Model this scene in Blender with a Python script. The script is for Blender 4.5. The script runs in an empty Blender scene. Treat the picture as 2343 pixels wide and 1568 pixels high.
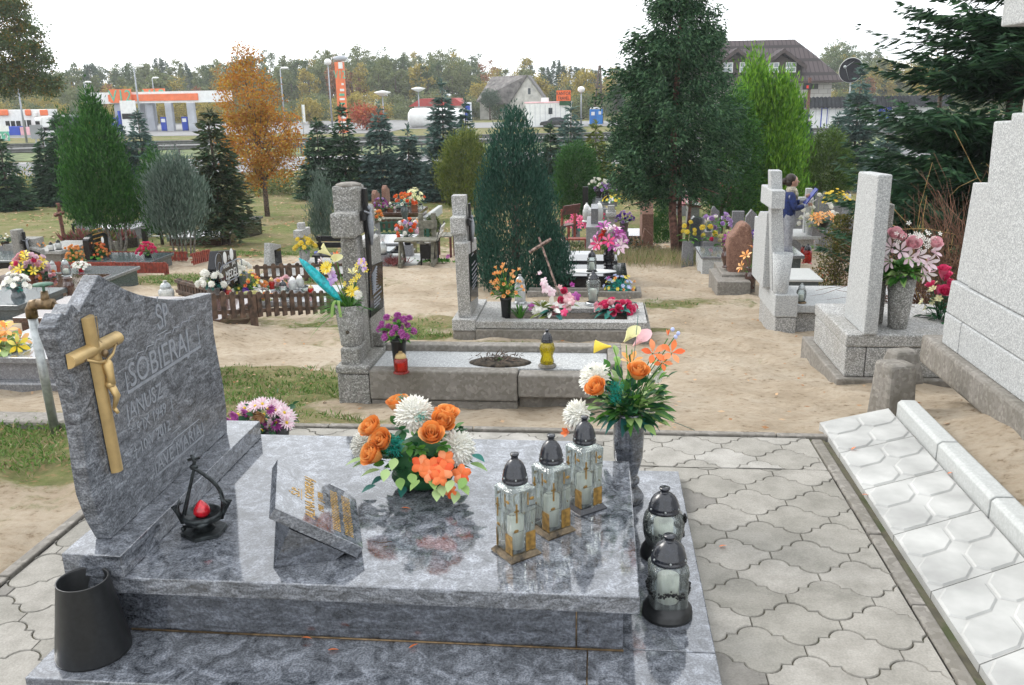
import bpy, math, random
import numpy as np
from mathutils import Matrix, Vector, Quaternion
PI = math.pi
R = math.radians
rng = np.random.default_rng(11)
random.seed(5)
scene = bpy.context.scene
col = scene.collection

# ---------------------------------------------------------------- camera, sky, sun, exposure
FPX = 2000.0
PITCH, ROLL, YAW, EYE = R(16.0), R(1.0), R(5.8), 1.70
_f = np.array([-math.sin(YAW)*math.cos(PITCH), math.cos(YAW)*math.cos(PITCH), -math.sin(PITCH)])
_r = np.array([math.cos(YAW), math.sin(YAW), 0.0])
_d = np.cross(_f, _r)
_c, _s = math.cos(ROLL), math.sin(ROLL)
CR, CD, CF = _c*_r+_s*_d, -_s*_r+_c*_d, _f
CAM = np.array([0, 0, EYE])
cd = bpy.data.cameras.new('camera'); cam = bpy.data.objects.new('camera', cd); col.objects.link(cam)
cd.sensor_width = 36.0; cd.lens = 36.0*FPX/2343.0; cd.clip_start = 0.05; cd.clip_end = 2000
m = Matrix.Identity(4)
for i in range(3):
    m[i][0] = CR[i]; m[i][1] = -CD[i]; m[i][2] = -CF[i]; m[i][3] = CAM[i]
cam.matrix_world = m
scene.camera = cam
world = bpy.data.worlds.new('World'); scene.world = world; world.use_nodes = True
nt = world.node_tree; nt.nodes.clear()
sky = nt.nodes.new('ShaderNodeTexSky'); sky.sky_type = 'NISHITA'; sky.sun_disc = False
SUN_EL, SUN_ROT = R(38), R(-60)
sky.sun_elevation = SUN_EL; sky.sun_rotation = SUN_ROT; sky.dust_density = 3.0; sky.air_density = 1.6
hs = nt.nodes.new('ShaderNodeHueSaturation'); hs.inputs['Saturation'].default_value = 0.28
bgn = nt.nodes.new('ShaderNodeBackground'); bgn.inputs['Strength'].default_value = 0.15
out = nt.nodes.new('ShaderNodeOutputWorld')
nt.links.new(sky.outputs[0], hs.inputs['Color'])
cl = nt.nodes.new('ShaderNodeMix'); cl.data_type = 'RGBA'; cl.inputs[0].default_value = .72       # high white overcast over the clear sky
cl.inputs[7].default_value = (12.5, 12.9, 13.4, 1)
nt.links.new(hs.outputs[0], cl.inputs[6]); nt.links.new(cl.outputs[2], bgn.inputs['Color'])
nt.links.new(bgn.outputs[0], out.inputs[0])
sl = bpy.data.lights.new('sun', 'SUN'); sl.energy = 1.6; sl.angle = R(22); sl.color = (1, .96, .9)
so = bpy.data.objects.new('sun', sl); col.objects.link(so)
# sky sun_rotation: clockwise from +Y seen from above
_sd = Vector((math.sin(SUN_ROT)*math.cos(SUN_EL), math.cos(SUN_ROT)*math.cos(SUN_EL), math.sin(SUN_EL)))
so.rotation_euler = _sd.to_track_quat('Z', 'Y').to_euler(); so.location = (0, 0, 30)
vs = scene.view_settings; vs.view_transform = 'Standard'; vs.look = 'None'; vs.gamma = 1.0; vs.exposure = 0.36
scene.render.engine = 'CYCLES'

# ---------------------------------------------------------------- where things stand
GY = [-80, 4.26, 5.6, 8.6, 12.7, 15.1, 20, 31, 45, 1600]
GZ = [0, -.02, -.28, -.66, -1.02, -1.2, -1.62, -2.1, -2.15, -2.15]
MOUND = [(-4.15, 7.9, .9, .5, .22), (-6.2, 14.6, .8, .5, .05)]
def g(x, y):
    z = np.interp(y, GY, GZ)
    for mx, my, sx, sy, h in MOUND:
        z = z + h*np.exp(-((x-mx)/sx)**2-((y-my)/sy)**2)
    z = z + .16*np.exp(-((x-2.3)/.5)**2)*np.exp(-(np.maximum(np.abs(y-3.0)-1.6, 0)/.6)**2)
    return z
def ray(px, py):
    return (px-1171.5)/FPX*CR+(py-784)/FPX*CD+CF
def at(px, py, z):
    d = ray(px, py); return CAM+d*((z-EYE)/d[2])
def atY(px, py, Y):
    d = ray(px, py); return CAM+d*(Y/d[1])
def atX(px, py, X):
    d = ray(px, py); return CAM+d*(X/d[0])
def atD(px, py, D):
    return CAM+ray(px, py)*D
def W(px, py, dz=0.0):
    d = ray(px, py)
    t = np.geomspace(1.2, 900, 3000)
    P = CAM[None]+d[None]*t[:, None]
    k = np.argmax(P[:, 2] < g(P[:, 0], P[:, 1])+dz)
    p = P[k].copy(); p[2] = g(p[0], p[1])+dz
    return p
def mpp(p):                     # metres per picture unit at a point
    return float(np.dot(np.asarray(p)-CAM, CF))/FPX

# ---------------------------------------------------------------- mesh builder
class MB:
    def __init__(s):
        s.v = []; s.n = 0; s.f = []; s.k = []; s.m = []; s.s = []; s.X = np.eye(4)
    def add(s, v, f, m=0, sm=False):
        v = np.asarray(v, float).reshape(-1, 3)
        v = v@s.X[:3, :3].T+s.X[:3, 3]
        s.v.append(v)
        if isinstance(f, np.ndarray):
            s.f.append((f+s.n).ravel()); s.k.append(np.full(len(f), f.shape[1])); nf = len(f)
        else:
            s.f.append(np.concatenate([np.asarray(q)+s.n for q in f])); s.k.append(np.array([len(q) for q in f])); nf = len(f)
        s.m.append(np.broadcast_to(np.asarray(m), (nf,))); s.s.append(np.full(nf, sm))
        s.n += len(v)
        return s
    def box(s, x0, x1, y0, y1, z0, z1, m=0):
        v = [(x, y, z) for z in (z0, z1) for y in (y0, y1) for x in (x0, x1)]
        return s.add(v, [(0, 2, 3, 1), (4, 5, 7, 6), (0, 1, 5, 4), (2, 6, 7, 3), (0, 4, 6, 2), (1, 3, 7, 5)], m)
    def frus(s, x0, x1, y0, y1, z0, z1, ix, iy, m=0):   # box whose top is inset by ix, iy
        v = [(x0, y0, z0), (x1, y0, z0), (x0, y1, z0), (x1, y1, z0), (x0+ix, y0+iy, z1), (x1-ix, y0+iy, z1), (x0+ix, y1-iy, z1), (x1-ix, y1-iy, z1)]
        return s.add(v, [(0, 2, 3, 1), (4, 5, 7, 6), (0, 1, 5, 4), (2, 6, 7, 3), (0, 4, 6, 2), (1, 3, 7, 5)], m)
    def prism(s, poly, ax, a, b, m=0):
        n = len(poly); P = np.array(poly, float)
        def put(c):
            o = np.zeros((n, 3)); i = 'xyz'.index(ax); oth = [j for j in range(3) if j != i]
            o[:, i] = c; o[:, oth[0]] = P[:, 0]; o[:, oth[1]] = P[:, 1]; return o
        v = np.vstack([put(a), put(b)])
        f = [list(range(n))[::-1], list(range(n, 2*n))]+[[i, (i+1) % n, n+(i+1) % n, n+i] for i in range(n)]
        area = sum(P[i, 0]*P[(i+1) % n, 1]-P[(i+1) % n, 0]*P[i, 1] for i in range(n))
        flip = (area < 0) != (ax == 'y') != (b < a)
        if flip: f = [q[::-1] for q in f]
        return s.add(v, f, m)
    def lathe(s, prof, c=(0, 0, 0), seg=20, m=0, sm=True, sx=1, sy=1, ph=0):
        pr = np.array(prof, float); n = len(pr)
        a = np.arange(seg)*2*PI/seg+ph
        v = np.zeros((n, seg, 3)); v[:, :, 0] = pr[:, 0:1]*np.cos(a)*sx+c[0]; v[:, :, 1] = pr[:, 0:1]*np.sin(a)*sy+c[1]; v[:, :, 2] = pr[:, 1:2]+c[2]
        i, j = np.meshgrid(np.arange(n-1), np.arange(seg), indexing='ij'); i = i.ravel(); j = j.ravel(); j2 = (j+1) % seg
        f = np.stack([i*seg+j, i*seg+j2, (i+1)*seg+j2, (i+1)*seg+j], 1)
        return s.add(v, f, m, sm)
    def tube(s, pts, r, seg=6, m=0, sm=True):
        P = np.array(pts, float); n = len(P); r = np.broadcast_to(np.asarray(r, float), (n,))
        T = np.gradient(P, axis=0) if n > 2 else np.repeat(P[1:]-P[:1], 2, 0)
        T /= np.linalg.norm(T, axis=1)[:, None]+1e-9
        up = np.array([0, 0, 1.]) if abs(T[0, 2]) < .9 else np.array([1., 0, 0])
        u = np.cross(T[0], up); u /= np.linalg.norm(u); v = []
        a = np.arange(seg)*2*PI/seg
        for i in range(n):
            u = u-T[i]*(u@T[i]); u /= np.linalg.norm(u)+1e-9; w = np.cross(T[i], u)
            v.append(P[i]+r[i]*(np.cos(a)[:, None]*u+np.sin(a)[:, None]*w))
        f = [[i*seg+j, i*seg+(j+1) % seg, (i+1)*seg+(j+1) % seg, (i+1)*seg+j] for i in range(n-1) for j in range(seg)]
        f += [list(range(seg))[::-1], list(range((n-1)*seg, n*seg))]
        return s.add(np.vstack(v), f, m, sm)
    def ell(s, c, r, m=0, nu=10, nv=6, sm=True):
        r = np.broadcast_to(np.asarray(r, float), (3,))
        t = np.linspace(-PI/2, PI/2, nv+1)
        X = s.X; s.X = X@trs(c, None, r)
        s.lathe([(max(math.cos(a), 1e-3), math.sin(a)) for a in t], (0, 0, 0), nu, m, sm); s.X = X
        return s
    def patch(s, fn, nu, nv, m=0, sm=True):
        u, v = np.meshgrid(np.linspace(0, 1, nu+1), np.linspace(0, 1, nv+1), indexing='ij')
        P = np.stack(fn(u, v), -1).reshape(-1, 3)
        i, j = np.meshgrid(np.arange(nu), np.arange(nv), indexing='ij'); i = i.ravel(); j = j.ravel(); k = nv+1
        return s.add(P, np.stack([i*k+j, (i+1)*k+j, (i+1)*k+j+1, i*k+j+1], 1), m, sm)
    def rhombs(s, P, D, L, Wd, m=0, N=None, mid=.5, curl=0.0):
        P = np.asarray(P, float); n = len(P); D = np.asarray(D, float); D = D/(np.linalg.norm(D, axis=1)[:, None]+1e-9)
        if N is None: N = rng.normal(size=(n, 3))
        S = np.cross(D, N); S /= np.linalg.norm(S, axis=1)[:, None]+1e-9
        L = np.broadcast_to(np.asarray(L, float), (n,))[:, None]; Wd = np.broadcast_to(np.asarray(Wd, float), (n,))[:, None]
        U = np.cross(S, D)
        v = np.stack([P, P+D*L*mid-S*Wd/2+U*curl*L, P+D*L, P+D*L*mid+S*Wd/2+U*curl*L], 1).reshape(-1, 3)
        f = np.arange(4*n).reshape(n, 4)
        return s.add(v, f, m)
    def obj(s, name, mats, parent=None, loc=(0, 0, 0), bevel=0, rz=0, seg=2):
        V = np.vstack(s.v); L = np.concatenate(s.f); K = np.concatenate(s.k)
        me = bpy.data.meshes.new(name)
        me.vertices.add(len(V)); me.vertices.foreach_set('co', V.astype(np.float32).ravel())
        me.loops.add(len(L)); me.loops.foreach_set('vertex_index', L.astype(np.int32))
        me.polygons.add(len(K)); st = np.concatenate([[0], np.cumsum(K)[:-1]])
        me.polygons.foreach_set('loop_start', st.astype(np.int32))
        try: me.polygons.foreach_set('loop_total', K.astype(np.int32))
        except Exception: pass
        me.polygons.foreach_set('material_index', np.concatenate(s.m).astype(np.int32))
        me.polygons.foreach_set('use_smooth', np.concatenate(s.s))
        me.update(calc_edges=True); me.validate()
        if not isinstance(mats, (list, tuple)): mats = [mats]
        for q in mats: me.materials.append(MAT[q] if isinstance(q, str) else q)
        o = bpy.data.objects.new(name, me); col.objects.link(o)
        if parent is not None: o.parent = parent
        o.location = loc; o.rotation_euler = (0, 0, rz)
        if bevel:
            b = o.modifiers.new('b', 'BEVEL'); b.width = bevel; b.segments = seg; b.limit_method = 'ANGLE'; b.angle_limit = R(35)
        return o
def trs(c=(0, 0, 0), rot=None, sc=None):
    X = np.eye(4)
    if rot is not None: X[:3, :3] = rot
    if sc is not None: X[:3, :3] = X[:3, :3]*np.asarray(sc, float)
    X[:3, 3] = c; return X
def rz_(a): c, s = math.cos(a), math.sin(a); return np.array([[c, -s, 0], [s, c, 0], [0, 0, 1.]])
def ry_(a): c, s = math.cos(a), math.sin(a); return np.array([[c, 0, s], [0, 1, 0], [-s, 0, c.real]])
def rx_(a): c, s = math.cos(a), math.sin(a); return np.array([[1, 0, 0], [0, c, -s], [0, s, c]])
def fr(d, spin=0):                 # rotation whose z axis is d
    d = np.asarray(d, float); d = d/np.linalg.norm(d); q = np.array([0, 0, 1.]) if abs(d[2]) < .95 else np.array([0, 1., 0])
    x = np.cross(q, d); x /= np.linalg.norm(x); y = np.cross(d, x)
    return np.stack([x, y, d], 1)@rz_(spin)
def T(name, label, cat, loc=(0, 0, 0), rz=0, group=None):
    o = bpy.data.objects.new(name, None); col.objects.link(o); o.empty_display_size = .1
    o.location = [float(q) for q in loc]; o.rotation_euler = (0, 0, rz); o['label'] = label; o['category'] = cat
    if group: o['group'] = group
    return o
def tag(o, label, cat, group=None):
    o['label'] = label; o['category'] = cat
    if group: o['group'] = group
    return o
def kind(o, k): o['kind'] = k; return o
def text(s, size, rot, loc, mat, parent, name='inscription', ext=.001, align='CENTER', sx=1.0):
    cu = bpy.data.curves.new(name, 'FONT'); cu.body = s; cu.size = size; cu.extrude = ext; cu.align_x = align; cu.resolution_u = 3
    t = bpy.data.objects.new(name, cu); me = bpy.data.meshes.new_from_object(t)
    bpy.data.objects.remove(t)
    co = np.zeros(len(me.vertices)*3, np.float32); me.vertices.foreach_get('co', co); co = co.reshape(-1, 3); co[:, 0] *= sx
    co = co@np.asarray(rot).T+np.asarray(loc); me.vertices.foreach_set('co', co.astype(np.float32).ravel()); me.update()
    me.materials.clear(); me.materials.append(MAT[mat])
    o = bpy.data.objects.new(name, me); col.objects.link(o); o.parent = parent
    return o
FACE_X = np.array([[0, 0, 1.], [1, 0, 0], [0, 1, 0]])      # text lying on a face that looks to +x, reading along +y
FACE_Y = np.array([[1., 0, 0], [0, 0, -1], [0, 1, 0]])     # on a face that looks to -y, reading along +x

# ---------------------------------------------------------------- materials
MAT = {}
def _nodes(name):
    m = bpy.data.materials.new(name); m.use_nodes = True; n = m.node_tree; n.nodes.clear()
    o = n.nodes.new('ShaderNodeOutputMaterial'); b = n.nodes.new('ShaderNodeBsdfPrincipled'); n.links.new(b.outputs[0], o.inputs[0])
    MAT[name] = m
    return m, n, b, o
def ramp(n, inp, stops):
    r = n.nodes.new('ShaderNodeValToRGB'); e = r.color_ramp.elements
    while len(e) < len(stops): e.new(.5)
    for q, (p, c) in zip(e, stops): q.position = p; q.color = (*c, 1) if len(c) == 3 else c
    n.links.new(inp, r.inputs[0]); return r.outputs[0]
def noise(n, vec, sc, det=4, rough=.55, dist=0):
    t = n.nodes.new('ShaderNodeTexNoise'); t.inputs['Scale'].default_value = sc; t.inputs['Detail'].default_value = det
    t.inputs['Roughness'].default_value = rough; t.inputs['Distortion'].default_value = dist; n.links.new(vec, t.inputs['Vector']); return t.outputs[0]
def mapping(n, vec, sc=(1, 1, 1), rot=(0, 0, 0)):
    t = n.nodes.new('ShaderNodeMapping'); t.inputs['Scale'].default_value = sc; t.inputs['Rotation'].default_value = rot; n.links.new(vec, t.inputs[0]); return t.outputs[0]
def mix(n, f, a, b, mode='MIX'):
    t = n.nodes.new('ShaderNodeMix'); t.data_type = 'RGBA'; t.blend_type = mode
    for s, v in ((t.inputs[0], f), (t.inputs[6], a), (t.inputs[7], b)):
        if isinstance(v, bpy.types.NodeSocket): n.links.new(v, s)
        elif isinstance(v, (int, float)): s.default_value = v
        else: s.default_value = (*v, 1)
    return t.outputs[2]
def vec(n, world_=False):
    if world_:
        t = n.nodes.new('ShaderNodeNewGeometry'); return t.outputs['Position']
    t = n.nodes.new('ShaderNodeTexCoord'); return t.outputs['Object']
def bump(n, b, h, st=.3, dist=.01):
    t = n.nodes.new('ShaderNodeBump'); t.inputs['Strength'].default_value = st; t.inputs['Distance'].default_value = dist
    n.links.new(h, t.inputs['Height']); n.links.new(t.outputs[0], b.inputs['Normal'])
def plain(name, c, rough=.5, metal=0, var=.15, sc=20, ior=1.5, bmp=0, coat=0):
    m, n, b, o = _nodes(name); v = vec(n)
    f = noise(n, v, sc, 5)
    lo = tuple(x*(1-var*2) for x in c); hi = tuple(min(1, x*(1+var*2)) for x in c)
    n.links.new(ramp(n, f, [(.3, lo), (.7, hi)]), b.inputs['Base Color'])
    b.inputs['Roughness'].default_value = rough; b.inputs['Metallic'].default_value = metal; b.inputs['IOR'].default_value = ior
    if coat: b.inputs['Coat Weight'].default_value = coat
    if bmp: bump(n, b, f, bmp, .01)
    return m
def granite(name, dark, light, sc=14, rough=.06, rot=(.4, .5, .6), stretch=(1, 1, 2.6), ior=1.9, mid=None):
    m, n, b, o = _nodes(name); v = vec(n)
    mv = mapping(n, v, stretch, rot)
    f = noise(n, mv, sc, 10, .74, .9); f2 = noise(n, v, sc*9, 3, .6)
    c1 = ramp(n, f, [(.36, dark), (.5, mid or tuple((a+b_)/2*.85 for a, b_ in zip(dark, light))), (.64, light)])
    c2 = ramp(n, f2, [(.42, (.55, .55, .58)), (.55, (1, 1, 1)), (.72, (1.15, 1.15, 1.15))])
    n.links.new(mix(n, 1.0, c1, c2, 'MULTIPLY'), b.inputs['Base Color'])
    b.inputs['Roughness'].default_value = rough; b.inputs['IOR'].default_value = ior
    return m
def speck(name, base, dark, light, sc=70, rough=.85, stain=.35, tone=(.22, .2, .16), bmp=.25, warm=0):
    m, n, b, o = _nodes(name); v = vec(n)
    t = n.nodes.new('ShaderNodeTexVoronoi'); t.inputs['Scale'].default_value = sc; n.links.new(v, t.inputs['Vector'])
    h = n.nodes.new('ShaderNodeSeparateColor'); n.links.new(t.outputs['Color'], h.inputs[0])
    c1 = ramp(n, h.outputs[0], [(0, dark), (.25, dark), (.45, base), (.72, base), (.9, light)])
    st = noise(n, mapping(n, v, (1, 1, .5)), 3.2, 6, .65)
    sf = ramp(n, st, [(.42, (0, 0, 0)), (.75, (1, 1, 1))])
    c2 = mix(n, .5, c1, base)
    k = n.nodes.new('ShaderNodeMath'); k.operation = 'MULTIPLY'; k.inputs[1].default_value = stain; n.links.new(sf, k.inputs[0])
    n.links.new(mix(n, k.outputs[0], c1 if not warm else c2, tone), b.inputs['Base Color'])
    b.inputs['Roughness'].default_value = rough
    bump(n, b, noise(n, v, sc*.8, 3), bmp, .01)
    return m
def leafm(name, c1, c2, c3=None, rough=.55, trans=.18, hs_=.0):
    m, n, b, o = _nodes(name); ge = n.nodes.new('ShaderNodeNewGeometry')
    st = [(0, c1), (.5, c2), (1, c3 or c2)]
    cc = ramp(n, ge.outputs['Random Per Island'], st)
    big = ramp(n, noise(n, vec(n), .9, 3), [(.3, (.72, .72, .72)), (.7, (1.25, 1.25, 1.25))])
    cc = mix(n, 1.0, cc, big, 'MULTIPLY')
    n.links.new(cc, b.inputs['Base Color']); b.inputs['Roughness'].default_value = rough; b.inputs['IOR'].default_value = 1.35
    if trans:
        t = n.nodes.new('ShaderNodeBsdfTranslucent'); n.links.new(cc, t.inputs[0]); a = n.nodes.new('ShaderNodeMixShader'); a.inputs[0].default_value = trans
        n.links.new(b.outputs[0], a.inputs[1]); n.links.new(t.outputs[0], a.inputs[2]); n.links.new(a.outputs[0], o.inputs[0])
    return m
def glassm(name, c=(.85, .95, .93), rough=.04, body=.07):
    # moulded lantern glass: tinted see-through wall, clear gloss, a little milky body with vertical ripples
    m, n, b, o = _nodes(name); n.nodes.remove(b)
    tr = n.nodes.new('ShaderNodeBsdfTransparent'); tr.inputs[0].default_value = (*[q**.5*.93 for q in c], 1)
    gl = n.nodes.new('ShaderNodeBsdfGlossy'); gl.inputs['Roughness'].default_value = rough; df = n.nodes.new('ShaderNodeBsdfDiffuse'); df.inputs[0].default_value = (*[q*.8 for q in c], 1)
    w = noise(n, mapping(n, vec(n), (5, 5, .7)), 16, 3)
    bp = n.nodes.new('ShaderNodeBump'); bp.inputs['Strength'].default_value = .35; bp.inputs['Distance'].default_value = .01; n.links.new(w, bp.inputs['Height']); n.links.new(bp.outputs[0], gl.inputs['Normal'])
    f = n.nodes.new('ShaderNodeFresnel'); f.inputs[0].default_value = 1.55; n.links.new(bp.outputs[0], f.inputs['Normal'])
    k = n.nodes.new('ShaderNodeMath'); k.operation = 'MULTIPLY_ADD'; n.links.new(ramp(n, w, [(.45, (0, 0, 0)), (.6, (1, 1, 1))]), k.inputs[0]); k.inputs[1].default_value = .10; k.inputs[2].default_value = body
    a1 = n.nodes.new('ShaderNodeMixShader'); n.links.new(k.outputs[0], a1.inputs[0]); n.links.new(tr.outputs[0], a1.inputs[1]); n.links.new(df.outputs[0], a1.inputs[2])
    a2 = n.nodes.new('ShaderNodeMixShader'); n.links.new(f.outputs[0], a2.inputs[0]); n.links.new(a1.outputs[0], a2.inputs[1]); n.links.new(gl.outputs[0], a2.inputs[2]); n.links.new(a2.outputs[0], o.inputs[0])
    return m

granite('granite_blue', (.04, .045, .052), (.29, .31, .345), 16, .07)
granite('granite_blue_dark', (.024, .028, .033), (.16, .175, .205), 14, .09, rot=(.2, .9, .3))
granite('granite_blue_matt', (.045, .05, .057), (.27, .29, .32), 17, .25, ior=1.5)
granite('granite_black', (.006, .006, .008), (.014, .014, .018), 30, .12, ior=1.45); granite('granite_blackmirror', (.006, .006, .008), (.014, .014, .018), 30, .08, ior=1.5)
granite('granite_brown', (.04, .018, .014), (.13, .06, .045), 40, .06, ior=1.8)
granite('granite_grey', (.12, .12, .13), (.3, .31, .32), 45, .12, stretch=(1, 1, 1), ior=1.8)
granite('granite_slate', (.05, .065, .07), (.12, .15, .16), 30, .15, ior=1.7)
granite('granite_rough', (.14, .14, .15), (.36, .36, .37), 60, .5, stretch=(1, 1, 1), ior=1.5)
granite('boulder_red', (.15, .075, .05), (.36, .2, .14), 30, .8, ior=1.4, stretch=(1, 1, 1))
speck('terrazzo', (.31, .31, .3), (.19, .19, .185), (.52, .52, .51), 150, stain=.45)
speck('terrazzo_old', (.22, .215, .2), (.13, .13, .12), (.38, .375, .36), 140, stain=.6, tone=(.13, .12, .09), bmp=.5)
speck('terrazzo_light', (.36, .37, .37), (.27, .28, .28), (.5, .51, .51), 170, stain=.18, tone=(.33, .33, .32), bmp=.15)
speck('concrete', (.2, .185, .165), (.13, .12, .1), (.3, .28, .25), 50, stain=.6, tone=(.1, .09, .065), bmp=.5, warm=1)
speck('concrete_white', (.4, .41, .4), (.34, .35, .34), (.47, .48, .47), 120, stain=.2, tone=(.36, .36, .33), bmp=.1, warm=1)
plain('terracotta', (.3, .12, .06), .8); plain('plastic_blue', (.01, .03, .3), .35)
plain('metal_grey', (.42, .44, .45), .35, .9, .1)
plain('metal_galv', (.33, .35, .35), .45, .7, .15, 30)
plain('plastic_black', (.012, .013, .014), .38, 0, .2, 60)
plain('plastic_cap', (.014, .016, .022), .25, 0, .2, 60, coat=.3)
plain('iron_cast', (.03, .036, .038), .4, .6, .4, 60, bmp=.3)
plain('iron_black', (.008, .008, .009), .4, .3, .2)
plain('bronze', (.46, .33, .15), .42, .55, .12, 12)
plain('bronze_dark', (.16, .11, .06), .4, .7, .3, 40)
plain('gold_paint', (.27, .16, .04), .45, .35, .3, 60)
plain('gold_letters', (.5, .3, .07), .35, .5, .1)
plain('silver_letters', (.22, .235, .26), .7, 0, .1, 60)
plain('wax_red', (.45, .01, .02), .25, 0, .3, 60, coat=.5)
plain('candle', (.75, .74, .66), .5, 0, .05)
plain('soil', (.045, .035, .024), .95, 0, .5, 30, bmp=.8)
plain('white_paint', (.72, .73, .72), .5, 0, .05, 3)
plain('wood_brown', (.075, .045, .03), .75, 0, .45, 14, bmp=.3)
plain('wood_red', (.2, .032, .018), .65, 0, .25, 14)
plain('wood_grey', (.13, .125, .095), .75, 0, .3, 16)
plain('wood_green', (.01, .07, .045), .6, 0, .2)
plain('wood_greenish', (.06, .13, .09), .7, 0, .3, 30)
plain('wood_maroon', (.09, .025, .02), .5, 0, .25)
plain('bark', (.09, .065, .05), .9, 0, .45, 18, bmp=.8)
plain('bark_red', (.12, .06, .045), .9, 0, .45, 18, bmp=.8)
plain('bark_grey', (.16, .15, .13), .9, 0, .4, 18, bmp=.6)
plain('cloth_blue', (.008, .022, .11), .8, 0, .25, 30, bmp=.2)
plain('denim_grey', (.3, .31, .34), .85, 0, .15, 30, bmp=.2)
plain('skin', (.5, .28, .2), .5, 0, .06, 8)
plain('hair', (.025, .015, .01), .5, 0, .3, 80)
plain('wood_pale', (.42, .41, .37), .6, 0, .12, 14); plain('wood_old', (.17, .12, .1), .9, 0, .5, 25, bmp=.4); plain('wood_rust', (.13, .055, .04), .9, 0, .35, 16); plain('scarf', (.5, .45, .36), .9, 0, .3, 40)
plain('plaster', (.5, .49, .46), .9, 0, .15, 1.2); plain('roof_grey', (.13, .12, .115), .85, 0, .35, 1.5); plain('orange_sign', (.8, .13, .02), .5, 0, .05, 1); plain('toilet_blue', (.01, .2, .6), .45, 0, .06, 2); plain('blue_panel2', (.01, .15, .5), .45, 0, .06, 2); plain('glass_pale', (.3, .34, .38), .1, 0, .1, 1); plain('roof_dark', (.022, .024, .027), .98, 0, .2, 1, ior=1.1); plain('dish_black', (.012, .012, .016), .95, 0, .2, 1, ior=1.1)
def brickm(name, c1, c2, mo, sc, w, h, msz=.02, rough=.85, ax=0):
    m, n, b, o = _nodes(name); v = vec(n); t = n.nodes.new('ShaderNodeTexBrick'); mp = mapping(n, v, (1, 1, 1), (R(90), 0, 0) if ax == 0 else (R(64), 0, 0)); n.links.new(mp, t.inputs['Vector'])
    t.inputs['Color1'].default_value = (*c1, 1); t.inputs['Color2'].default_value = (*c2, 1); t.inputs['Mortar'].default_value = (*mo, 1); t.inputs['Scale'].default_value = sc; t.inputs['Mortar Size'].default_value = msz; t.inputs['Brick Width'].default_value = w; t.inputs['Row Height'].default_value = h
    n.links.new(t.outputs[0], b.inputs['Base Color']); b.inputs['Roughness'].default_value = rough; b.inputs['IOR'].default_value = 1.15
brickm('block_wall', (.3, .29, .28), (.38, .37, .36), (.16, .15, .14), 1, .9, .45); brickm('roof_tile', (.075, .06, .062), (.09, .072, .075), (.035, .03, .03), 1, .45, .42, .05, .6, 1)
plain('paper', (.75, .75, .74), .6, 0, .03)
glassm('glass_clear'); glassm('glass_frost', (.85, .88, .87), .15, .5); glassm('glass_yellow', (.75, .6, .02), .05, .3); glassm('glass_red', (.65, .02, .01), .05, .3)
glassm('glass_cream', (.85, .75, .45), .1, .4)
leafm('petal_orange', (.75, .24, .05), (.85, .4, .12), (.88, .52, .24), trans=.2)
leafm('petal_coral', (.75, .1, .03), (.8, .2, .06), (.85, .32, .15), trans=.2)
leafm('petal_white', (.8, .78, .7), (.88, .87, .8), (.9, .9, .86), trans=.15)
leafm('petal_yellow', (.75, .5, .02), (.85, .65, .06), (.85, .75, .2), trans=.2)
leafm('petal_cream', (.75, .68, .32), (.8, .78, .45), trans=.2)
leafm('petal_pink', (.75, .36, .42), (.84, .54, .57), (.88, .7, .7), trans=.2)
leafm('petal_hotpink', (.62, .03, .13), (.77, .08, .22), (.82, .2, .34), trans=.2)
leafm('petal_magenta', (.3, .03, .24), (.42, .08, .34), (.55, .2, .45), trans=.2)
leafm('petal_lilac', (.45, .28, .6), (.6, .42, .7), (.7, .6, .8), trans=.2)
leafm('petal_lightpink', (.75, .5, .6), (.85, .68, .74), (.85, .78, .8), trans=.2)
leafm('petal_violet', (.1, .03, .32), (.18, .06, .45), trans=.2)
leafm('petal_red', (.55, .01, .01), (.7, .04, .02), trans=.2)
leafm('petal_blue', (.35, .42, .75), (.5, .56, .82), trans=.2)
leafm('leaf_fallen2', (.1, .05, .03), (.3, .25, .2), trans=.1)
leafm('leaf_green', (.03, .12, .02), (.06, .2, .03), (.12, .3, .04), trans=.25)
leafm('leaf_dark', (.01, .05, .02), (.015, .08, .03), (.03, .12, .04), trans=.15)
leafm('leaf_pale', (.2, .36, .1), (.3, .45, .15), (.4, .52, .25), trans=.25)
leafm('leaf_teal', (.01, .09, .085), (.02, .13, .11), (.03, .2, .16), trans=.2)
leafm('frond_teal', (.01, .25, .2), (.02, .35, .28), trans=.2)
leafm('leaf_olive', (.12, .17, .03), (.25, .3, .06), trans=.25)

# ---------------------------------------------------------------- ground
GRASS = [(590, 860, .8, .6, .8), (540, 900, .4, .5, .8), (730, 850, .25, .5, .6), (760, 900, .2, .3, .7), (640, 900, .55, .45, 1), (600, 850, .6, .35, .9), (690, 790, .5, .4, 1), (560, 940, .6, .2, .9), (980, 770, .9, .25, .9), (940, 740, .7, .5, .5), (60, 1040, .9, .35, 1.1), (120, 980, .9, .25, .8),
         (40, 960, 1.2, .2, .7), (1200, 790, 1.2, .18, .55), (700, 745, 1.6, .6, .65), (1600, 690, 1.3, .35, .5), (1500, 700, .8, .3, .5), (440, 640, 2.2, .7, .9), (820, 640, 3, 1.5, .6), (1430, 580, 1.2, .8, .5), (1000, 655, 1.5, .6, .25),
         (500, 580, 4, 1, .8), (1480, 760, .5, .15, .6), (1340, 775, .5, .15, .5), (620, 960, .8, .15, .7), (760, 980, .25, .06, .3)]
_gc = [(W(a, b), c, d, e) for a, b, c, d, e in GRASS]
SAND = [(470, 605, 1.6, .8, 1), (560, 780, 1.0, .8, 1), (700, 850, .9, .5, .7), (1500, 560, 1.5, 2, .6), (1030, 620, 1.2, 3.0, .8)]
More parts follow.
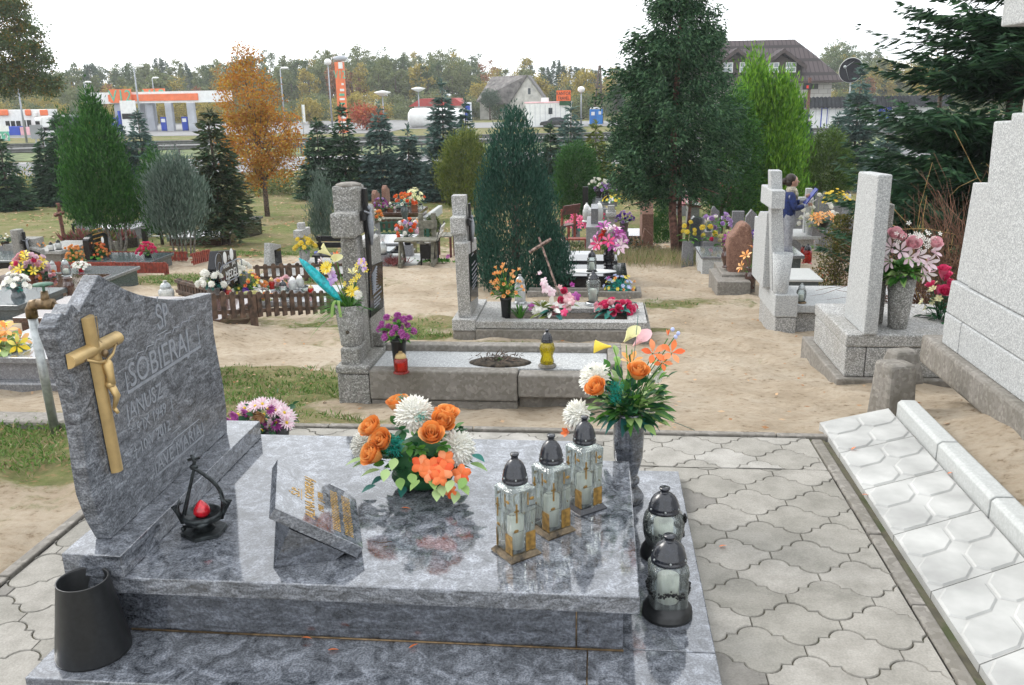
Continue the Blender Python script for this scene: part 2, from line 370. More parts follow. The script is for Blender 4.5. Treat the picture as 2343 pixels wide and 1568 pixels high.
_sc_ = [(W(a, b), c, d, e) for a, b, c, d, e in SAND]
def gmask(x, y):
    m = np.clip((y-15.5)/4.0, 0, 1)*.85
    for p, a, b, s in _gc: m = m+s*np.exp(-((x-p[0])/a)**2-((y-p[1])/b)**2)
    for p, a, b, s in _sc_: m = m-s*np.exp(-((x-p[0])/a)**2-((y-p[1])/b)**2)
    m = m+.15*np.sin(x*2.1+y*1.3)*np.sin(y*2.7-x*.9)
    return np.clip(m, 0, 1)
def gfun():
    xs = np.concatenate([-np.geomspace(900, 12.2, 70), np.arange(-12, 9, .07), np.geomspace(9.2, 900, 70)])
    ys = np.concatenate([[-60, -20, -8, -4], np.arange(-2, 18, .07), np.geomspace(18.1, 1500, 110)])
    X, Y = np.meshgrid(xs, ys, indexing='ij'); Z = g(X, Y)
    on = (X > -2.19) & (X < 1.62) & (Y < 4.24)
    wob = np.zeros_like(X)
    for k in range(26):
        a = rng.uniform(0, 2*PI); fq = rng.uniform(4, 26); wob += np.sin((X*math.cos(a)+Y*math.sin(a)*1.4)*fq+rng.uniform(0, 6)+2*np.sin(X*3.1+Y*2.3))*.03/fq**.7
    Z = Z+np.where(Y < 25, wob*.7, 0)*np.where(on, 0, 1)-np.where(on, .06, .005)
    n = len(xs); k = len(ys)
    i, j = np.meshgrid(np.arange(n-1), np.arange(k-1), indexing='ij'); i = i.ravel(); j = j.ravel()
    mb = MB(); mb.add(np.stack([X, Y, Z], -1).reshape(-1, 3), np.stack([i*k+j, (i+1)*k+j, (i+1)*k+j+1, i*k+j+1], 1), 0, True)
    o = mb.obj('ground', 'ground')
    at_ = o.data.attributes.new('grass', 'FLOAT', 'POINT'); at_.data.foreach_set('value', gmask(X, Y).astype(np.float32).ravel())
    kind(o, 'structure')
m_, n_, b_, o_ = _nodes('ground'); v_ = vec(n_)
af = n_.nodes.new('ShaderNodeAttribute'); af.attribute_name = 'grass'
s1 = ramp(n_, noise(n_, v_, 1.6, 8, .65), [(.3, (.3, .24, .17)), (.5, (.39, .325, .245)), (.7, (.45, .39, .31))])
s2 = ramp(n_, noise(n_, mapping(n_, v_, (1, 1.5, 1)), 17, 6, .7), [(.33, (.5, .44, .38)), (.42, (.9, .88, .85)), (.52, (1, 1, 1)), (.8, (1.1, 1.1, 1.1))])
sand = mix(n_, 1, s1, s2, 'MULTIPLY')
g1_ = ramp(n_, noise(n_, v_, 9, 8, .75), [(.3, (.045, .06, .018)), (.48, (.095, .13, .035)), (.62, (.17, .17, .07)), (.75, (.26, .2, .12))])
lt = ramp(n_, noise(n_, v_, 26, 3, .6), [(.58, (0, 0, 0)), (.63, (.75, .75, .75))])
g2_ = mix(n_, lt, g1_, (.27, .17, .09))
low = ramp(n_, noise(n_, v_, .55, 6, .7), [(.42, (0, 0, 0)), (.62, (1, 1, 1))])
lk = n_.nodes.new('ShaderNodeMath'); lk.operation = 'MULTIPLY'; n_.links.new(low, lk.inputs[0]); lk.inputs[1].default_value = .75
g2_ = mix(n_, lk.outputs[0], g2_, mix(n_, noise(n_, v_, 30, 5), (.16, .12, .065), (.34, .27, .17)))
mk = n_.nodes.new('ShaderNodeMath'); mk.operation = 'ADD'; n_.links.new(af.outputs['Fac'], mk.inputs[0])
mk2 = n_.nodes.new('ShaderNodeMath'); mk2.operation = 'MULTIPLY_ADD'; n_.links.new(noise(n_, v_, 5, 8, .7), mk2.inputs[0]); mk2.inputs[1].default_value = 1.5; mk2.inputs[2].default_value = -.72
n_.links.new(mk2.outputs[0], mk.inputs[1])
gf = ramp(n_, mk.outputs[0], [(.3, (0, 0, 0)), (.6, (1, 1, 1))])
n_.links.new(mix(n_, gf, sand, g2_), b_.inputs['Base Color']); b_.inputs['Roughness'].default_value = 1; b_.inputs['IOR'].default_value = 1.2
bump(n_, b_, noise(n_, mapping(n_, v_, (1, 1.6, 1)), 10, 10, .72), .9, .045)
gfun()

def blades():
    mb = MB(); N = 600000
    x = rng.uniform(-9, 6, N); y = 2.2+rng.uniform(0, 1, N)**1.6*15
    cl = np.sin(x*9+3*np.sin(y*4))*np.sin(y*11+2*np.sin(x*5))+.6*np.sin(x*23)*np.sin(y*27)
    k = (gmask(x, y)+.3*cl > .62+rng.uniform(0, .5, N)) & ~((x > -2.25) & (x < 1.7) & (y < 4.32))
    x = x[k]; y = y[k]; n = len(x)
    L = rng.uniform(.015, .042, n)*(1+y/26)
    D = np.stack([rng.normal(0, .8, n), rng.normal(0, .8, n), np.ones(n)], 1)
    mb.rhombs(np.stack([x, y, g(x, y)-.004], 1), D, L, .006+y*.0006, (rng.random(n) < .22).astype(int), mid=.35)
    # weeds in the joints and along the kerbs
    kind(mb.obj('grass', ['blade', 'blade_dry']), 'stuff')
    mb = MB(); n = 15000; x = rng.uniform(-26, 10, n); y = rng.uniform(15, 44, n)
    k = rng.random(n) < (.25+.75*(np.sin(x*.7)*np.sin(y*.5) > -.2)); x = x[k]; y = y[k]; n = len(x)
    mb.rhombs(np.stack([x, y, g(x, y)+.012], 1), np.stack([rng.normal(size=n), rng.normal(size=n), rng.normal(0, .12, n)], 1), rng.uniform(.06, .14, n), rng.uniform(.04, .08, n), 0, N=np.stack([rng.normal(0, .25, n), rng.normal(0, .25, n), np.ones(n)], 1))
    n = 900; x = rng.uniform(-4, 5, n); y = rng.uniform(4.4, 14, n)
    mb.rhombs(np.stack([x, y, g(x, y)+.01], 1), np.stack([rng.normal(size=n), rng.normal(size=n), rng.normal(0, .12, n)], 1), rng.uniform(.02, .05, n), rng.uniform(.012, .025, n), 0, N=np.stack([rng.normal(0, .4, n), rng.normal(0, .4, n), np.ones(n)], 1))
    kind(mb.obj('fallen_leaves', 'leaf_fallen'), 'stuff')
leafm('blade', (.05, .11, .02), (.1, .2, .035), (.18, .26, .07), trans=.2)
leafm('blade_dry', (.22, .18, .09), (.32, .27, .15), trans=.2)
leafm('leaf_fallen', (.25, .1, .03), (.36, .2, .09), (.45, .32, .2), trans=.1)
blades()

# ---------------------------------------------------------------- pavement of interlocking pavers
def clip(P, x0, x1, y0, y1):
    for ax, lim, sg in ((0, x0, 1), (0, x1, -1), (1, y0, 1), (1, y1, -1)):
        Q = []
        for a, b in zip(P, P[1:]+P[:1]):
            ia = (a[ax]-lim)*sg >= 0; ib = (b[ax]-lim)*sg >= 0
            if ia: Q.append(a)
            if ia != ib:
                t = (lim-a[ax])/(b[ax]-a[ax]); Q.append((a[0]+t*(b[0]-a[0]), a[1]+t*(b[1]-a[1])))
        P = Q
        if len(P) < 3: return []
    R_ = []
    for p in P:
        if not R_ or math.dist(p, R_[-1]) > 1e-4: R_.append(p)
    return R_
def shrink(P, d):
    n = len(P); o = []
    for i in range(n):
        a, b, c = P[i-1], P[i], P[(i+1) % n]
        e1 = (b[0]-a[0], b[1]-a[1]); e2 = (c[0]-b[0], c[1]-b[1]); l1 = math.hypot(*e1)+1e-9; l2 = math.hypot(*e2)+1e-9
        nx = -e1[1]/l1-e2[1]/l2; ny = e1[0]/l1+e2[0]/l2; l = math.hypot(nx, ny)+1e-9
        o.append((b[0]+nx/l*d, b[1]+ny/l*d))
    return o
def pavers():
    a, r = .145, .074; S = []
    for t in np.linspace(PI/2, 0, 6): S.append((.056*math.cos(t), r+.047*math.sin(t)))
    S.append((a-.056, r))
    for t in np.linspace(0, PI/2, 6)[1:]: S.append((a-.056*math.cos(t), r-.047*math.sin(t)))
    top = [(-x, y) for x, y in S[:0:-1]]+S
    poly = top[::-1]+[(x, -y) for x, y in top]      # counter-clockwise
    mb = MB(); tone = []
    def put(P, z, tn):
        if len(P) < 4: return
        ar = abs(sum(P[i][0]*P[(i+1) % len(P)][1]-P[(i+1) % len(P)][0]*P[i][1] for i in range(len(P))))/2
        if ar < 6e-4: return
        n = len(P); A = shrink(P, .0022); Bq = shrink(P, .0048)
        v = [(x, y, z-.03) for x, y in A]+[(x, y, z-.004) for x, y in A]+[(x, y, z) for x, y in Bq]
        f = [[i, (i+1) % n, n+(i+1) % n, n+i] for i in range(n)]+[[n+i, n+(i+1) % n, 2*n+(i+1) % n, 2*n+i] for i in range(n)]+[list(range(2*n, 3*n))]
        mb.add(v, f, 0); tone.extend([tn]*len(f))
    ZN = (0.0,)
    for (x0, x1, y0, y1, off, strip) in ((-2.15, 1.065, -1.2, 3.825, 0, 0), (-2.15, 1.065, 3.83, 4.215, .1, 1)):
        for j in range(-34, 8):
            for i in range(-14, 6):
                cx = .662+.29*i+(.145 if j % 2 else 0)+off; cy = 3.48+.148*j+(.02 if strip else 0)
                P = clip([(x+cx, y+cy) for x, y in poly], x0, x1, y0, y1)
                t = rng.uniform(.3, .7)
                if strip: t += .15
                if rng.random() < .05: t = .05
                put(P, rng.uniform(-.002, .002), t)
    o = mb.obj('pavement', 'paver')
    a_ = o.data.attributes.new('tone', 'FLOAT', 'FACE'); a_.data.foreach_set('value', np.array(tone, np.float32)); kind(o, 'structure')
    mb = MB(); mb.box(-2.17, 1.14, -1.2, 4.24, -.06, -.008); kind(mb.obj('joint_sand', 'joint'), 'structure')
m_, n_, b_, o_ = _nodes('paver'); v_ = vec(n_); af = n_.nodes.new('ShaderNodeAttribute'); af.attribute_name = 'tone'
c_ = ramp(n_, af.outputs['Fac'], [(0, (.17, .16, .145)), (.3, (.24, .228, .2)), (.7, (.3, .284, .255)), (1, (.38, .368, .345))])
n1 = ramp(n_, noise(n_, v_, 7, 7, .65), [(.3, (.7, .7, .68)), (.6, (1.08, 1.08, 1.08))])
n2 = ramp(n_, noise(n_, v_, 140, 2), [(.3, (.85, .85, .85)), (.7, (1.1, 1.1, 1.1))])
n_.links.new(mix(n_, 1, mix(n_, 1, c_, n1, 'MULTIPLY'), n2, 'MULTIPLY'), b_.inputs['Base Color']); b_.inputs['Roughness'].default_value = .85; bump(n_, b_, noise(n_, v_, 90, 5), .3, .01)
m_, n_, b_, o_ = _nodes('joint'); v_ = vec(n_)
n_.links.new(ramp(n_, noise(n_, v_, 8, 6), [(.35, (.06, .055, .04)), (.5, (.1, .09, .06)), (.62, (.06, .07, .03))]), b_.inputs['Base Color']); b_.inputs['Roughness'].default_value = 1
pavers()
def kerb(name, pts, w, h, mat, parts):                 # thin kerb laid in lengths
    mb = MB()
    for (x0, x1, y0, y1) in parts: mb.box(x0, x1, y0, y1, -.15, h+rng.uniform(-.003, .003))
    kind(mb.obj(name, mat, bevel=.006), 'structure')
kerb('edge_kerb', 0, 0, .012, 'concrete', [(1.068, 1.118, y, y+.485) for y in np.arange(-1.2, 4.1, .49)]+[(x, x+.77, 4.218, 4.262) for x in np.arange(-2.19, 1.0, .775)]+[(-2.2, -2.155, y, y+.77) for y in np.arange(-1.2, 3.8, .775)])
def path():
    mb = MB(); y = 4.0; z = .022
    def tile(P, pat):
        # a slab with four rounded panels, the moulded lines sunk between them
        n = len(P)
        def bl(u, v): return ((1-u)*(1-v)*P[0][0]+u*(1-v)*P[1][0]+u*v*P[2][0]+(1-u)*v*P[3][0], (1-u)*(1-v)*P[0][1]+u*(1-v)*P[1][1]+u*v*P[2][1]+(1-u)*v*P[3][1])
        Q = shrink(P, .003); mb.add([(a, b, z-.05) for a, b in Q]+[(a, b, z-.005) for a, b in Q], [[0, 1, 5, 4], [1, 2, 6, 5], [2, 3, 7, 6], [3, 0, 4, 7], [4, 5, 6, 7]])
        c = .115
        for (u0, u1, v0, v1) in ((.012, .49, .012, .49), (.51, .988, .012, .49), (.012, .49, .51, .988), (.51, .988, .51, .988)):
            O = [(u0+c, v0), (u1-c, v0), (u1, v0+c), (u1, v1-c), (u1-c, v1), (u0+c, v1), (u0, v1-c), (u0, v0+c)]
            k = [bl(u, v) for u, v in O]; A = shrink(k, .0005); B_ = shrink(k, .0085); mb.add([(a, b, z-.0047) for a, b in A]+[(a, b, z-.003) for a, b in shrink(k, .0045)], [[i, (i+1) % 8, 8+(i+1) % 8, 8+i] for i in range(8)], 1); mb.add([(a, b, z-.003) for a, b in shrink(k, .0045)]+[(a, b, z+.0005) for a, b in B_], [[i, (i+1) % 8, 8+(i+1) % 8, 8+i] for i in range(8)]+[list(range(8, 16))])
            mb.add([(a, b, z-.0048) for a, b in A]+[(a, b, z+.001) for a, b in B_], [[i, (i+1) % 8, 8+(i+1) % 8, 8+i] for i in range(8)]+[list(range(8, 16))])
    sk = .235
    for k in range(8):
        yb = 3.995-.402*k
        tile([(1.155, yb), (1.575, yb+sk), (1.575, yb+sk+.402), (1.155, yb+.402)], k)
    kind(mb.obj('white_path', ['tile_white', 'tile_seam']), 'structure')
plain('tile_white', (.385, .385, .37), .7, 0, .13, 4, bmp=.15); plain('tile_seam', (.3, .285, .26), .85, 0, .15, 6)
path()
mb = MB(); mb.box(1.12, 1.62, -1, 4.2, -.06, -.012); kind(mb.obj('path_bed', 'joint'), 'structure')
for i, (a, b) in enumerate(((3.965, 4.54), (3.385, 3.96), (2.2, 3.38))):
    mb = MB(); mb.prism([(1.585, -.15), (1.69, -.15), (1.69, .085), (1.672, .1), (1.603, .1), (1.585, .085)], 'y', a+.003, b-.003)
    tag(mb.obj('kerb_stone', 'concrete_white', bevel=.005), ['light concrete kerb stone at the far end of the row by the white tiles', 'light concrete kerb stone in the middle of the row by the white tiles', 'light concrete kerb stone nearest the camera in the row, cut off by the frame'][i], 'kerb stone', 'kerb stones beside the white path')

# ---------------------------------------------------------------- the blue granite tomb
tomb = T('granite_tomb', 'polished blue-grey granite tomb in the foreground, jagged headstone with gold cross and large flat slab', 'grave', (-.7, 2.9, 0))
def TP(mb, name, mats, bevel=0, parent=tomb, seg=2):
    o = mb.obj(name, mats, parent, bevel=bevel, seg=seg)
    p = parent
    off = Vector((0, 0, 0))
    while p is not None: off += Vector(p.location); p = p.parent
    o.location = -off
    return o
SZ = .255
mb = MB(); g_ = .0015
for (x0, x1, y0, y1) in ((-1.70, -.02-g_, 2.09, 2.36), (-.02, .372, 2.09, 2.36), (-1.70, .372, 2.363, 3.70)): mb.box(x0, x1, y0, y1, -.04, .035)
TP(mb, 'ledge', 'granite_blue', .003)
mb = MB(); NX, NY = -.045, 3.30
mb.prism([(-1.55, 2.352), (.088, 2.352), (.088, 3.25), (NX-.045, 3.25), (NX-.045, 3.45), (-1.55, 3.45)], 'z', .035, .194)
TP(mb, 'pedestal', 'granite_blue_dark', .003)
mb = MB(); mb.tube([(-1.5, 2.348, .038), (.09, 2.348, .038)], .004, 5); mb.tube([(-.055, 2.349, .04), (-.055, 2.349, .19)], .0025, 5); mb.tube([(-.02, 2.1, .0345), (-.02, 2.345, .0345)], .0022, 5)
TP(mb, 'joint_filler', 'bronze_dark')
mb = MB(); mb.prism([(-1.62, 2.305), (.134, 2.305), (.134, NY), (NX, NY), (NX, 3.50), (-1.62, 3.50)], 'z', .195, SZ)
TP(mb, 'slab', 'granite_blue', .004)
mb = MB(); mb.box(-1.665, -1.468, 2.30, 3.462, SZ+.001, .333); TP(mb, 'plinth', 'granite_blue', .003)
HX = -1.557
HS = [(2.400, .334), (2.363, .421), (2.338, .52), (2.337, .616), (2.343, .695), (2.341, .79), (2.333, .872), (2.313, .969), (2.292, 1.05), (2.292, 1.069), (2.336, 1.103), (2.354, 1.091), (2.393, 1.116), (2.422, 1.085), (2.553, 1.171), (2.603, 1.142), (2.689, 1.094), (2.773, 1.057), (2.888, 1.017), (3.015, .982), (3.156, .955), (3.322, .938), (3.312, .852), (3.304, .771), (3.319, .659), (3.336, .542), (3.34, .431), (3.322, .334)]
mb = MB(); mb.prism(HS, 'x', HX-.052, HX)
hst = TP(mb, 'headstone', 'granite_blue_matt', .0025)
rot_ = FACE_X
def ins(s, size, y, z, ext=.0012, sx=1., mat='silver_letters', al='LEFT'):
    o = text(s, size, FACE_X, (HX+.001, y, z), mat, tomb, 'inscription', ext, al, sx); o.location = -Vector(tomb.location); return o
ins('ŚP', .125, 2.86, .905, sx=.62)
mb = MB(); mb.box(HX-.001, HX+.002, 2.85, 2.93, .888, .891)
mb.box(HX-.001, HX+.0025, 2.615, 3.17, .752, .762)
mb.box(HX-.001, HX+.002, 2.615, 2.621, .7625, .83); mb.box(HX-.001, HX+.002, 3.164, 3.17, .7625, .845)
for i in range(8): mb.tube([(HX, 2.625+i*.0675, .845+.004*i), (HX, 2.645+i*.0675, .862+.004*i), (HX, 2.685+i*.0675, .858+.004*i)], .0022, 4)
mb.box(HX-.001, HX+.002, 2.72, 3.11, .4045, .411); mb.box(HX-.001, HX+.002, 2.72, 2.725, .412, .46); mb.box(HX-.001, HX+.002, 3.105, 3.11, .412, .46)
mb.tube([(HX, 2.722, .46), (HX, 2.74, .474), (HX, 2.86, .474), (HX, 2.875, .484), (HX, 3.09, .482), (HX, 3.108, .46)], .002, 4)
mb.tube([(HX, 2.90, .53), (HX, 2.893, .64)], .0018, 4); mb.tube([(HX, 2.86, .508), (HX, 2.94, .512)], .0018, 4); mb.tube([(HX, 2.60, .70), (HX, 2.585, .655), (HX, 2.63, .665)], .0015, 4)
TP(mb, 'engraved_line', 'silver_letters')
ins('SOBIERAJ', .118, 2.635, .768, sx=.93)
ins('JANUSZ', .082, 2.59, .665, sx=.86)
ins('* 5 IX 1949', .056, 2.60, .602, sx=.95)
ins('† 10 V 2012', .056, 2.60, .53, sx=.95)
ins('AVE MARIA', .072, 2.735, .418, sx=.98)
# gold cross with its figure
cr = bpy.data.objects.new('cross', None); col.objects.link(cr); cr.parent = tomb; cr.location = Vector((HX, 2.455, .8))-Vector(tomb.location)
crm = MB(); cx = HX+.004
def bar(mb, a, b, w, d, m=0, seg=7):        # half-round bar on the face
    a = np.array(a, float); b = np.array(b, float); t = (b-a)/np.linalg.norm(b-a); n = np.array([1., 0, 0]); s = np.cross(n, t)
    th = np.linspace(0, PI, seg+1); prof = [(math.cos(q)*w/2, math.sin(q)*d) for q in th]
    v = [a+s*p+n*q for p, q in prof]+[b+s*p+n*q for p, q in prof]; k = seg+1
    mb.add(v, [[i, i+1, k+i+1, k+i] for i in range(seg)], m, True); mb.add(v, [list(range(k))[::-1], list(range(k, 2*k))], m)
bar(crm, (cx, 2.474, .542), (cx, 2.442, 1.064), .046, .026); bar(crm, (cx, 2.318, .958), (cx, 2.592, .955), .046, .0265)
crm.tube([(cx+.024, 2.43, 1.06), (cx+.024, 2.461, 1.06), (cx+.024, 2.457, .985), (cx+.025, 2.47, .975)], .0015, 4)
co_ = crm.obj('cross_bars', 'bronze', cr); co_.location = -Vector((HX, 2.455, .8))
fg = MB(); fx = cx+.034
def FP(x, y): p = atX(72.6+.409*x, 617.2+.409*y, fx); return (fx, p[1], p[2])
ch, wa, hp, kn, ft = FP(422, 530), FP(436, 595), FP(440, 640), FP(458, 705), FP(462, 775)
fg.tube([FP(425, 505), ch, (fx+.002, wa[1], wa[2]), (fx+.002, hp[1], hp[2])], [.011, .0175, .0125, .0155], 8)
fg.ell(hp, (.016, .018, .013)); fg.ell((fx+.004,)+FP(404, 470)[1:], (.011, .011, .014), 1)
for q, hn in ((-1, FP(322, 505)), (1, FP(492, 412))):
    el = tuple((a+b)/2 for a, b in zip(hn, FP(425, 515))); fg.tube([(fx-.002,)+FP(425, 512)[1:], (fx-.004, el[1], el[2]-.006), (fx-.012, hn[1], hn[2])], [.0062, .005, .0035], 6); fg.ell((fx-.012, hn[1], hn[2]), (.005, .006, .006), 1)
    fg.tube([(fx, hp[1]+.004*q, hp[2]), (fx+.012, kn[1]+.004*q, kn[2]), (fx, ft[1]+.002*q, ft[2])], [.0105, .009, .005], 7)
fg.tube([ft, (fx+.01, ft[1]+.002, ft[2]-.018)], [.007, .005], 6)
fo = fg.obj('figure', ['bronze', 'bronze_dark'], cr); fo.location = -Vector((HX, 2.455, .8))

# tilted tablet on the slab
tA = np.array([-.743, 2.464, .296]); tE = np.array([-.126, .368, 0]); tw = float(np.linalg.norm(tE)); te = tE/tw
tu = np.array([-.946*.26, -.324*.26, .176]); tl = float(np.linalg.norm(tu)); tu = tu/tl; tn = np.cross(te, tu); tn = -tn if tn[2] < 0 else tn
tb = T('granite_tablet', 'small tilted granite tablet with gold lettering, lying on the tomb slab', 'plaque', (-.9, 2.6, SZ))
tX = trs(tA-np.array([-.9, 2.6, SZ]), np.stack([te, tu, tn], 1)); th = .04
mb = MB(); mb.X = tX; mb.prism([(0, 0), (tw-.03, 0), (tw, .03), (tw, tl), (0, tl)], 'z', -th, 0); mb.obj('tablet', 'granite_blue', tb, bevel=.002)
mb = MB(); mb.X = trs(tA-np.array([-.9, 2.6, SZ])+np.array([0, 0, SZ+.001-.296]), np.stack([te, np.array([-.946, -.324, 0]), [0, 0, 1.]], 1))
mb.prism([(.09, 0), (.285, 0), (.225, .128), (.06, .02)], 'x', .02, tw-.02); mb.obj('support', 'granite_blue_dark', tb)
def tt(s, size, a, b, sx=1.):
    p = tA-np.array([-.9, 2.6, SZ])+tu*a+te*b+tn*.0008; return text(s, size, np.stack([te, tu, tn], 1), p, 'gold_letters', tb, 'inscription', .0006, 'CENTER', sx)
tt('Ś.P.', .042, tl-.085, .19); tt('ALINA SOBIERAJ', .05, tl-.14, .2, .86); tt('1981   † 1981', .03, tl-.175, .2, .9)
mb = MB(); mb.X = tX
mb.box(.15, .23, tl-.094, tl-.092, 0, .001)
for a, hh in ((tl-.235, .03), (tl-.27, .02), (.03, .024)):
    for b in np.arange(.04, tw-.05, .0125):
        mb.box(b, b+.003, a+rng.uniform(0, .003), a+hh, 0, .001)
        if rng.random() < .6: q = a+rng.uniform(0, hh); mb.box(b, b+.010, q, q+.003, .0002, .0012)
mb.obj('engraved_mark', 'gold_letters', tb)

# ---------------------------------------------------------------- flower and lantern builders
def spindles(mb, P, D, L, Wd, m=0, flat=.6):
    P = np.asarray(P, float); D = np.asarray(D, float); D /= np.linalg.norm(D, axis=1)[:, None]; n = len(P)
    L = np.broadcast_to(np.asarray(L, float), (n,))[:, None]; Wd = np.broadcast_to(np.asarray(Wd, float), (n,))[:, None]
    S = np.cross(D, rng.normal(size=(n, 3))*.2+[0, .3, 1.]); S /= np.linalg.norm(S, axis=1)[:, None]+1e-9; U = np.cross(S, D)
    M_ = P+D*L*.62+U*L*.04
    v = np.stack([P, M_+S*Wd, M_+U*Wd*flat, M_-S*Wd, M_-U*Wd*flat, P+D*L], 1).reshape(-1, 3)
    t = np.array([[0, 1, 2], [0, 2, 3], [0, 3, 4], [0, 4, 1], [5, 2, 1], [5, 3, 2], [5, 4, 3], [5, 1, 4]])
    mb.add(v, (t[None]+6*np.arange(n)[:, None, None]).reshape(-1, 3), m)
def hemi(n, spread=1.0):
    k = np.arange(n)+.5; z = 1-k/n*spread; a = k*2.39996
    r = np.sqrt(np.clip(1-z*z, 0, 1)); return np.stack([r*np.cos(a), r*np.sin(a), z], 1)
def mum(mb, c, r, d, m=0, n=90, w=.11, spread=1.15):
    Rm = fr(d); D = (hemi(n, spread)+rng.normal(0, .05, (n, 3)))@Rm.T
    spindles(mb, np.asarray(c)+D*r*.1, D, r*(.85+rng.uniform(-.08, .08, n)), r*w*1.75, m); mb.ell(c, r*.6, m, 8, 6)
def daisy(mb, c, r, d, m=0, n=12, w=.28, lift=.25, mc=None, rows=1):
    Rm = fr(d)
    for k in range(rows):
        a = np.arange(n)*2*PI/n+k*.3; D = np.stack([np.cos(a), np.sin(a), np.full(n, lift+k*.35)+rng.normal(0, .06, n)], 1)@Rm.T
        mb.rhombs(np.asarray(c)+D*r*.1, D, r*(1-.15*k), r*w*2, m, N=np.tile(Rm[:, 2], (n, 1)), mid=.62, curl=.06)
    mb.ell(np.asarray(c)+Rm[:, 2]*r*.08, r*.2, m if mc is None else mc, 6, 4)
def rose(mb, c, r, d, m=0):
    X = mb.X; mb.X = X@trs(c, fr(d, rng.uniform(0, 6)))
    for n, R_, H, fl, wd, ph in ((2, .16, 1.1, .0, 3.9, 0), (2, .3, 1.12, .04, 3.2, .9), (3, .44, 1.12, .06, 2.5, .5), (3, .58, 1.08, .1, 2.4, 1.4), (4, .7, 1.0, .2, 2.0, .2)):
        for k in range(n):
            a0 = ph+k*2*PI/n+rng.uniform(-.15, .15)
            def fn(u, v, a0=a0, R_=R_, H=H, fl=fl, wd=wd):
                e = 2*np.abs(u-.5); vv = v*(1-.22*e**3)
                rr = r*R_*(.25+.85*np.sin(np.clip(vv*2.0, 0, PI/2))+fl*vv**5*1.6-.12*np.sin(vv*PI)*(1-e))
                a = a0+(u-.5)*wd*(.75+.25*vv); return rr*np.cos(a), rr*np.sin(a), r*(H*vv*1.35-.45-fl*.5*vv**7)
            mb.patch(fn, 5, 5, m)
    mb.X = X
def cup(mb, c, r, d, m=0, n=5, op=.5):                 # tulip / lily like cup of pointed petals
    X = mb.X; mb.X = X@trs(c, fr(d, rng.uniform(0, 6)))
    for k in range(n):
        a0 = k*2*PI/n
        def fn(u, v, a0=a0):
            w = np.sin(PI*np.clip(v*.92+.06, 0, 1))**.8*(2.2 if op < .4 else 1.5)/n*1.5
            rr = r*(.12+.55*np.sin(v*PI*.5)*(op+.5)+op*v**3*.8); a = a0+(u-.5)*w*2; return rr*np.cos(a), rr*np.sin(a), r*1.5*v*(1-op*.55*v)
        mb.patch(fn, 3, 5, m)
    mb.X = X
def calla(mb, c, r, d, m=0, tip=(1, 0, 0)):
    X = mb.X; mb.X = X@trs(c, fr(d))
    def fn(u, v):
        a = (u-.5)*2*PI*.92; fl = v**1.4; rr = r*(.08+.5*fl); ex = np.cos(a/2)**2
        return rr*np.cos(a)*(1+.9*ex*fl), rr*np.sin(a), r*1.5*v*(.75+.45*ex)
    mb.patch(fn, 10, 5, m); mb.X = X
def orchid(mb, c, r, d, m=0, n=5):
    X = mb.X; mb.X = X@trs(c, fr(d, rng.uniform(0, 6)))
    for k in range(n):
        a0 = k*2*PI/n
        def fn(u, v, a0=a0):
            w = np.sqrt(np.clip(1-(2*v-1.05)**2*.9, 0, 1))*.62; x = r*v; y = r*w*(u-.5)*1.3; z = r*(.12*np.sin(v*3)-.25*(2*u-1)**2*v)
            return x*math.cos(a0)-y*math.sin(a0), x*math.sin(a0)+y*math.cos(a0), z
        mb.patch(fn, 4, 5, m)
    mb.X = X
def leaf(mb, c, d, L, Wd, m=0, droop=.35, spin=0):
    d = np.asarray(d, float); d = d/np.linalg.norm(d); z = np.array([0, 0, 1.]); s = np.cross(d, z); s = s/(np.linalg.norm(s)+1e-6) if np.linalg.norm(s) > .05 else np.array([1., 0, 0])
    u_ = np.cross(s, d); s, u_ = s*math.cos(spin)+u_*math.sin(spin), -s*math.sin(spin)+u_*math.cos(spin); c = np.asarray(c, float)
    def fn(u, v):
        w = np.sin(PI*np.clip(v, 0, 1)**.8)*Wd/2*(2*u-1); f = np.abs(2*u-1)*Wd*.14*np.sin(PI*v)
        P = [c[i]+d[i]*L*v+s[i]*w+u_[i]*f-(z[i]*droop*L*v*v) for i in range(3)]; return P
    mb.patch(fn, 2, 6, m)
def grassy(mb, c, n, L, w, m=0, sp=.7, droop=.5):
    for k in range(n):
        d = np.array([rng.normal(0, sp), rng.normal(0, sp), 1.]); leaf(mb, c, d, L*rng.uniform(.5, 1), w, m, droop)
def frond(mb, c, r, m=0, n=500, w=.0025, up=0.):        # fine curly filler greenery
    D = rng.normal(size=(n, 3))+[0, 0, up]; D /= np.linalg.norm(D, axis=1)[:, None]
    P = np.asarray(c)+D*r*rng.uniform(.1, .9, (n, 1)); D2 = D+rng.normal(0, .9, (n, 3)); mb.rhombs(P, D2, r*.3, w*2, m)
# glass lantern with plastic lid
CAP = [(.0, 0), (.0, 1)]
def dome(mb, r, h, z0, seg=20, m=0):
    mb.lathe([(r*.9, z0-.002), (r*1.0, z0), (r*1.0, z0+h*.1), (r*.93, z0+h*.13), (r*.96, z0+h*.17), (r*.96, z0+h*.24), (r*.92, z0+h*.27), (r*.86, z0+h*.42), (r*.7, z0+h*.6), (r*.45, z0+h*.74), (r*.3, z0+h*.79), (r*.27, z0+h*.8), (r*.27, z0+h*.93), (r*.34, z0+h*.94), (r*.34, z0+h*1.0), (.001, z0+h*1.0)], (0, 0, 0), seg, m)
def spire(mb, r, h, z0, seg=16, m=0):
    mb.lathe([(r, z0), (r, z0+h*.12), (r*.9, z0+h*.15), (r*.85, z0+h*.3), (r*.6, z0+h*.5), (r*.4, z0+h*.55), (r*.42, z0+h*.6), (r*.2, z0+h*.7), (r*.06, z0+h*.95), (.001, z0+h)], (0, 0, 0), seg, m)
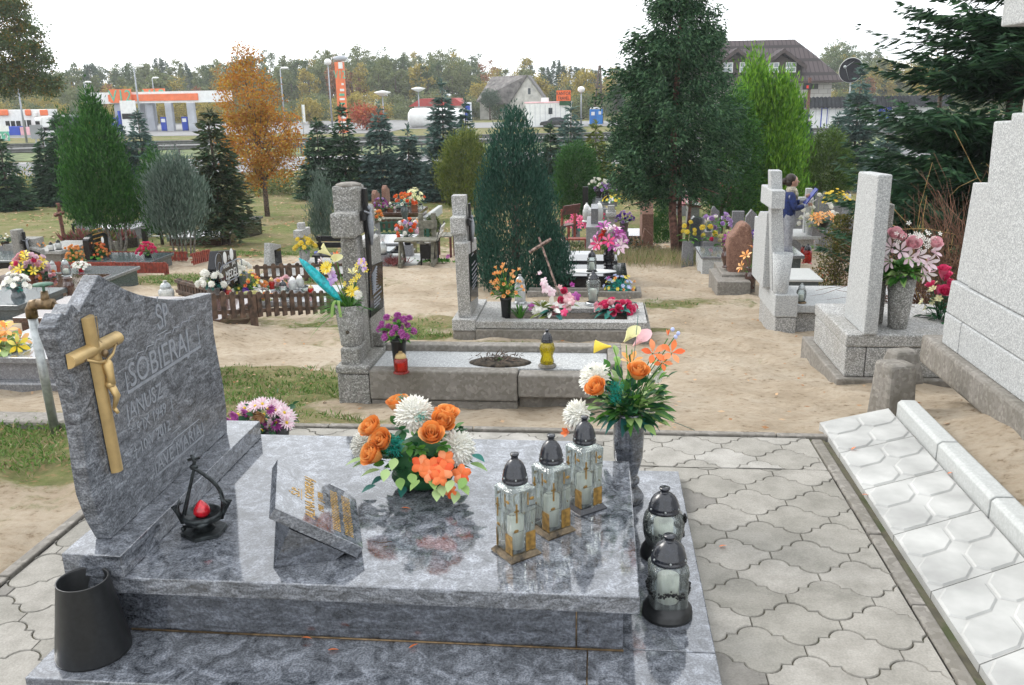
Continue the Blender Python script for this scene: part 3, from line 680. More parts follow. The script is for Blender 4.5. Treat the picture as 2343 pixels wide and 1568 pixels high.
def lantern(loc, h, label, group=None, style='round', r=None, glass='glass_clear', cap='plastic_cap', base='plastic_cap', rz=0, seg=16, candle='candle', capf=.3):
    r = r or h*.2; t = T('grave_lantern', label, 'lantern', loc, rz, group)
    hb = h*.08; hc = h*capf; hg = h-hb-hc
    mb = MB()
    if style == 'square': mb.frus(-r*1.1, r*1.1, -r*1.1, r*1.1, 0, hb, r*.2, r*.2)
    else: mb.lathe([(.001, 0), (r*1.12, 0), (r*1.15, hb*.3), (r*1.0, hb*.5), (r*1.05, hb*.7), (r*.85, hb)], (0, 0, 0), seg)
    mb.obj('base', base, t)
    mb = MB()
    pf = {'round': [(.72, 0), (.8, .05), (.95, .3), (1, .6), (.93, .85), (.75, .95), (.68, 1)], 'straight': [(.9, 0), (.95, .03), (.95, .85), (.85, .93), (.7, 1)],
          'vase': [(.55, 0), (.6, .05), (.8, .4), (1.0, .78), (.95, .9), (.6, 1)], 'waist': [(.8, 0), (.9, .1), (.7, .35), (1, .7), (.8, .95), (.6, 1)]}.get(style)
    if pf: mb.lathe([(a*r, hb+b*hg) for a, b in pf], (0, 0, 0), seg)
    else: mb.frus(-r*.85, r*.85, -r*.85, r*.85, hb, hb+hg*.9, 0, 0); mb.frus(-r*.85, r*.85, -r*.85, r*.85, hb+hg*.901, hb+hg, r*.3, r*.3)
    mb.obj('glass', glass, t)
    mb = MB(); (spire if style == 'vase' else dome)(mb, r*(.72 if style != 'straight' else .8), hc, hb+hg, seg); mb.obj('lid', cap, t)
    if candle:
        mb = MB(); mb.lathe([(.001, hb+.003), (r*.5, hb+.003), (r*.5, hb+hg*.55), (.001, hb+hg*.56)], (0, 0, 0), 10); mb.obj('candle', candle, t)
    return t
BL = {'mum': lambda mb, c, r, d, m: mum(mb, c, r, d, m, 46, .13), 'rose': rose, 'daisy': lambda mb, c, r, d, m: daisy(mb, c, r, d, m, 11, .2, .3, None, 2), 'cup': lambda mb, c, r, d, m: cup(mb, c, r, d, m, 5, .3), 'lily': lambda mb, c, r, d, m: cup(mb, c, r, d, m, 6, 1.0), 'tiny': lambda mb, c, r, d, m: daisy(mb, c, r, d, m, 6, .3, .4)}
def posy(label, cat, loc, rx, rz_h, blooms, leafs='leaf_green', group=None, name='flower_bouquet', pot=None, nl=60, ll=None, bare=0, ry=None):
    # blooms: (material, kind, count, radius); the crown is a dome of rx wide, rz_h high, above an optional pot (r, h, material)
    t = T(name, label, cat, loc, 0, group); ph = pot[1] if pot else 0; ry = ry or rx
    if pot:
        mb = MB(); mb.lathe([(.001, 0), (pot[0]*.7, 0), (pot[0]*.75, .01), (pot[0]*.95, ph*.85), (pot[0]*1.05, ph*.87), (pot[0]*1.05, ph), (pot[0]*.9, ph), (pot[0]*.85, ph*.8), (.001, ph*.8)], (0, 0, 0), 14); mb.obj('pot', pot[2], t)
    c0 = np.array([0, 0, ph])
    FM = (1.4, 2.0); tot = sum(int(b[2]*2.0)+1 for b in blooms); D = hemi(tot, .95); perm = rng.permutation(tot); k = 0
    st = MB()
    far = float(np.dot(np.asarray(loc)-CAM, CF)); fs = .55 if far > 13 else .8
    for mat, kd, cnt, rr in blooms:
        rr = rr*fs
        for _ in range(min(60, int(cnt*FM[far > 13]))):
            d = D[perm[k]]+rng.normal(0, .1, 3); k += 1; d[2] = abs(d[2])+.12; f_ = rng.uniform(.82, 1.02)
            p = c0+np.array([d[0]*rx, d[1]*ry, d[2]*rz_h])*f_
            mb = MB(); BL[kd](mb, p, rr*rng.uniform(.85, 1.1), d+[0, -.35, .1], 0); mb.obj('blossom', mat, t)
            if bare or rz_h > .12: st.tube([c0-[0, 0, .02], (c0+p)/2+[0, 0, .01], p], .0025, 4)
    dl = rng.normal(size=(nl, 3)); dl[:, 2] = np.abs(dl[:, 2])*.8+.05; dl /= np.linalg.norm(dl, axis=1)[:, None]
    ll = ll or rx*.5
    P = c0+dl*np.array([rx, ry, rz_h])*rng.uniform(.15, .75, (nl, 1))
    for p, d in zip(P, dl): leaf(st, p, d*[1, 1, .4]+[0, 0, .1], ll*rng.uniform(.6, 1.1), ll*.38, 0, .4, rng.uniform(-.5, .5))
    st.obj('foliage', leafs, t)
    return t
def vase(label, loc, r, h, mat, prof=None, group=None, seg=20, name='vase'):
    mb = MB(); prof = prof or [(.001, 0), (.75, 0), (.75, .05), (.55, .1), (.6, .16), (1, .45), (1.05, .6), (.8, .78), (.72, .85), (.9, .98), (.95, 1), (.8, 1), (.6, .8)]
    mb.lathe([(a*r, b*h) for a, b in prof], (0, 0, 0), seg)
    o = mb.obj(name, mat, loc=loc); return tag(o, label, 'vase', group)

# ---------------------------------------------------------------- things on and around the blue tomb
def tall_lantern(loc, rz, label, tex):
    t = T('grave_lantern', label, 'lantern', loc, rz, 'tall square lanterns on the tomb'); r = .049
    mb = MB(); q = .058
    mb.lathe([(.001, 0), (q*1.414, 0), (q*1.46, .006), (q*1.3, .014), (q*1.18, .02), (.001, .02)], (0, 0, 0), 4, 0, False, ph=PI/4); mb.obj('base', tex, t)
    mb = MB(); z0, z1 = .02, .235
    mb.frus(-.042, .042, -.042, .042, z0, z1, -.007, -.007); mb.frus(-.049, .049, -.049, .049, z1+.0005, z1+.012, .012, .012)
    mb.lathe([(.037, z1+.012), (.034, z1+.02)], (0, 0, 0), 18)
    for s in (-1, 1):
        pass
    mb.obj('glass', 'glass_clear', t, bevel=.002)
    mb = MB(); mb.lathe([(.001, .022), (.027, .022), (.027, .13), (.001, .13)], (0, 0, 0), 16); mb.obj('candle', 'candle', t)
    mb = MB()
    for a in range(4):
        mb.X = trs((0, 0, 0), rz_(a*PI/2))
        mb.box(.008, .0455, -.0462, -.0445, .022, .088)                      # lower gilt panel by the corner
        mb.box(-.032, -.026, -.0505, -.0488, .135, .2); mb.box(-.038, -.021, -.0505, -.0487, .172, .178)   # cross
        mb.ell((.03, -.0497, .205), (.010, .003, .006), 0, 8, 4); mb.ell((-.03, -.047, .105), (.01, .003, .006), 0, 8, 4)
        mb.box(.013, .017, -.0505, -.0488, .185, .228)
    mb.X = np.eye(4); mb.obj('gilt_ornament', 'gold_paint', t)
    mb = MB()
    for a in range(4):
        mb.X = trs((0, 0, 0), rz_(a*PI/2))
        mb.tube([(-.043, -.0468, .1), (.005, -.0472, .1), (.005, -.0482, .16), (.047, -.049, .165)], .0009, 4); mb.tube([(-.045, -.0488, .165), (-.01, -.0488, .165), (-.01, -.0492, .232)], .0009, 4)
        mb.tube([(.012, -.0492, .18), (.044, -.0496, .18)], .0009, 4)
    mb.X = np.eye(4); mb.obj('painted_line', 'iron_black', t)
    mb = MB(); dome(mb, .0415, .095, z1+.019, 28); mb.obj('lid', 'plastic_cap', t)
    mb = MB()
    for a in range(6): mb = MB(); mb.ell((.0405*math.cos(a*PI/3), .0405*math.sin(a*PI/3), z1+.019+.019), .0035, 0, 6, 4); mb.obj('lid_stud', 'metal_galv', t)
    return t
pA = at(1181, 1264, SZ); pB = at(1262, 1212, SZ); pC = at(1336, 1160, SZ)
plain('base_brown', (.1, .075, .045), .45, .4, .5, 40)
tall_lantern(pA, R(40), 'tall square glass lantern with gilt crosses, nearest of the three on the tomb', 'base_brown')
tall_lantern(pB, R(41), 'tall square glass lantern with gilt crosses, middle one of the three on the tomb', 'base_brown')
tall_lantern(pC, R(38), 'tall square glass lantern on a black base, farthest of three, by the vase', 'plastic_cap')
# two swirled lanterns on the ledge
def swirl(loc, h, label, oval):
    t = T('grave_lantern', label, 'lantern', loc, R(8), 'thick glass lanterns on the granite ledge'); r = .083
    mb = MB(); mb.lathe([(.001, 0), (r, 0), (r*1.0, .012), (r*.96, .016), (r*.97, .026), (r*.9, .032), (r*.8, .05), (.001, .05)], (0, 0, 0), 36); mb.obj('base', 'plastic_black', t)
    mb = MB(); z0 = .05; hg = h-.05-.085; n = 56; K = 40
    def fn(u, v):
        a = u*2*PI; rib = .0022*np.sin(14*(a+v*1.5))*np.clip((v-.42)*4, 0, 1)*(1-np.clip((v-.86)*8, 0, 1))
        sq = (np.abs(np.cos(a))**6+np.abs(np.sin(a))**6)**(-1/6)
        w = (.062+.014*np.sin(PI*v)) if oval else .062*(1+(sq-1)*.75)
        nk = np.clip((v-.86)/.14, 0, 1); w = w*(1-nk)+.052*nk; rr = w+rib
        return rr*np.cos(a), rr*np.sin(a), z0+hg*v
    mb.patch(fn, n, K); mb.obj('glass', 'glass_clear', t)
    mb = MB(); dome(mb, .058, .09, z0+hg-.004, 32); mb.obj('lid', 'plastic_cap', t)
    mb = MB()
    for a in range(6): mb = MB(); mb.ell((.057*math.cos(a*PI/3+.4), .057*math.sin(a*PI/3+.4), z0+hg+.012), .004, 0, 6, 4); mb.obj('lid_stud', 'metal_galv', t)
    mb = MB(); mb.lathe([(.001, .052), (.036, .052), (.036, .14), (.001, .14)], (0, 0, 0), 20); mb.obj('candle', 'candle', t)
    mb = MB(); rr = .069
    for a in np.linspace(-PI*1.0, PI*1.0, 56):
        for k in range(3):
            dz = -.018*abs(math.cos(a*2))-.004*k; mb.ell((rr*math.cos(a-.9)+rng.normal(0, .001), rr*math.sin(a-.9)+rng.normal(0, .001), .118+dz+rng.normal(0, .003)), rng.uniform(.003, .006), 0, 5, 4)
    if oval:
        for k in range(9): mb.ell((.075+.006*math.sin(k), -.01+.004*k, .16-.012*k), (.006, .008, .01), 0, 6, 4)
    mb.obj('garland', 'iron_black', t)
    return t
swirl(at(1526, 1403, .035), .285, 'thick square swirled glass lantern with a dark garland, nearest the camera on the ledge', 0)
swirl(at(1516, 1268, .035), .27, 'rounded swirled glass lantern with black lid, behind the square one on the ledge', 1)
# granite vase and its bouquet
vp_ = np.array([.133, 3.395, .035])
vase('tall dark blue granite vase on the ledge at the far corner of the tomb slab', vp_, .075, .40, 'granite_blue_dark', [(.001, 0), (.9, 0), (.92, .06), (.8, .1), (.62, .15), (.5, .19), (.66, .215), (.66, .25), (.5, .28), (.62, .36), (.8, .5), (.84, .7), (.84, .85), (.88, .97), (.9, 1), (.78, 1), (.7, .7), (.001, .6)], seg=36)
def PB(px, py, Y): return atY(px, py, Y)-vp_
t = T('flower_bouquet', 'large bouquet of orange roses, white chrysanthemums and calla lilies in the tall granite vase', 'flowers', vp_)
def bl(fn, name, mat, *a, **k):
    mb = MB(); fn(mb, *a, **k); return mb.obj(name, mat, t)
bl(rose, 'rose', 'petal_orange', PB(1458, 858, 3.30), .048, (.15, -.5, 1.0)); bl(rose, 'rose', 'petal_orange', PB(1370, 893, 3.27), .047, (-.5, -.6, .8))
bl(mum, 'chrysanthemum', 'petal_white', PB(1364, 868, 3.36), .075, (-.6, -.5, .6), n=200); bl(mum, 'chrysanthemum', 'petal_white', PB(1325, 950, 3.28), .07, (-.8, -.6, .2), n=200)
bl(mum, 'chrysanthemum', 'petal_white', PB(1495, 855, 3.44), .05, (.7, 0, .4), n=110)
bl(calla, 'calla_lily', 'petal_yellow', PB(1398, 793, 3.34), .045, (-.9, -.2, .05)); bl(calla, 'calla_lily', 'petal_cream', PB(1428, 783, 3.36), .042, (.55, -.3, .8)); bl(calla, 'calla_lily', 'petal_pink', PB(1449, 792, 3.38), .045, (.6, -.3, .75))
for px, py, Y, r in ((1494, 803, 3.35, .032), (1536, 802, 3.36, .03), (1514, 824, 3.36, .024)): bl(cup, 'lily', 'petal_coral', PB(px, py+6, Y), r, (.2, -.7, .5), n=5, op=.95)
bl(cup, 'tulip_bud', 'petal_coral', PB(1528, 768, 3.36), .016, (0, 0, 1), n=4, op=.05)
bl(cup, 'lily', 'petal_orange', PB(1443, 832, 3.36), .035, (0, -.3, 1), n=5, op=.7); bl(cup, 'lily', 'petal_coral', PB(1302, 990, 3.25), .025, (-.5, -.6, .3), n=5, op=.3)
for px, py in ((1539, 754), (1552, 763), (1546, 771)): bl(lambda mb, c: mb.ell(c, (.008, .008, .009), 0, 8, 6), 'berry', 'petal_blue', PB(px, py, 3.36))
mb = MB(); neck = np.array([0, 0, .37])
for px, py, Y in ((1458, 858, 3.31), (1370, 893, 3.3), (1364, 868, 3.36), (1404, 795, 3.34), (1433, 790, 3.36), (1446, 800, 3.38), (1494, 808, 3.35), (1538, 808, 3.36), (1528, 775, 3.36), (1546, 768, 3.36), (1515, 830, 3.36)):
    p = PB(px, py, Y); mb.tube([neck*.9, neck*.45+p*.55-[p[0]*.12, 0, 0], p], .0022, 5)
mb.ell(neck+[.0, 0, .05], (.04, .035, .07), 1, 12, 8)
for k in range(330):
    a = rng.uniform(0, 2*PI); d = np.array([math.cos(a), math.sin(a)*.8, rng.uniform(-.1, 1.7)]); s0 = rng.uniform(.02, .145)
    leaf(mb, neck+[0, 0, .015]+d*s0, d, rng.uniform(.05, .09), rng.uniform(.022, .034), rng.choice([0, 0, 1, 1, 2]), rng.uniform(.1, .6), rng.uniform(-.6, .6))
for k in range(15):
    a = rng.uniform(0, 2*PI); d = np.array([math.cos(a), math.sin(a), .1]); leaf(mb, neck+d*.05+[0, 0, .01], d, rng.uniform(.06, .085), .035, 3, .8, rng.uniform(-.3, .3))
for px, py, L in ((1500, 900, .1), (1508, 870, .09), (1515, 905, .09), (1345, 925, .06)): p = PB(px, py, 3.36); leaf(mb, p*.65+neck*.35, p-neck+[.02, 0, -.02], L, .03, 2, .3)
for px, py in ((1460, 757), (1530, 960), (1590, 985)): 
    p = PB(px, py-35 if py < 800 else py, 3.34); mb.tube([neck, (neck+p)/2+[0, 0, .03], p], .0012, 4, 3)
mb.obj('foliage', ['leaf_green', 'leaf_dark', 'leaf_pale', 'leaf_teal'], t)
mb = MB(); c_ = PB(1408, 885, 3.30); frond(mb, c_, .038, 0, 420, .0012); frond(mb, c_+[0, 0, -.045], .032, 0, 260, .0012); mb.obj('filler_greenery', 'frond_teal', t)

# round arrangement on the slab
aB = np.array([-.66, 3.02, SZ]); t = T('flower_arrangement', 'low arrangement of orange roses, white chrysanthemums and orange orchids lying on the granite slab', 'flowers', aB)
def PA(px, py, Y): return atY(px, py, Y)-aB
for px, py, Y, d in ((857, 988, 2.98, (-.6, -.7, .6)), (861, 1043, 2.90, (-.7, -.8, .1)), (988, 1001, 2.90, (.15, -.9, .5)), (1020, 960, 3.02, (.3, -.3, .9)), (915, 935, 3.12, (-.3, -.2, .9)), (1008, 975, 2.98, (.5, -.7, .5)), (880, 1015, 2.93, (-.4, -.9, .3))): bl(rose, 'rose', 'petal_orange', PA(px, py, Y), .05, np.array(d)+[0, .1, .55])
for px, py, Y, d, r in ((948, 952, 3.04, (0, -.5, .9), .075), (1045, 1025, 2.98, (.7, -.7, .35), .068), (836, 1020, 3.05, (-.9, -.3, .3), .055)): bl(mum, 'chrysanthemum', 'petal_white', PA(px, py, Y), r*1.12, d, n=260, w=.1)
for px, py, Y in ((962, 1063, 2.86), (981, 1082, 2.84), (1018, 1052, 2.87), (1008, 1090, 2.83), (1055, 1085, 2.87), (1030, 1125, 2.85), (985, 1068, 2.85), (1016, 1075, 2.84)): bl(orchid, 'orchid', 'petal_coral', PA(px, py, Y), .037 if py < 1100 else .026, (rng.normal(0, .3), -.9, .5))
mb = MB(); mb.ell((0, 0, .1), (.12, .1, .1), 1, 14, 8)
for k in range(230):
    a = rng.uniform(0, 2*PI); d = np.array([math.cos(a), math.sin(a)*.8, rng.uniform(.1, 1.2)]); leaf(mb, np.array([0, 0, .07])+d*[1.1, 1, 1]*rng.uniform(.05, .135), d, rng.uniform(.04, .07), .032, rng.choice([0, 1, 1]), .3, rng.uniform(-.8, .8))
for px, py in ((905, 1060), (885, 1085), (940, 1095), (915, 1105), (960, 1110), (990, 1105), (1010, 1120), (1035, 1110), (1055, 1120), (1065, 1105), (1000, 1130), (1045, 1135)):
    p = PA(px, py-12, 2.84+rng.uniform(-.02, .02)); p[2] = max(p[2], .03); leaf(mb, p, (rng.normal(0, .35), -.8, -.45), .055, .036, 2, .05, rng.uniform(-.3, .3))
for px, py, sx in ((850, 1055, -1), (835, 1050, -1), (1075, 1060, 1), (870, 1075, -1)): p = PA(px, py, 2.95); p[2] = max(p[2], .03); leaf(mb, p, (sx, -.4, .05), .075, .034, 2, .3)
for px, py, sx in ((880, 1090, -.6), (1080, 1040, 1), (860, 1110, -.8), (925, 1120, 0)): p = PA(px, py, 2.95); p[2] = max(p[2], .03); leaf(mb, p, (sx, -.6, -.1), .06, .035, 3, .2)
for px, py in ((935, 1022), (965, 1028), (920, 985), (1015, 1020)):
    p = PA(px, py, 2.9); 
    for q in range(5): leaf(mb, p, (math.cos(q*1.25), -.6, math.sin(q*1.25)), .036, .028, 0 if py > 1000 else 1, .1)
mb.obj('foliage', ['leaf_green', 'leaf_dark', 'leaf_pale', 'leaf_teal'], t)
mb = MB(); frond(mb, PA(902, 1020, 2.93), .045, 0, 900, .0014); frond(mb, PA(922, 915, 3.1), .025, 0, 250, .0014); frond(mb, PA(965, 955, 2.97), .03, 0, 120, .0012); mb.obj('filler_greenery', 'frond_teal', t)
mb = MB(); mb.ell((0, 0, .045), (.12, .09, .05), 0, 16, 8); mb.obj('base', 'leaf_dark', t)

# bronze oil lamp with the red glass flame
lp = at(468, 1218, SZ); t = T('votive_lamp', 'black wrought iron votive lamp with a red glass flame in its bowl, before the headstone', 'lamp', lp, R(20)); t.scale = (1.25,)*3
mb = MB(); q = [(.062*math.cos(a), .062*math.sin(a)) for a in np.arange(6)*PI/3+.2]; mb.prism(q, 'z', .001, .012); mb.obj('base', 'iron_cast', t, bevel=.001)
mb = MB(); mb.lathe([(.001, .012), (.03, .013), (.022, .024), (.03, .032), (.052, .045), (.056, .058), (.05, .062), (.045, .06), (.042, .052), (.001, .046)], (0, 0, 0), 28); mb.obj('bowl', 'iron_cast', t)
mb = MB(); mb.lathe([(.001, .05), (.018, .052), (.023, .062), (.021, .074), (.012, .088), (.003, .097), (.001, .098)], (0, 0, 0), 16); mb.obj('flame_glass', 'wax_red', t)
mb = MB(); th_ = np.linspace(0, 1, 12)
mb.tube([(.052-.06*s_**2.2+.012*math.sin(s_*PI), -.002, .055+.14*s_) for s_ in th_], .0055, 8); mb.tube([(-.05+.045*s_, .004, .05+.145*s_) for s_ in th_], [.006-.002*s_ for s_ in th_], 8)
for s_ in (-1, 1):
    for k in range(3): mb.tube([(s_*.05, .01*k-.01, .04), (s_*(.062+.006*k), .012*k-.01, .08), (s_*(.052-.004*k), .01*k-.008, .115-.012*k)], [.006, .007, .001], 6)
mb.tube([(-.01, 0, .19), (-.003, 0, .21), (-.008, 0, .232)], .005, 8); mb.tube([(-.02, 0, .218), (.012, 0, .222)], .004, 6); mb.ell((-.006, 0, .197), (.012, .008, .008))
mb.tube([(.06, -.02, .08), (.068, -.022, .088), (.062, -.022, .096), (.056, -.02, .088)], .0025, 5); mb.ell((-.05, -.025, .03), .007); mb.tube([(-.05, -.02, .035), (0, -.052, .045), (.05, -.03, .05)], [.003, .008, .003], 6)
mb.obj('handle', 'iron_cast', t)

# black plastic cone vase on the ledge
kp = at(216, 1488, .035); hk = atY(186, 1331, kp[1])[2]-.035+.01
mb = MB(); mb.lathe([(.001, .004), (.102, .004), (.11, 0), (.112, .008), (.075, hk-.002), (.076, hk), (.072, hk), (.07, hk-.004), (.098, .012), (.001, .012)], (0, 0, 0), 48)
mb.ell((.02, .03, .03), (.012, .012, .01), 1)
tag(mb.obj('flower_vase', ['plastic_black', 'metal_galv'], loc=kp), 'empty matt black plastic cone vase standing on the granite ledge in the left corner', 'vase')

# pink chrysanthemums behind the tomb
mp = np.array([-1.62, 3.93, 0]); t = T('potted_flowers', 'pot of fading pink and white chrysanthemums behind the blue tomb', 'flowers', mp)
mb = MB(); mb.lathe([(.001, 0), (.08, 0), (.1, .13), (.095, .13), (.001, .12)], (0, 0, 0), 18); mb.obj('pot', 'plastic_black', t)
sp_ = [(530, 960, 1), (545, 948, 1), (560, 935, 0), (575, 950, 2), (585, 930, 0), (600, 925, 0), (612, 935, 1), (622, 930, 0), (630, 940, 0), (640, 935, 0), (650, 945, 0), (660, 955, 0), (655, 968, 0), (648, 980, 0), (630, 965, 1), (610, 960, 1), (590, 965, 2), (570, 970, 0), (545, 972, 1), (560, 985, 0), (535, 985, 0), (600, 985, 1), (615, 982, 1), (632, 990, 0), (620, 995, 0), (580, 985, 0), (590, 945, 2), (570, 942, 1), (640, 972, 0), (553, 960, 2), (605, 948, 2), (625, 952, 1)]
for px, py, k in sp_:
    p = atY(px, py, 3.93+rng.uniform(-.1, .08))-mp; p[2] = max(p[2], .12)
    mb = MB(); daisy(mb, p, rng.uniform(.038, .052), (rng.normal(0, .4)+(px-595)/120, -.5, .7 if k == 0 else -.1), 0, 15, .11, .2 if k == 0 else .9, 1, 2); mb.obj('blossom', [['petal_lightpink', 'petal_magenta', 'leaf_fallen'][k], 'petal_yellow'], t)
mb = MB()
for k in range(110):
    a = rng.uniform(0, 2*PI); d = np.array([math.cos(a), math.sin(a), rng.uniform(.1, 1)]); leaf(mb, np.array([0, 0, .12])+d*rng.uniform(.02, .13), d, .05, .025, 0, .3, rng.uniform(-1, 1))
mb.obj('foliage', 'leaf_dark', t)

# fallen petals
for i, (px, py, z, lb) in enumerate(((750, 1489, .036, 'fallen orange petal in the middle of the lower granite ledge'), (935, 1485, .036, 'fallen orange petal on the ledge, right of the middle one'), (690, 1460, .045, 'tiny fallen orange petal against the foot of the tomb pedestal'), (918, 1163, SZ+.001, 'dry orange petal lying on the slab in front of the flower arrangement'),
                                 (1645, 1252, .002, 'orange petal on the grey pavers beside the swirled lanterns'), (1948, 1030, .024, 'orange petal on the first white tile of the path'), (2168, 1085, .024, 'orange petal on the white path against the kerb stones'), (1972, 1133, .014, 'orange petal on the thin kerb between pavers and white tiles'))):
    p = at(px, py, z+.002); mb = MB(); a = rng.uniform(0, 3); leaf(mb, (0, 0, .002), (math.cos(a)*.9+1, math.sin(a)*.3, .1), .035, .014, 0, .15, .3)
    tag(mb.obj('fallen_petal', 'petal_coral', loc=p), lb, 'petal', 'fallen orange petals')

# ---------------------------------------------------------------- graves of the slope
def pb(xl, xr, pt, pm, Y, dep, zb=None):
    a = atY(xl, (pt+pm)/2, Y); b = atY(xr, (pt+pm)/2, Y); xm = (xl+xr)/2
    return (a[0], b[0], Y, Y+dep, atY(xm, pm, Y)[2] if zb is None else zb, atY(xm, pt, Y)[2])
def part(root, name, mat, boxes, bevel=.006, prs=()):
    mb = MB()
    L = root.location
    for b in boxes: mb.box(b[0]-L.x, b[1]-L.x, b[2]-L.y, b[3]-L.y, b[4]-L.z, b[5]-L.z)
    for poly, ax, a, b in prs:
        o = {'x': (L.y, L.z), 'y': (L.x, L.z), 'z': (L.x, L.y)}[ax]; oo = {'x': L.x, 'y': L.y, 'z': L.z}[ax]
        mb.prism([(p[0]-o[0], p[1]-o[1]) for p in poly], ax, a-oo, b-oo)
    return mb.obj(name, mat, root, bevel=bevel)
def stele(shape, y0, y1, z0, z1):
    w = y1-y0; h = z1-z0
    if shape == 'round': P = [(0, 0), (1, 0), (1, .8)]+[(.5+.5*math.cos(a), .8+.2*math.sin(a)) for a in np.linspace(0, PI, 10)[1:-1]]+[(0, .8)]
    elif shape == 'wave': P = [(0, 0), (1, 0), (1.04, .5), (1, .86), (.8, .88), (.6, .93), (.4, 1), (.2, .99), (.03, .9), (-.03, .5)]
    elif shape == 'gable': P = [(0, 0), (1, 0), (1, .86), (.5, 1), (0, .8)]
    elif shape == 'notch': P = [(0, 0), (1, 0), (1, .93), (.85, 1), (.65, .93), (.5, .86), (.35, .93), (.15, 1), (0, .93)]
    elif shape == 'slant': P = [(0, 0), (1, 0), (1, 1), (.15, .97), (0, .6)]
    else: P = [(0, 0), (1, 0), (1, 1), (0, 1)]
    return [(y0+a*w, z0+b*h) for a, b in P]
CRUX = None
def crucifix(root, x, y, z, h, mat='iron_black', figm='silver_letters', side=1):
    c = bpy.data.objects.new('crucifix', None); col.objects.link(c); c.parent = root; c.location = Vector((x, y, z))-root.location
    mb = MB(); w = h*.055; mb.box(0, side*.02, -w, w, -h*.62, h*.38); mb.box(side*.001, side*.021, -h*.2, h*.2, h*.02, h*.14); mb.obj('bars', mat, c, bevel=.002)
    f = MB(); q = .032*side; f.tube([(q, 0, h*.1), (q, 0, -.02*h), (q, .005, -h*.12), (q, .01, -h*.3)], [h*.03, h*.045, h*.04, h*.015], 6); f.ell((q, 0, h*.15), h*.03, 0, 6, 4)
    for s in (-1, 1): f.tube([(q, 0, h*.08), (q*.8, s*h*.17, h*.13)], [h*.018, h*.012], 5)
    f.obj('figure', figm, c)
def rel(root, fn):
    L = np.array(root.location); return fn, L
def cone(root, name, mat, c, rt, rb, h, seg=20):
    mb = MB(); mb.lathe([(.001, 0), (rb, 0), (rb*1.02, .005), (rt, h), (rt*.85, h), (rt*.8, h*.8), (.001, h*.8)], tuple(np.asarray(c)-np.array(root.location)), seg); return mb.obj(name, mat, root)

# grave with the tall mossy cross
Y1 = 5.05; zf = atY(1000, 850, Y1)[2]; Yb1 = at(1150, 787, zf+.02)[1]
r = T('concrete_grave', 'old mossy concrete grave with a tall rough cross, nearest beyond the pavement', 'grave', (atY(775, 930, Y1)[0], Y1, g(-1.6, Y1)))
hb = pb(773, 845, 838, 930, Y1, Yb1-Y1)
part(r, 'head_block', 'terrazzo_old', [(hb[0], hb[1], Y1, Yb1, -.5, hb[5]-.055), (hb[0]-.006, hb[1]+.004, Y1-.012, Yb1, hb[5]-.05, hb[5]-.0)], .012)
x1 = atY(1185, 880, Y1)[0]; x2 = atY(1425, 880, Y1)[0]
part(r, 'kerb', 'concrete', [(hb[1]+.003, x1-.003, Y1-.002, Y1+.1, zf-.19, zf), (hb[1]+.003, x1-.003, Y1+.012, Y1+.1, -.6, zf-.195), (x1+.003, x2, Y1-.02, Y1+.1, zf-.155, zf-.012), (x1, x2-.03, Y1+.05, Y1+.12, -.6, zf-.17), (hb[1]+.003, x2, Yb1-.1, Yb1, -.7, zf+.035), (x2-.09, x2-.002, Y1+.102, Yb1-.102, -.7, zf+.03)], .01)
part(r, 'slab', 'terrazzo_light', [(hb[1]+.005, x2-.093, Y1+.102, Yb1-.102, -.4, zf-.006)], .004)
mb = MB(); L = r.location; c_ = at(1143, 832, zf); mb.ell((c_[0]-L.x, c_[1]-L.y+.04, zf-.004-L.z), (.2, .11, .02), 0, 20, 6)
mb.obj('planting_hole', 'soil', r)
part(r, 'head_ledge', 'terrazzo_old', [(hb[0]+.02, hb[1]+.0, Y1+.42, Yb1-.05, hb[5]+.001, hb[5]+.1), pb(779, 822, 798, 838, Y1+.03, .2)], .012)
Yt = Y1+.2
u = pb(762, 820, 428, 492, Yt, .17); s_ = pb(789, 824, 545, 835, Yt+.01, .15)
part(r, 'cross_shaft', 'terrazzo_old', [], .015, [([(u[0], u[4]-.03), (u[1]-.01, u[4]-.03), (u[1], u[5]), (u[0]-.006, u[5]+.004)], 'y', u[2], u[3]), ([(s_[0]-.004, s_[5]), (s_[0]-.003, hb[5]+.0), (s_[1]+.012, hb[5]+.0), (s_[1]+.004, s_[5])], 'y', s_[2], s_[3])])
a_ = pb(750, 807, 489, 547, Y1+.08, .5); part(r, 'cross_arm', 'terrazzo_old', [(a_[0]+.012, a_[1]+.012, a_[2], a_[3], a_[4], a_[5])], .018)
mb = MB(); mb.ell(((u[0]+u[1])/2-L.x, Yt+.085-L.y, u[5]-L.z+.004), ((u[1]-u[0])*.53, .09, .018), 0, 12, 5); mb.obj('cap', 'concrete', r)
st = pb(827, 840, 566, 815, Y1+.37, .42)
part(r, 'headstone', 'terrazzo_old', [], .008, [([(st[2]+.03, st[4]-.1), (st[3], st[4]-.1), (st[3]-.02, st[5]+.02), (st[2], st[5])], 'x', st[0]-.03, st[1]+.01)])
px_ = st[1]+.012
part(r, 'plaque', 'granite_black', [], .002, [([tuple(atX(a, b, px_)[1:]) for a, b in ((846, 728), (875, 703), (873, 597), (842, 612))], 'x', px_, px_+.008)])
def lines(root, X, y0, y1, zs, mat='silver_letters', th=.006, name='inscription'):
    mb = MB(); L = root.location
    for z, a, b in zs:
        yy = y0+(y1-y0)*a
        while yy < y0+(y1-y0)*b: w = rng.uniform(.006, .012); mb.box(X-L.x, X+.0012-L.x, yy-L.y, yy+w-L.y, z-L.z, z+th*rng.uniform(.7, 1.1)-L.z); yy += w+.004
    return mb.obj(name, mat, root)
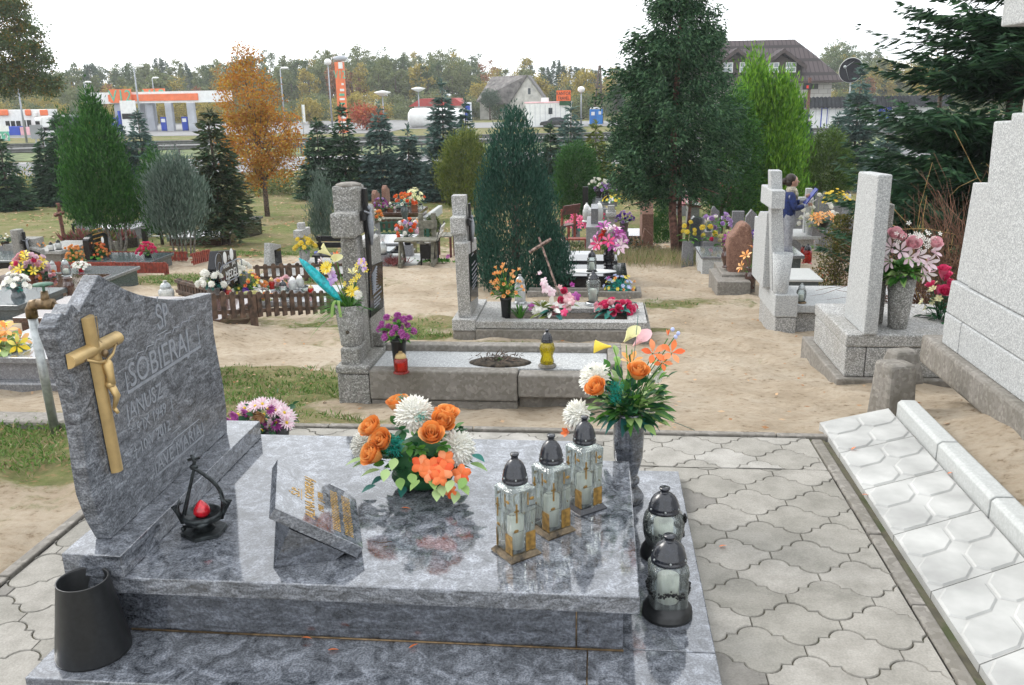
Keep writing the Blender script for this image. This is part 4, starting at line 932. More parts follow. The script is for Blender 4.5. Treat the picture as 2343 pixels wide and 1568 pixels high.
pq = [atX(a, b, px_) for a, b in ((848, 724), (873, 702), (871, 601), (844, 614))]; zt = pq[3][2]; zl = pq[0][2]; ya, yb = pq[0][1], pq[1][1]
lines(r, px_+.009, ya, yb, [(zt-(zt-zl)*f, .25, e) for f, e in ((.5, .7), (.58, .95), (.68, .95), (.76, .8), (.83, .85), (.89, .7))], th=.012)
mb = MB()
for k in range(9): mb.tube([(px_+.01-L.x, ya+.06-L.y, zl+(zt-zl)*(.42+.05*k)-L.z), (px_+.01-L.x, ya+.13+.008*k-L.y, zl+(zt-zl)*(.5+.055*k)-L.z), (px_+.01-L.x, ya+.2-L.y, zl+(zt-zl)*(.46+.055*k)-L.z)], [.004, .005, .001], 4)
mb.obj('palm_engraving', 'silver_letters', r)
cz = atX(820, 530, s_[1]+.03); crucifix(r, u[1]+.006, Yt+.1, cz[2]+.05, .52)
# the cone flower holder of this grave
vc = atY(797, 796, Y1+.05); cone(r, 'flower_holder', 'terrazzo_old', (vc[0], Y1+.13, vc[2]), .092, .066, .262, 28)
mb = MB(); mb.ell((vc[0]-L.x, Y1+.052-L.y, vc[2]+.1-L.z), (.012, .012, .012), 0, 8, 6); mb.obj('drain_hole', 'soil', r)
# bouquet in it
fp = np.array([vc[0], Y1+.13, vc[2]+.22]); t = T('flower_bouquet', 'bouquet of callas, tulip, irises and yellow flowers with trailing grass in the concrete cone holder', 'flowers', fp)
def P1(px, py, dy=0.): return atY(px, py, Y1+.1+dy)-fp
def bl(fn, name, mat, *a, **k):
    mb = MB(); fn(mb, *a, **k); return mb.obj(name, mat, t)
bl(calla, 'calla_lily', 'petal_cream', P1(757, 585), .06, (-.5, -.5, .6)); bl(calla, 'calla_lily', 'petal_cream', P1(765, 600), .045, (.3, -.7, .5)); bl(cup, 'tulip', 'petal_coral', P1(771, 594), .035, (0, -.2, 1), n=5, op=.15)
bl(daisy, 'gerbera', 'petal_yellow', P1(748, 613), .045, (-.3, -.9, .5), n=16, w=.16); bl(daisy, 'gerbera', 'petal_yellow', P1(806, 667), .045, (.2, -.8, .7), n=18, w=.16); bl(mum, 'chrysanthemum', 'petal_white', P1(818, 675), .035, (.5, -.8, 0), n=60)
for px, py in ((758, 627), (762, 637), (755, 645), (828, 600), (831, 612)): bl(orchid, 'iris', 'petal_lilac', P1(px, py), .03, (rng.normal(0, .3), -.9, .3))
for px, py in ((818, 607), (825, 598), (815, 620), (835, 605), (812, 640), (820, 632), (805, 645), (790, 650), (837, 618)): bl(daisy, 'jonquil', 'petal_yellow', P1(px, py), .02, (rng.normal(0, .3), -.8, .4), n=6)
bl(cup, 'lily', 'petal_lightpink', P1(737, 598), .02, (-.5, -.4, .6)); bl(cup, 'lily', 'petal_cream', P1(807, 628), .03, (.1, -.5, .9))
mb = MB()
for k in range(26): a = rng.uniform(0, 2*PI); d = np.array([math.cos(a), math.sin(a), rng.uniform(.3, 1.5)]); leaf(mb, d*.02, d, rng.uniform(.08, .16), .03, 0, .4, rng.uniform(-.5, .5))
for k in range(190): a = PI+rng.normal(0, .9); d = np.array([math.cos(a), .5*math.sin(a), rng.uniform(-.1, 1.3)]); leaf(mb, d*.03+[0, 0, 0], d, rng.uniform(.1, .26), .004, 0, rng.uniform(.2, .7), rng.uniform(-1, 1))
for px, py in ((790, 740), (776, 725)): p = P1(788, 690); mb.patch(lambda u, v, p=p, px=px: (p[0]+(px-790)*.004*v-.01+.018*(u-.5), p[1]-.06+0*u-.03*np.sin(v*3), p[2]+.01+.05*np.sin(v*2)-.14*v*v), 1, 8, 1)
for px, py in ((771, 600), (757, 592), (828, 608), (748, 616), (815, 640)): p = P1(px, py); mb.tube([[0, 0, -.02], p*.5+[0, 0, .02], p], .003, 4)
for k in range(30): a = rng.normal(.5, .4); mb.rhombs([P1(790, 672)], [[rng.normal(0, .5), -.3, 1.]], .05, .006, 2)
mb.obj('foliage', ['leaf_green', 'leaf_pale', 'leaf_olive'], t)
a, b = P1(783, 692), P1(683, 590)
def boat(u, v):
    w = .045*np.sin(PI*np.clip(v, .0, 1))**.6
    ax = (b-a)/np.linalg.norm(b-a); s = np.cross(ax, [0, 1, 0]); s /= np.linalg.norm(s)
    return [a[i]+(b[i]-a[i])*v+s[i]*w*(2*u-1)*.75-[0, 1, 0][i]*w*(1-(2*u-1)**2)*.8 for i in range(3)]
plain('palm_sheath', (.0, .32, .36), .3, 0, .25, 50)
mb = MB(); mb.patch(boat, 6, 12); mb.obj('palm_sheath', 'palm_sheath', t)
# things on the slab
p = at(925, 838, zf)
posy('purple pompon flowers in a black plastic vase on the mossy concrete grave', 'flowers', at(915, 840, zf), .12, .12, [('petal_magenta', 'mum', 17, .033)], 'leaf_green', nl=60, pot=(.05, .19, 'plastic_black'), ll=.07)
lantern(at(920, 850, zf)+[0, -.02, 0], .135, 'small red glass lantern with a gold lid beside the purple flowers', 'grave lanterns', 'straight', .045, 'glass_red', 'bronze', 'glass_red')
lantern(at(1252, 838, zf), .235, 'yellow glass lantern with black lid standing on the mossy concrete grave', 'grave lanterns', 'waist', .05, 'glass_yellow', 'plastic_cap', 'concrete', candle=None, capf=.33)
mb = MB(); c_ = at(1143, 828, zf); grassy(mb, (0, 0, 0), 40, .07, .012, 0, 1.2); mb.rhombs(rng.normal(0, .05, (150, 3))*[1.3, .8, .3]+[0, 0, .02], rng.normal(size=(150, 3)), .05, .008, 1)
tag(mb.obj('weeds', ['leaf_green', 'bark'], loc=c_+[0, 0, .0]), 'tuft of weeds and dry stalks in the hole of the mossy concrete slab', 'plant')

# second grave: grey terrazzo with cross
Y2 = float(W(1040, 777)[1]); zs = atY(1280, 737, Y2)[2]; Yb2 = at(1280, 691, zs)[1]
r = T('terrazzo_grave', 'grey terrazzo grave with slender cross and engraved tablet, pink flowers on its frame', 'grave', (atY(1037, 770, Y2)[0], Y2, g(-1.3, Y2))); L = r.location
h2 = pb(1036, 1088, 731, 757, Y2, Yb2-Y2); q = pb(1037, 1490, 757, 777, Y2, .1); sr = atY(1481, 745, Y2)[0]
part(r, 'foot_course', 'concrete', [(h2[0], h2[1], Y2, Yb2, -1.1, h2[4]-.004), (h2[1]+.003, q[1], Y2-.03, Yb2+.02, -1.1, zs-.075)], .008)
part(r, 'head_block', 'terrazzo', [(h2[0]-.006, h2[1]+.004, Y2-.01, Yb2+.03, h2[4], h2[5])], .008)
fw = .12; xl2 = h2[1]+.006; xo = atY(1152, 735, Y2)[0]
part(r, 'slab_frame', 'terrazzo', [(xl2, sr, Y2-.005, Y2+fw, zs-.07, zs), (xl2, sr, Yb2-.28, Yb2, zs-.07, zs), (xl2, xo, Y2+fw+.001, Yb2-.281, zs-.07, zs), (sr-.18, sr, Y2+fw+.001, Yb2-.281, zs-.07, zs)], .006)
part(r, 'planting_bed', 'soil', [(xo, sr-.18, Y2+fw, Yb2-.28, zs-.2, zs-.045)], 0)
part(r, 'end_block', 'terrazzo_old', [(sr+.01, q[1]-.02, Y2+.35, Yb2, -1, zs-.01)], .03)
Yt = Y2+.17; s0 = pb(1047, 1077, 620, 722, Yt, .13); s1 = pb(1033, 1065, 448, 500, Yt, .13)
part(r, 'cross_shaft', 'terrazzo', [], .008, [([(s0[0], h2[5]), (s0[1], h2[5]), (s1[1], s1[5]), (s1[0], s1[5])], 'y', Yt, Yt+.13)])
a_ = pb(1024, 1057, 498, 537, Y2+.02, .5); part(r, 'cross_arm', 'terrazzo', [(s1[0]+.005, s1[1]+.005, a_[2], a_[3], a_[4], a_[5])], .01)
X2 = s0[1]+.01; P = [atX(a, b, X2) for a, b in ((1077, 713), (1095, 702), (1090, 543), (1069, 556))]
part(r, 'headstone', 'terrazzo', [], .006, [([(P[0][1], h2[5]), (P[1][1], h2[5]), (P[2][1], P[2][2]), (P[3][1]-.02, P[3][2])], 'x', X2-.12, X2)])
P = [atX(a, b, X2+.001) for a, b in ((1076, 692), (1093, 679), (1089, 571), (1072, 582))]
part(r, 'plaque', 'granite_black', [], .002, [([tuple(p[1:]) for p in P], 'x', X2+.001, X2+.008)])
lines(r, X2+.009, P[0][1]+.03, P[1][1]-.03, [(P[3][2]-(P[3][2]-P[0][2])*f, .2, e) for f, e in ((.1, .5), (.3, .7), (.4, .95), (.5, .95), (.58, .8), (.66, .95), (.74, .9), (.8, .7))], th=.014)
crucifix(r, s1[1]+.02, Yt+.05, atX(1064, 520, s1[1])[2], .55)
# flowers and lights of the second grave
def on2(px, py): return at(px, py, zs)
posy('orange tulips with green leaves in a black square vase beside the slender cross', 'flowers', on2(1157, 728)+[0, .05, -.04], .17, .27, [('petal_orange', 'cup', 24, .035)], 'leaf_green', pot=(.055, .24, 'plastic_black'), nl=70, ll=.07)
t = T('flower_arrangement', 'spreading arrangement of pink lilies, orchids and palm leaves on the terrazzo frame', 'flowers', on2(1268, 722)); L0 = np.array(t.location)
for px, py, k, m_, rr in ((1237, 628, 'cup', 'petal_lightpink', .03), (1243, 645, 'orchid', 'petal_lightpink', .05), (1248, 660, 'orchid', 'petal_lightpink', .055), (1262, 668, 'orchid', 'petal_lightpink', .05), (1278, 660, 'cup', 'petal_pink', .035), (1290, 668, 'rose', 'petal_hotpink', .04), (1306, 655, 'cup', 'petal_magenta', .035), (1300, 682, 'orchid', 'petal_pink', .06), (1318, 678, 'orchid', 'petal_magenta', .05), (1262, 706, 'lily', 'petal_white', .07), (1268, 715, 'rose', 'petal_pink', .06), (1232, 704, 'orchid', 'petal_white', .045), (1217, 702, 'orchid', 'petal_magenta', .045), (1238, 718, 'lily', 'petal_white', .05), (1285, 690, 'rose', 'petal_hotpink', .045), (1298, 702, 'orchid', 'petal_pink', .05), (1290, 715, 'orchid', 'petal_hotpink', .045), (1308, 690, 'orchid', 'petal_pink', .045), (1225, 712, 'daisy', 'petal_white', .04)):
    p = atY(px, py, L0[1]+rng.uniform(-.08, .05))-L0; mb = MB(); kf = {'orchid': orchid}.get(k); 
    (kf(mb, p, rr, (rng.normal(0, .3), -.8, .5), 0) if kf else BL[k](mb, p, rr, (rng.normal(0, .3), -.8, .6), 0)); mb.obj('blossom', m_, t)
mb = MB()
for k in range(40): a = rng.uniform(0, 2*PI); d = np.array([math.cos(a)*1.4, math.sin(a)*.6, rng.uniform(.1, .9)]); leaf(mb, [0, 0, .03], d, rng.uniform(.1, .2), .05, rng.choice([0, 1]), .4, rng.uniform(-.5, .5))
for k in range(26): leaf(mb, [-.12, -.03, .08], (rng.normal(-.2, .6), -.3, .7+rng.normal(0, .2)), .16, .012, 2, .3, 1)
for px, py in ((1222, 725), (1330, 690), (1275, 730), (1240, 735)): p = atY(px, py-10, L0[1]-.08)-L0; leaf(mb, p*.4, p+[0, 0, -.0], .2, .06, 2 if px != 1275 else 1, .5)
mb.obj('foliage', ['leaf_dark', 'leaf_teal', 'leaf_olive'], t)
lantern(on2(1357, 700)+[0, .05, 0], .37, 'big clear vase-shaped lantern with a pointed black lid on the terrazzo grave', 'grave lanterns', 'vase', .076, 'glass_clear', 'plastic_cap', 'metal_grey', capf=.27, seg=24)
posy('low bunch of pink roses with broad teal leaves on the terrazzo frame', 'flowers', on2(1408, 716)+[0, .02, 0], .2, .1, [('petal_hotpink', 'rose', 15, .05), ('petal_pink', 'rose', 5, .05)], 'leaf_teal', nl=34, ll=.17, ry=.12)
mb = MB(); grassy(mb, (0, 0, 0), 40, .28, .02, 0, .35, .3); tag(mb.obj('plant', 'leaf_green', loc=on2(1190, 728)+[0, .02, -.04]), 'leafy green plant growing in the terrazzo grave behind the orange tulips', 'plant')
lantern(on2(1188, 700)+[0, .12, 0], .30, 'white glass lantern with grey lid half hidden behind the orange tulips', 'grave lanterns', 'straight', .06, 'glass_frost', 'metal_galv', 'metal_grey')

# general grave: body and slab drawn from picture marks at its own ground depth
def grave(name, label, xl, xr, pt, pm, dep, body='granite_rough', top='granite_grey', Y=None, lip=.06, over=.04, hs=None, xmax=None, bev=.006):
    Y = Y or float(W((xl+xr)/2, pm)[1]); z1 = atY((xl+xr)/2, pt, Y)[2]; x0 = atY(xl, pt, Y)[0]; x1 = atY(xr, pt, Y)[0]; zb = min(g(x0, Y), g(x1, Y+dep))-.15
    t = T(name, label, 'grave', (x0, Y, g(x0, Y)))
    part(t, 'base', body, [(x0+over, x1-over, Y+over, Y+dep-over, zb, z1-lip)], bev); part(t, 'slab', top, [(x0, x1, Y, Y+dep, z1-lip+.001, z1)], bev)
    if hs:      # (shape, height, material, thickness, width share)
        sh, h, mt, th, ws = hs; yy = Y+dep*(1-ws)/2
        part(t, 'headstone', mt, [], .004, [(stele(sh, yy, yy+dep*ws, z1+.001, z1+h), 'x', x0+.06, x0+.06+th)])
    t['z1'] = float(z1); t['x0'] = float(x0); t['Yf'] = float(Y)
    for k in ('z1', 'x0', 'Yf'): pass
    return t, z1, Y, x0, x1
def clean(t):
    for k in ('z1', 'x0', 'Yf'):
        if k in t: del t[k]
GR = []
def G(*a, **k):
    r_ = grave(*a, **k); clean(r_[0]); return r_
# left foreground
t1, z1, ya_, xa_, xb_ = G('granite_grave', 'light grey polished granite grave at the left edge with a moulded rim', -90, 330, 820, 897, 1.0, 'granite_rough', 'granite_grey', over=.05, lip=.045)
part(t1, 'rim', 'granite_grey', [(xa_-.0, xb_, ya_-.01, ya_+1.0, g(xa_, ya_)-.3, g(xa_, ya_)+.07)], .02)
posy('orange and yellow lilies with white-edged leaves on the light grey grave', 'flowers', at(5, 800, z1), .14, .15, [('petal_orange', 'lily', 6, .06), ('petal_yellow', 'lily', 6, .055)], 'leaf_pale', nl=46, ll=.16)
t2, z2, y2_, x20, x21 = G('granite_grave', 'dark brown polished granite grave whose slab mirrors the white sky behind the blue headstone', 28, 504, 729, 762, 1.0, 'granite_brown', 'granite_brown', Y=8.2, over=.05)
t3, z3, y3_, x30, x31 = G('granite_grave', 'slate grey granite grave cut off by the left edge of the frame', -170, 40, 699, 745, .95, 'granite_slate', 'granite_slate', Y=8.9)
vz = at(46, 707, -.55)
vz = np.array([atY(46, 705, 9.3)[0], 9.3, atY(46, 705, 9.3)[2]])
vase('grey stone baluster vase holding the white flowers behind the water tap', vz, .075, .24, 'granite_slate')
posy('white lilies with teal leaves standing in the grey stone vase', 'flowers', vz+[0, 0, .22], .16, .16, [('petal_white', 'daisy', 16, .05)], 'leaf_teal', nl=40, ll=.09)
t4, z4, y4_, x40, x41 = G('granite_grave', 'reddish brown granite grave with a round-ended slab behind the water tap', -120, 143, 669, 688, 1.2, 'granite_brown', 'granite_brown', lip=.05)
bk = at(102, 690, g(-5.6, 10.3)+.0); bk = W(102, 690)
bt = T('bucket', 'white plastic bucket with wire handle standing among the left graves', 'bucket', atY(102, 686, 9.7)); mb = MB(); mb.lathe([(.001, 0), (.07, 0), (.085, .11), (.09, .115), (.08, .115), (.07, .01)], (0, 0, 0), 20); mb.obj('bucket_body', 'white_paint', bt)
mb = MB(); mb.tube([(.085*math.cos(a), .0, .11+.08*math.sin(a)) for a in np.linspace(0, PI, 9)], .002, 4); mb.obj('handle', 'iron_black', bt)
vase('brown turned stone vase standing at the corner of the round-ended brown grave', atY(160, 672, 9.9)+[0, 0, -.04], .062, .24, 'granite_brown')
# water tap
tp = W(125, 978); tt0 = atY(72, 715, tp[1]); t = T('water_tap', 'standing grey water pipe with old brass valve and spout', 'tap', tp)
hh = tt0[2]-tp[2]; lx = tt0[0]-tp[0]
mb = MB(); mb.tube([(0, 0, -.05), (lx, 0, hh)], .0235, 14); mb.obj('pipe', 'metal_galv', t)
mb = MB(); mb.tube([(lx, 0, hh-.03), (lx, 0, hh+.015), (lx+.015, 0, hh+.04), (lx+.05, 0, hh+.045)], .03, 12); mb.obj('elbow', 'bronze_dark', t)
mb = MB(); mb.tube([(lx+.045, 0, hh+.045), (lx+.13, 0, hh+.045)], .03, 12); mb.ell((lx+.09, 0, hh+.05), (.035, .03, .033)); mb.tube([(lx+.09, 0, hh+.05), (lx+.09, 0, hh+.115)], [.026, .018], 10); mb.tube([(lx+.12, 0, hh+.045), (lx+.15, 0, hh+.03), (lx+.152, 0, hh-.005)], .02, 10); mb.obj('valve', 'bronze_dark', t)
mb = MB(); mb.lathe([(.001, hh-.025), (.032, hh-.025), (.034, hh-.005), (.001, hh-.005)], (lx+.152, 0, 0), 14); mb.obj('spout_ring', 'iron_black', t)
mb = MB(); mb.tube([(lx+.09, 0, hh+.11), (lx+.09, 0, hh+.15)], .007, 6); mb.lathe([(.001, hh+.148), (.03, hh+.15), (.05, hh+.146), (.05, hh+.155), (.001, hh+.16)], (lx+.09, 0, 0), 10); mb.obj('hand_wheel', 'wood_greenish', t)
mb = MB(); c_ = W(85, 965); mb.box(-.5, .32, -.07, .1, -.1, .025); kind(mb.obj('concrete_strip', 'concrete', loc=c_, bevel=.02), 'structure')

# grey slab grave with the many flowers
t5, z5, y5_, x50, x51 = G('granite_grave', 'grey granite slab grave crowded with flower pots, by the red picket fence', 70, 225, 645, 668, 1.15, 'granite_slate', 'granite_grey', Y=11.2, lip=.05)
def onp(px, py, z): return at(px, py, z)
posy('big pot of mixed pink, yellow and peach flowers on the grey slab grave', 'flowers', onp(70, 640, z5), .2, .26, [('petal_lightpink', 'rose', 14, .05), ('petal_yellow', 'lily', 13, .055), ('petal_pink', 'rose', 8, .045), ('petal_hotpink', 'rose', 3, .045), ('petal_orange', 'rose', 4, .045)], 'leaf_green', pot=(.075, .09, 'terracotta' if 'terracotta' in MAT else 'concrete'), nl=70)
posy('small bunch of peach roses with large dark leaves at the edge of the grey slab', 'flowers', onp(106, 637, z5), .13, .11, [('petal_pink', 'rose', 9, .04), ('petal_orange', 'rose', 4, .04)], 'leaf_dark', nl=30, ll=.13)
lantern(onp(123, 626, z5), .19, 'frosted round lantern between the peach roses and the globe lantern', 'grave lanterns', 'round', .05, 'glass_frost', 'metal_galv', 'metal_grey')
lantern(onp(153, 632, z5), .25, 'globe-shaped clear lantern with grey lid on the grey slab grave', 'grave lanterns', 'round', .068, 'glass_clear', 'metal_galv', 'metal_galv')
posy('white chrysanthemums in a small red pot on the grey slab', 'flowers', onp(186, 622, z5), .12, .09, [('petal_white', 'daisy', 34, .027)], 'leaf_green', pot=(.05, .05, 'wax_red'), nl=30, ll=.06)
# cross grave behind it
Y6 = 12.0
q = pb(24, 41, 527, 560, Y6, .16); r = T('concrete_grave', 'concrete cross grave with tilted black tablet behind the mixed flowers', 'grave', (q[0], Y6, g(q[0], Y6)))
part(r, 'cross_shaft', 'terrazzo_old', [(q[0], q[1], Y6, Y6+.16, g(q[0], Y6)-.1, q[5])], .01); w = pb(34, 60, 552, 578, Y6-.02, .5); part(r, 'cross_arm', 'terrazzo_old', [(q[0]-.06, q[1]+.12, Y6+.16, Y6+.42, w[4], w[5])], .01)
w = pb(55, 97, 565, 625, Y6+.1, .1); part(r, 'headstone', 'terrazzo_old', [], .01, [([(w[0], w[4]-.2), (w[1], w[4]-.2), (w[1], w[5]-.05), (w[0]+.12, w[5]), (w[0], w[5]-.12)], 'y', Y6+.1, Y6+.2)])
part(r, 'plaque', 'granite_black', [], .003, [([(w[0]+.06, w[4]), (w[1]-.02, w[4]), (w[1]-.02, w[5]-.09), (w[0]+.13, w[5]-.04), (w[0]+.06, w[5]-.15)], 'y', Y6+.088, Y6+.099)])
crucifix(r, q[1]+.02, Y6+.1, atY(44, 560, Y6)[2], .45)
posy('orange flowers with teal leaves on top of the tilted black tablet', 'flowers', atY(78, 567, Y6+.3), .14, .1, [('petal_orange', 'cup', 9, .04)], 'leaf_teal', nl=22)
t7, z7, *_ = G('concrete_grave', 'stepped grey concrete grave with two small lanterns on its slab', 60, 138, 575, 600, 1.2, 'concrete', 'terrazzo', Y=14.6)
lantern(onp(118, 574, z7), .16, 'small straight lantern, left of two on the stepped concrete grave', 'grave lanterns', 'straight', .045, 'glass_frost', 'iron_black', 'iron_black', seg=10); lantern(onp(135, 571, z7), .18, 'rounder frosted lantern, right of two on the stepped concrete grave', 'grave lanterns', 'round', .055, 'glass_frost', 'iron_black', 'iron_black', seg=10)
t8, z8, *_ = G('granite_grave', 'dark blue polished slab grave at the far left edge', -120, 37, 597, 615, 1.0, 'granite_black', 'granite_slate', lip=.04)
w = pb(8, 32, 560, 592, 15.4, .4); r = T('stone_block', 'grey concrete block holding a pot of dark green flowers', 'grave', (w[0], 15.4, w[4])); part(r, 'block', 'terrazzo_old', [w], .01); part(r, 'foot', 'terrazzo_old', [(w[0]-.3, w[1]+.15, 15.3, 15.9, -2, w[4]+.02)], .01)
posy('dark green flowers with a few white heads in a pot at the far left', 'flowers', atY(12, 562, 15.5), .2, .12, [('petal_white', 'daisy', 7, .04)], 'leaf_dark', nl=60, pot=(.08, .08, 'bark'))
# the fenced black-stele grave
t9, z9, y9_, x90, x91 = G('granite_grave', 'grey granite grave with a rounded black headstone inside the red picket fence', 190, 345, 598, 612, .85, 'granite_slate', 'granite_slate', Y=13.9, lip=.05)
w = pb(180, 203, 540, 604, 13.9, .6)
part(t9, 'headstone', 'granite_black', [], .004, [(stele('round', 14.0, 14.6, z9, w[5]-.02), 'x', x90-.02, x90+.09)])
lines(t9, x90+.091, 14.08, 14.52, [(z9+.1+.075*k, .15, .85) for k in range(6)], 'gold_letters', .02)
mb = MB(); L9 = t9.location; mb.ell((x90+.092-L9.x, 14.42-L9.y, w[5]-.16-L9.z), (.006, .045, .06), 0, 10, 6); mb.obj('portrait', 'white_paint', t9)
w2 = pb(165, 178, 556, 600, 14.1, .3); part(t9, 'side_stone', 'granite_grey', [], .004, [(stele('round', 14.5, 14.9, z9, w2[5]), 'x', x90-.15, x90-.06)])
posy('bunch of orange marigold-like flowers left of the black headstone', 'flowers', atY(172, 606, 13.6), .15, .3, [('petal_orange', 'mum', 20, .055)], 'leaf_green', nl=50, ll=.17)
posy('bunch of orange and red flowers right of the black headstone', 'flowers', atY(222, 592, 14.2), .2, .27, [('petal_coral', 'mum', 12, .055), ('petal_orange', 'mum', 12, .05)], 'leaf_green', nl=50, ll=.17)
posy('hot pink roses in a black vase at the foot of the fenced grave', 'flowers', atY(340, 598, 14.3), .17, .18, [('petal_hotpink', 'rose', 15, .06)], 'leaf_green', pot=(.06, .12, 'plastic_black'), nl=40)
def fence(name, label, A, B_, n, h, mat, w=.06, group=None, post=()):
    A = np.array(A, float); B_ = np.array(B_, float); d = B_[:2]-A[:2]; Lg = np.linalg.norm(d); a = math.atan2(d[1], d[0])
    t = T(name, label, 'fence', (A[0], A[1], A[2]), a, group); dz = (B_[2]-A[2])/Lg
    for k in range(n):
        x = (k+.5)*Lg/n; z = dz*x; mb = MB(); hh = h*rng.uniform(.96, 1.03)
        P = [(x-w/2, z+.03), (x+w/2, z+.03), (x+w/2, z+hh-w*.3)]+[(x+w/2*math.cos(q), z+hh-w*.3+w*.45*math.sin(q)) for q in np.linspace(0, PI, 7)[1:-1]]+[(x-w/2, z+hh-w*.3)]
        mb.prism(P, 'y', -.012, .004); mb.obj('picket', mat, t)
    for f in (.25, .78):
        mb = MB(); v = [(0, .004, h*f), (Lg, .004, h*f+dz*Lg), (Lg, .028, h*f+dz*Lg), (0, .028, h*f), (0, .004, h*f+.04), (Lg, .004, h*f+.04+dz*Lg), (Lg, .028, h*f+.04+dz*Lg), (0, .028, h*f+.04)]
        mb.add(v, [[0, 1, 2, 3][::-1], [4, 5, 6, 7], [0, 1, 5, 4], [1, 2, 6, 5], [2, 3, 7, 6], [3, 0, 4, 7]]); mb.obj('rail', mat, t)
    for x in post: mb = MB(); mb.box(x*Lg-.03, x*Lg+.03, -.001, .05, dz*x*Lg-.2, dz*x*Lg+h*.85); mb.obj('post', mat, t)
    return t
FR = 'red picket fence runs around one grave'
fence('picket_fence', 'front run of the low dark red picket fence below the thuja', W(128, 628), W(383, 630), 34, .205, 'wood_red', .05, FR, (.01, .5, .99))
fence('picket_fence', 'back run of the red picket fence behind the thuja trunks', W(228, 600), W(430, 601), 26, .2, 'wood_red', .05, FR, (.5,))
fence('picket_fence', 'short detached run of red picket fence standing right of the bare shrub', W(442, 611), W(483, 600), 9, .24, 'wood_red', .05, FR)
FB = 'brown picket fence runs around the flower-covered grave'
fence('picket_fence', 'front run of the brown picket fence with mossy round-topped pickets', W(482, 738), W(762, 722), 15, .29, 'wood_brown', .062, FB, (.33,))
fence('picket_fence', 'back run of the brown picket fence behind the lanterns', W(583, 652), W(835, 643), 14, .3, 'wood_brown', .065, FB, (.3,))
fence('picket_fence', 'left side run of the brown picket fence sloping away behind the headstone', W(490, 705), W(408, 680)+[0, 0, 0], 12, .26, 'wood_brown', .06, FB)
# flower covered grave inside it
tm, zm, ym_, xm0, xm1 = G('granite_grave', 'light granite grave covered with flowers and lanterns inside the brown fence', 515, 745, 690, 720, .95, 'granite_rough', 'granite_grey', Y=10.0, lip=.06)
Xs = atY(511, 673, 9.95)[0]; P = [(511, 673), (549, 651), (539.5, 572), (498, 575), (493, 617)]
Pw = [tuple(atX(a, b, Xs)[1:]) for a, b in P]
ms = part(tm, 'headstone', 'granite_black', [], .004, [(Pw, 'x', Xs-.1, Xs)])
def itx(root, s, size, y, z, X, mat='white_paint', sx=1., al='CENTER'):
    o = text(s, size, FACE_X, (X+.003, y, z), mat, root, 'inscription', .001, al, sx); o.location = -Vector(root.location); return o
def Q(px, py): return atX(px, py, Xs)
for s, sz, px, py in (('ANNA', .075, 517, 609), ('JAN', .075, 534, 601), ('Ś P', .06, 524, 590), ('* 1928', .05, 521, 639), ('* 1926', .05, 537, 631), ('† 2009', .05, 522, 648), ('† 2011', .05, 539, 641), ('MEDEL', .15, 530, 626)):
    p = Q(px, py); itx(tm, s, sz, p[1], p[2]-sz*.3, Xs, sx=.8)
mb = MB(); Lm = tm.location
for px, py in ((514, 590), (529, 582)): p = Q(px, py); mb = MB(); mb.ell((Xs+.003-Lm.x, p[1]-Lm.y, p[2]-Lm.z), (.004, .055, .075), 0, 14, 6); mb.obj('portrait', 'white_paint', tm)
mb = MB(); p = Q(530, 625); th_ = np.linspace(0, 2*PI, 24); mb.tube([(Xs+.003-Lm.x, p[1]-Lm.y+.33*np.sign(math.cos(a))*abs(math.cos(a))**.4, p[2]+.03-Lm.z+.11*np.sign(math.sin(a))*abs(math.sin(a))**.4) for a in th_], .008, 4)
p = Q(505, 640); mb.tube([(Xs+.003-Lm.x, p[1]-Lm.y+.1*math.cos(a), p[2]-Lm.z+.2+.12*math.sin(a)) for a in th_], .004, 4); mb.tube([(Xs+.003-Lm.x, p[1]-Lm.y+.05*math.cos(a), p[2]-Lm.z+.14+.07*math.sin(a)) for a in th_], .004, 4)
mb.obj('engraving', 'silver_letters', tm)
def onm(px, py, dy=0): return at(px, py, zm)+[0, dy, 0]
vpm = atY(490, 680, 9.85); posy('white chrysanthemums with teal fern in a grey pot left of the black headstone', 'flowers', vpm, .17, .17, [('petal_white', 'mum', 12, .065)], 'leaf_teal', pot=(.08, .12, 'granite_rough'), nl=44, ll=.08)
posy('bright mixed bunch of yellow, orange and violet flowers before the black headstone', 'flowers', onm(565, 668), .21, .24, [('petal_yellow', 'tiny', 22, .03), ('petal_coral', 'cup', 9, .045), ('petal_violet', 'orchid' if 0 else 'daisy', 4, .055), ('petal_white', 'daisy', 6, .04)], 'leaf_green', nl=70, ll=.1)
posy('white and pale teal chrysanthemums behind the black headstone', 'flowers', atY(553, 625, 10.6), .12, .13, [('petal_white', 'mum', 8, .055)], 'leaf_teal', nl=30)
posy('cream and peach wreath of roses lying on the flower-covered grave', 'flowers', onm(588, 684), .24, .06, [('petal_cream', 'rose', 10, .045), ('petal_orange', 'rose', 6, .04), ('petal_white', 'lily', 4, .06)], 'leaf_green', nl=40, ry=.1)
posy('orange and pink carnations at the back of the flower-covered grave', 'flowers', onm(625, 660), .16, .1, [('petal_orange', 'mum', 6, .045), ('petal_pink', 'mum', 4, .05)], 'leaf_green', nl=24, ry=.08)
posy('pale pink carnations between the lanterns of the flower-covered grave', 'flowers', onm(650, 655), .15, .12, [('petal_pink', 'mum', 5, .055), ('petal_lightpink', 'mum', 6, .05)], 'leaf_green', nl=24, ry=.08)
lantern(atY(525, 682, 9.9), .15, 'small red lantern with yellow top in front of the black headstone', 'grave lanterns', 'round', .042, 'glass_red', 'bronze', 'wax_red', seg=12)
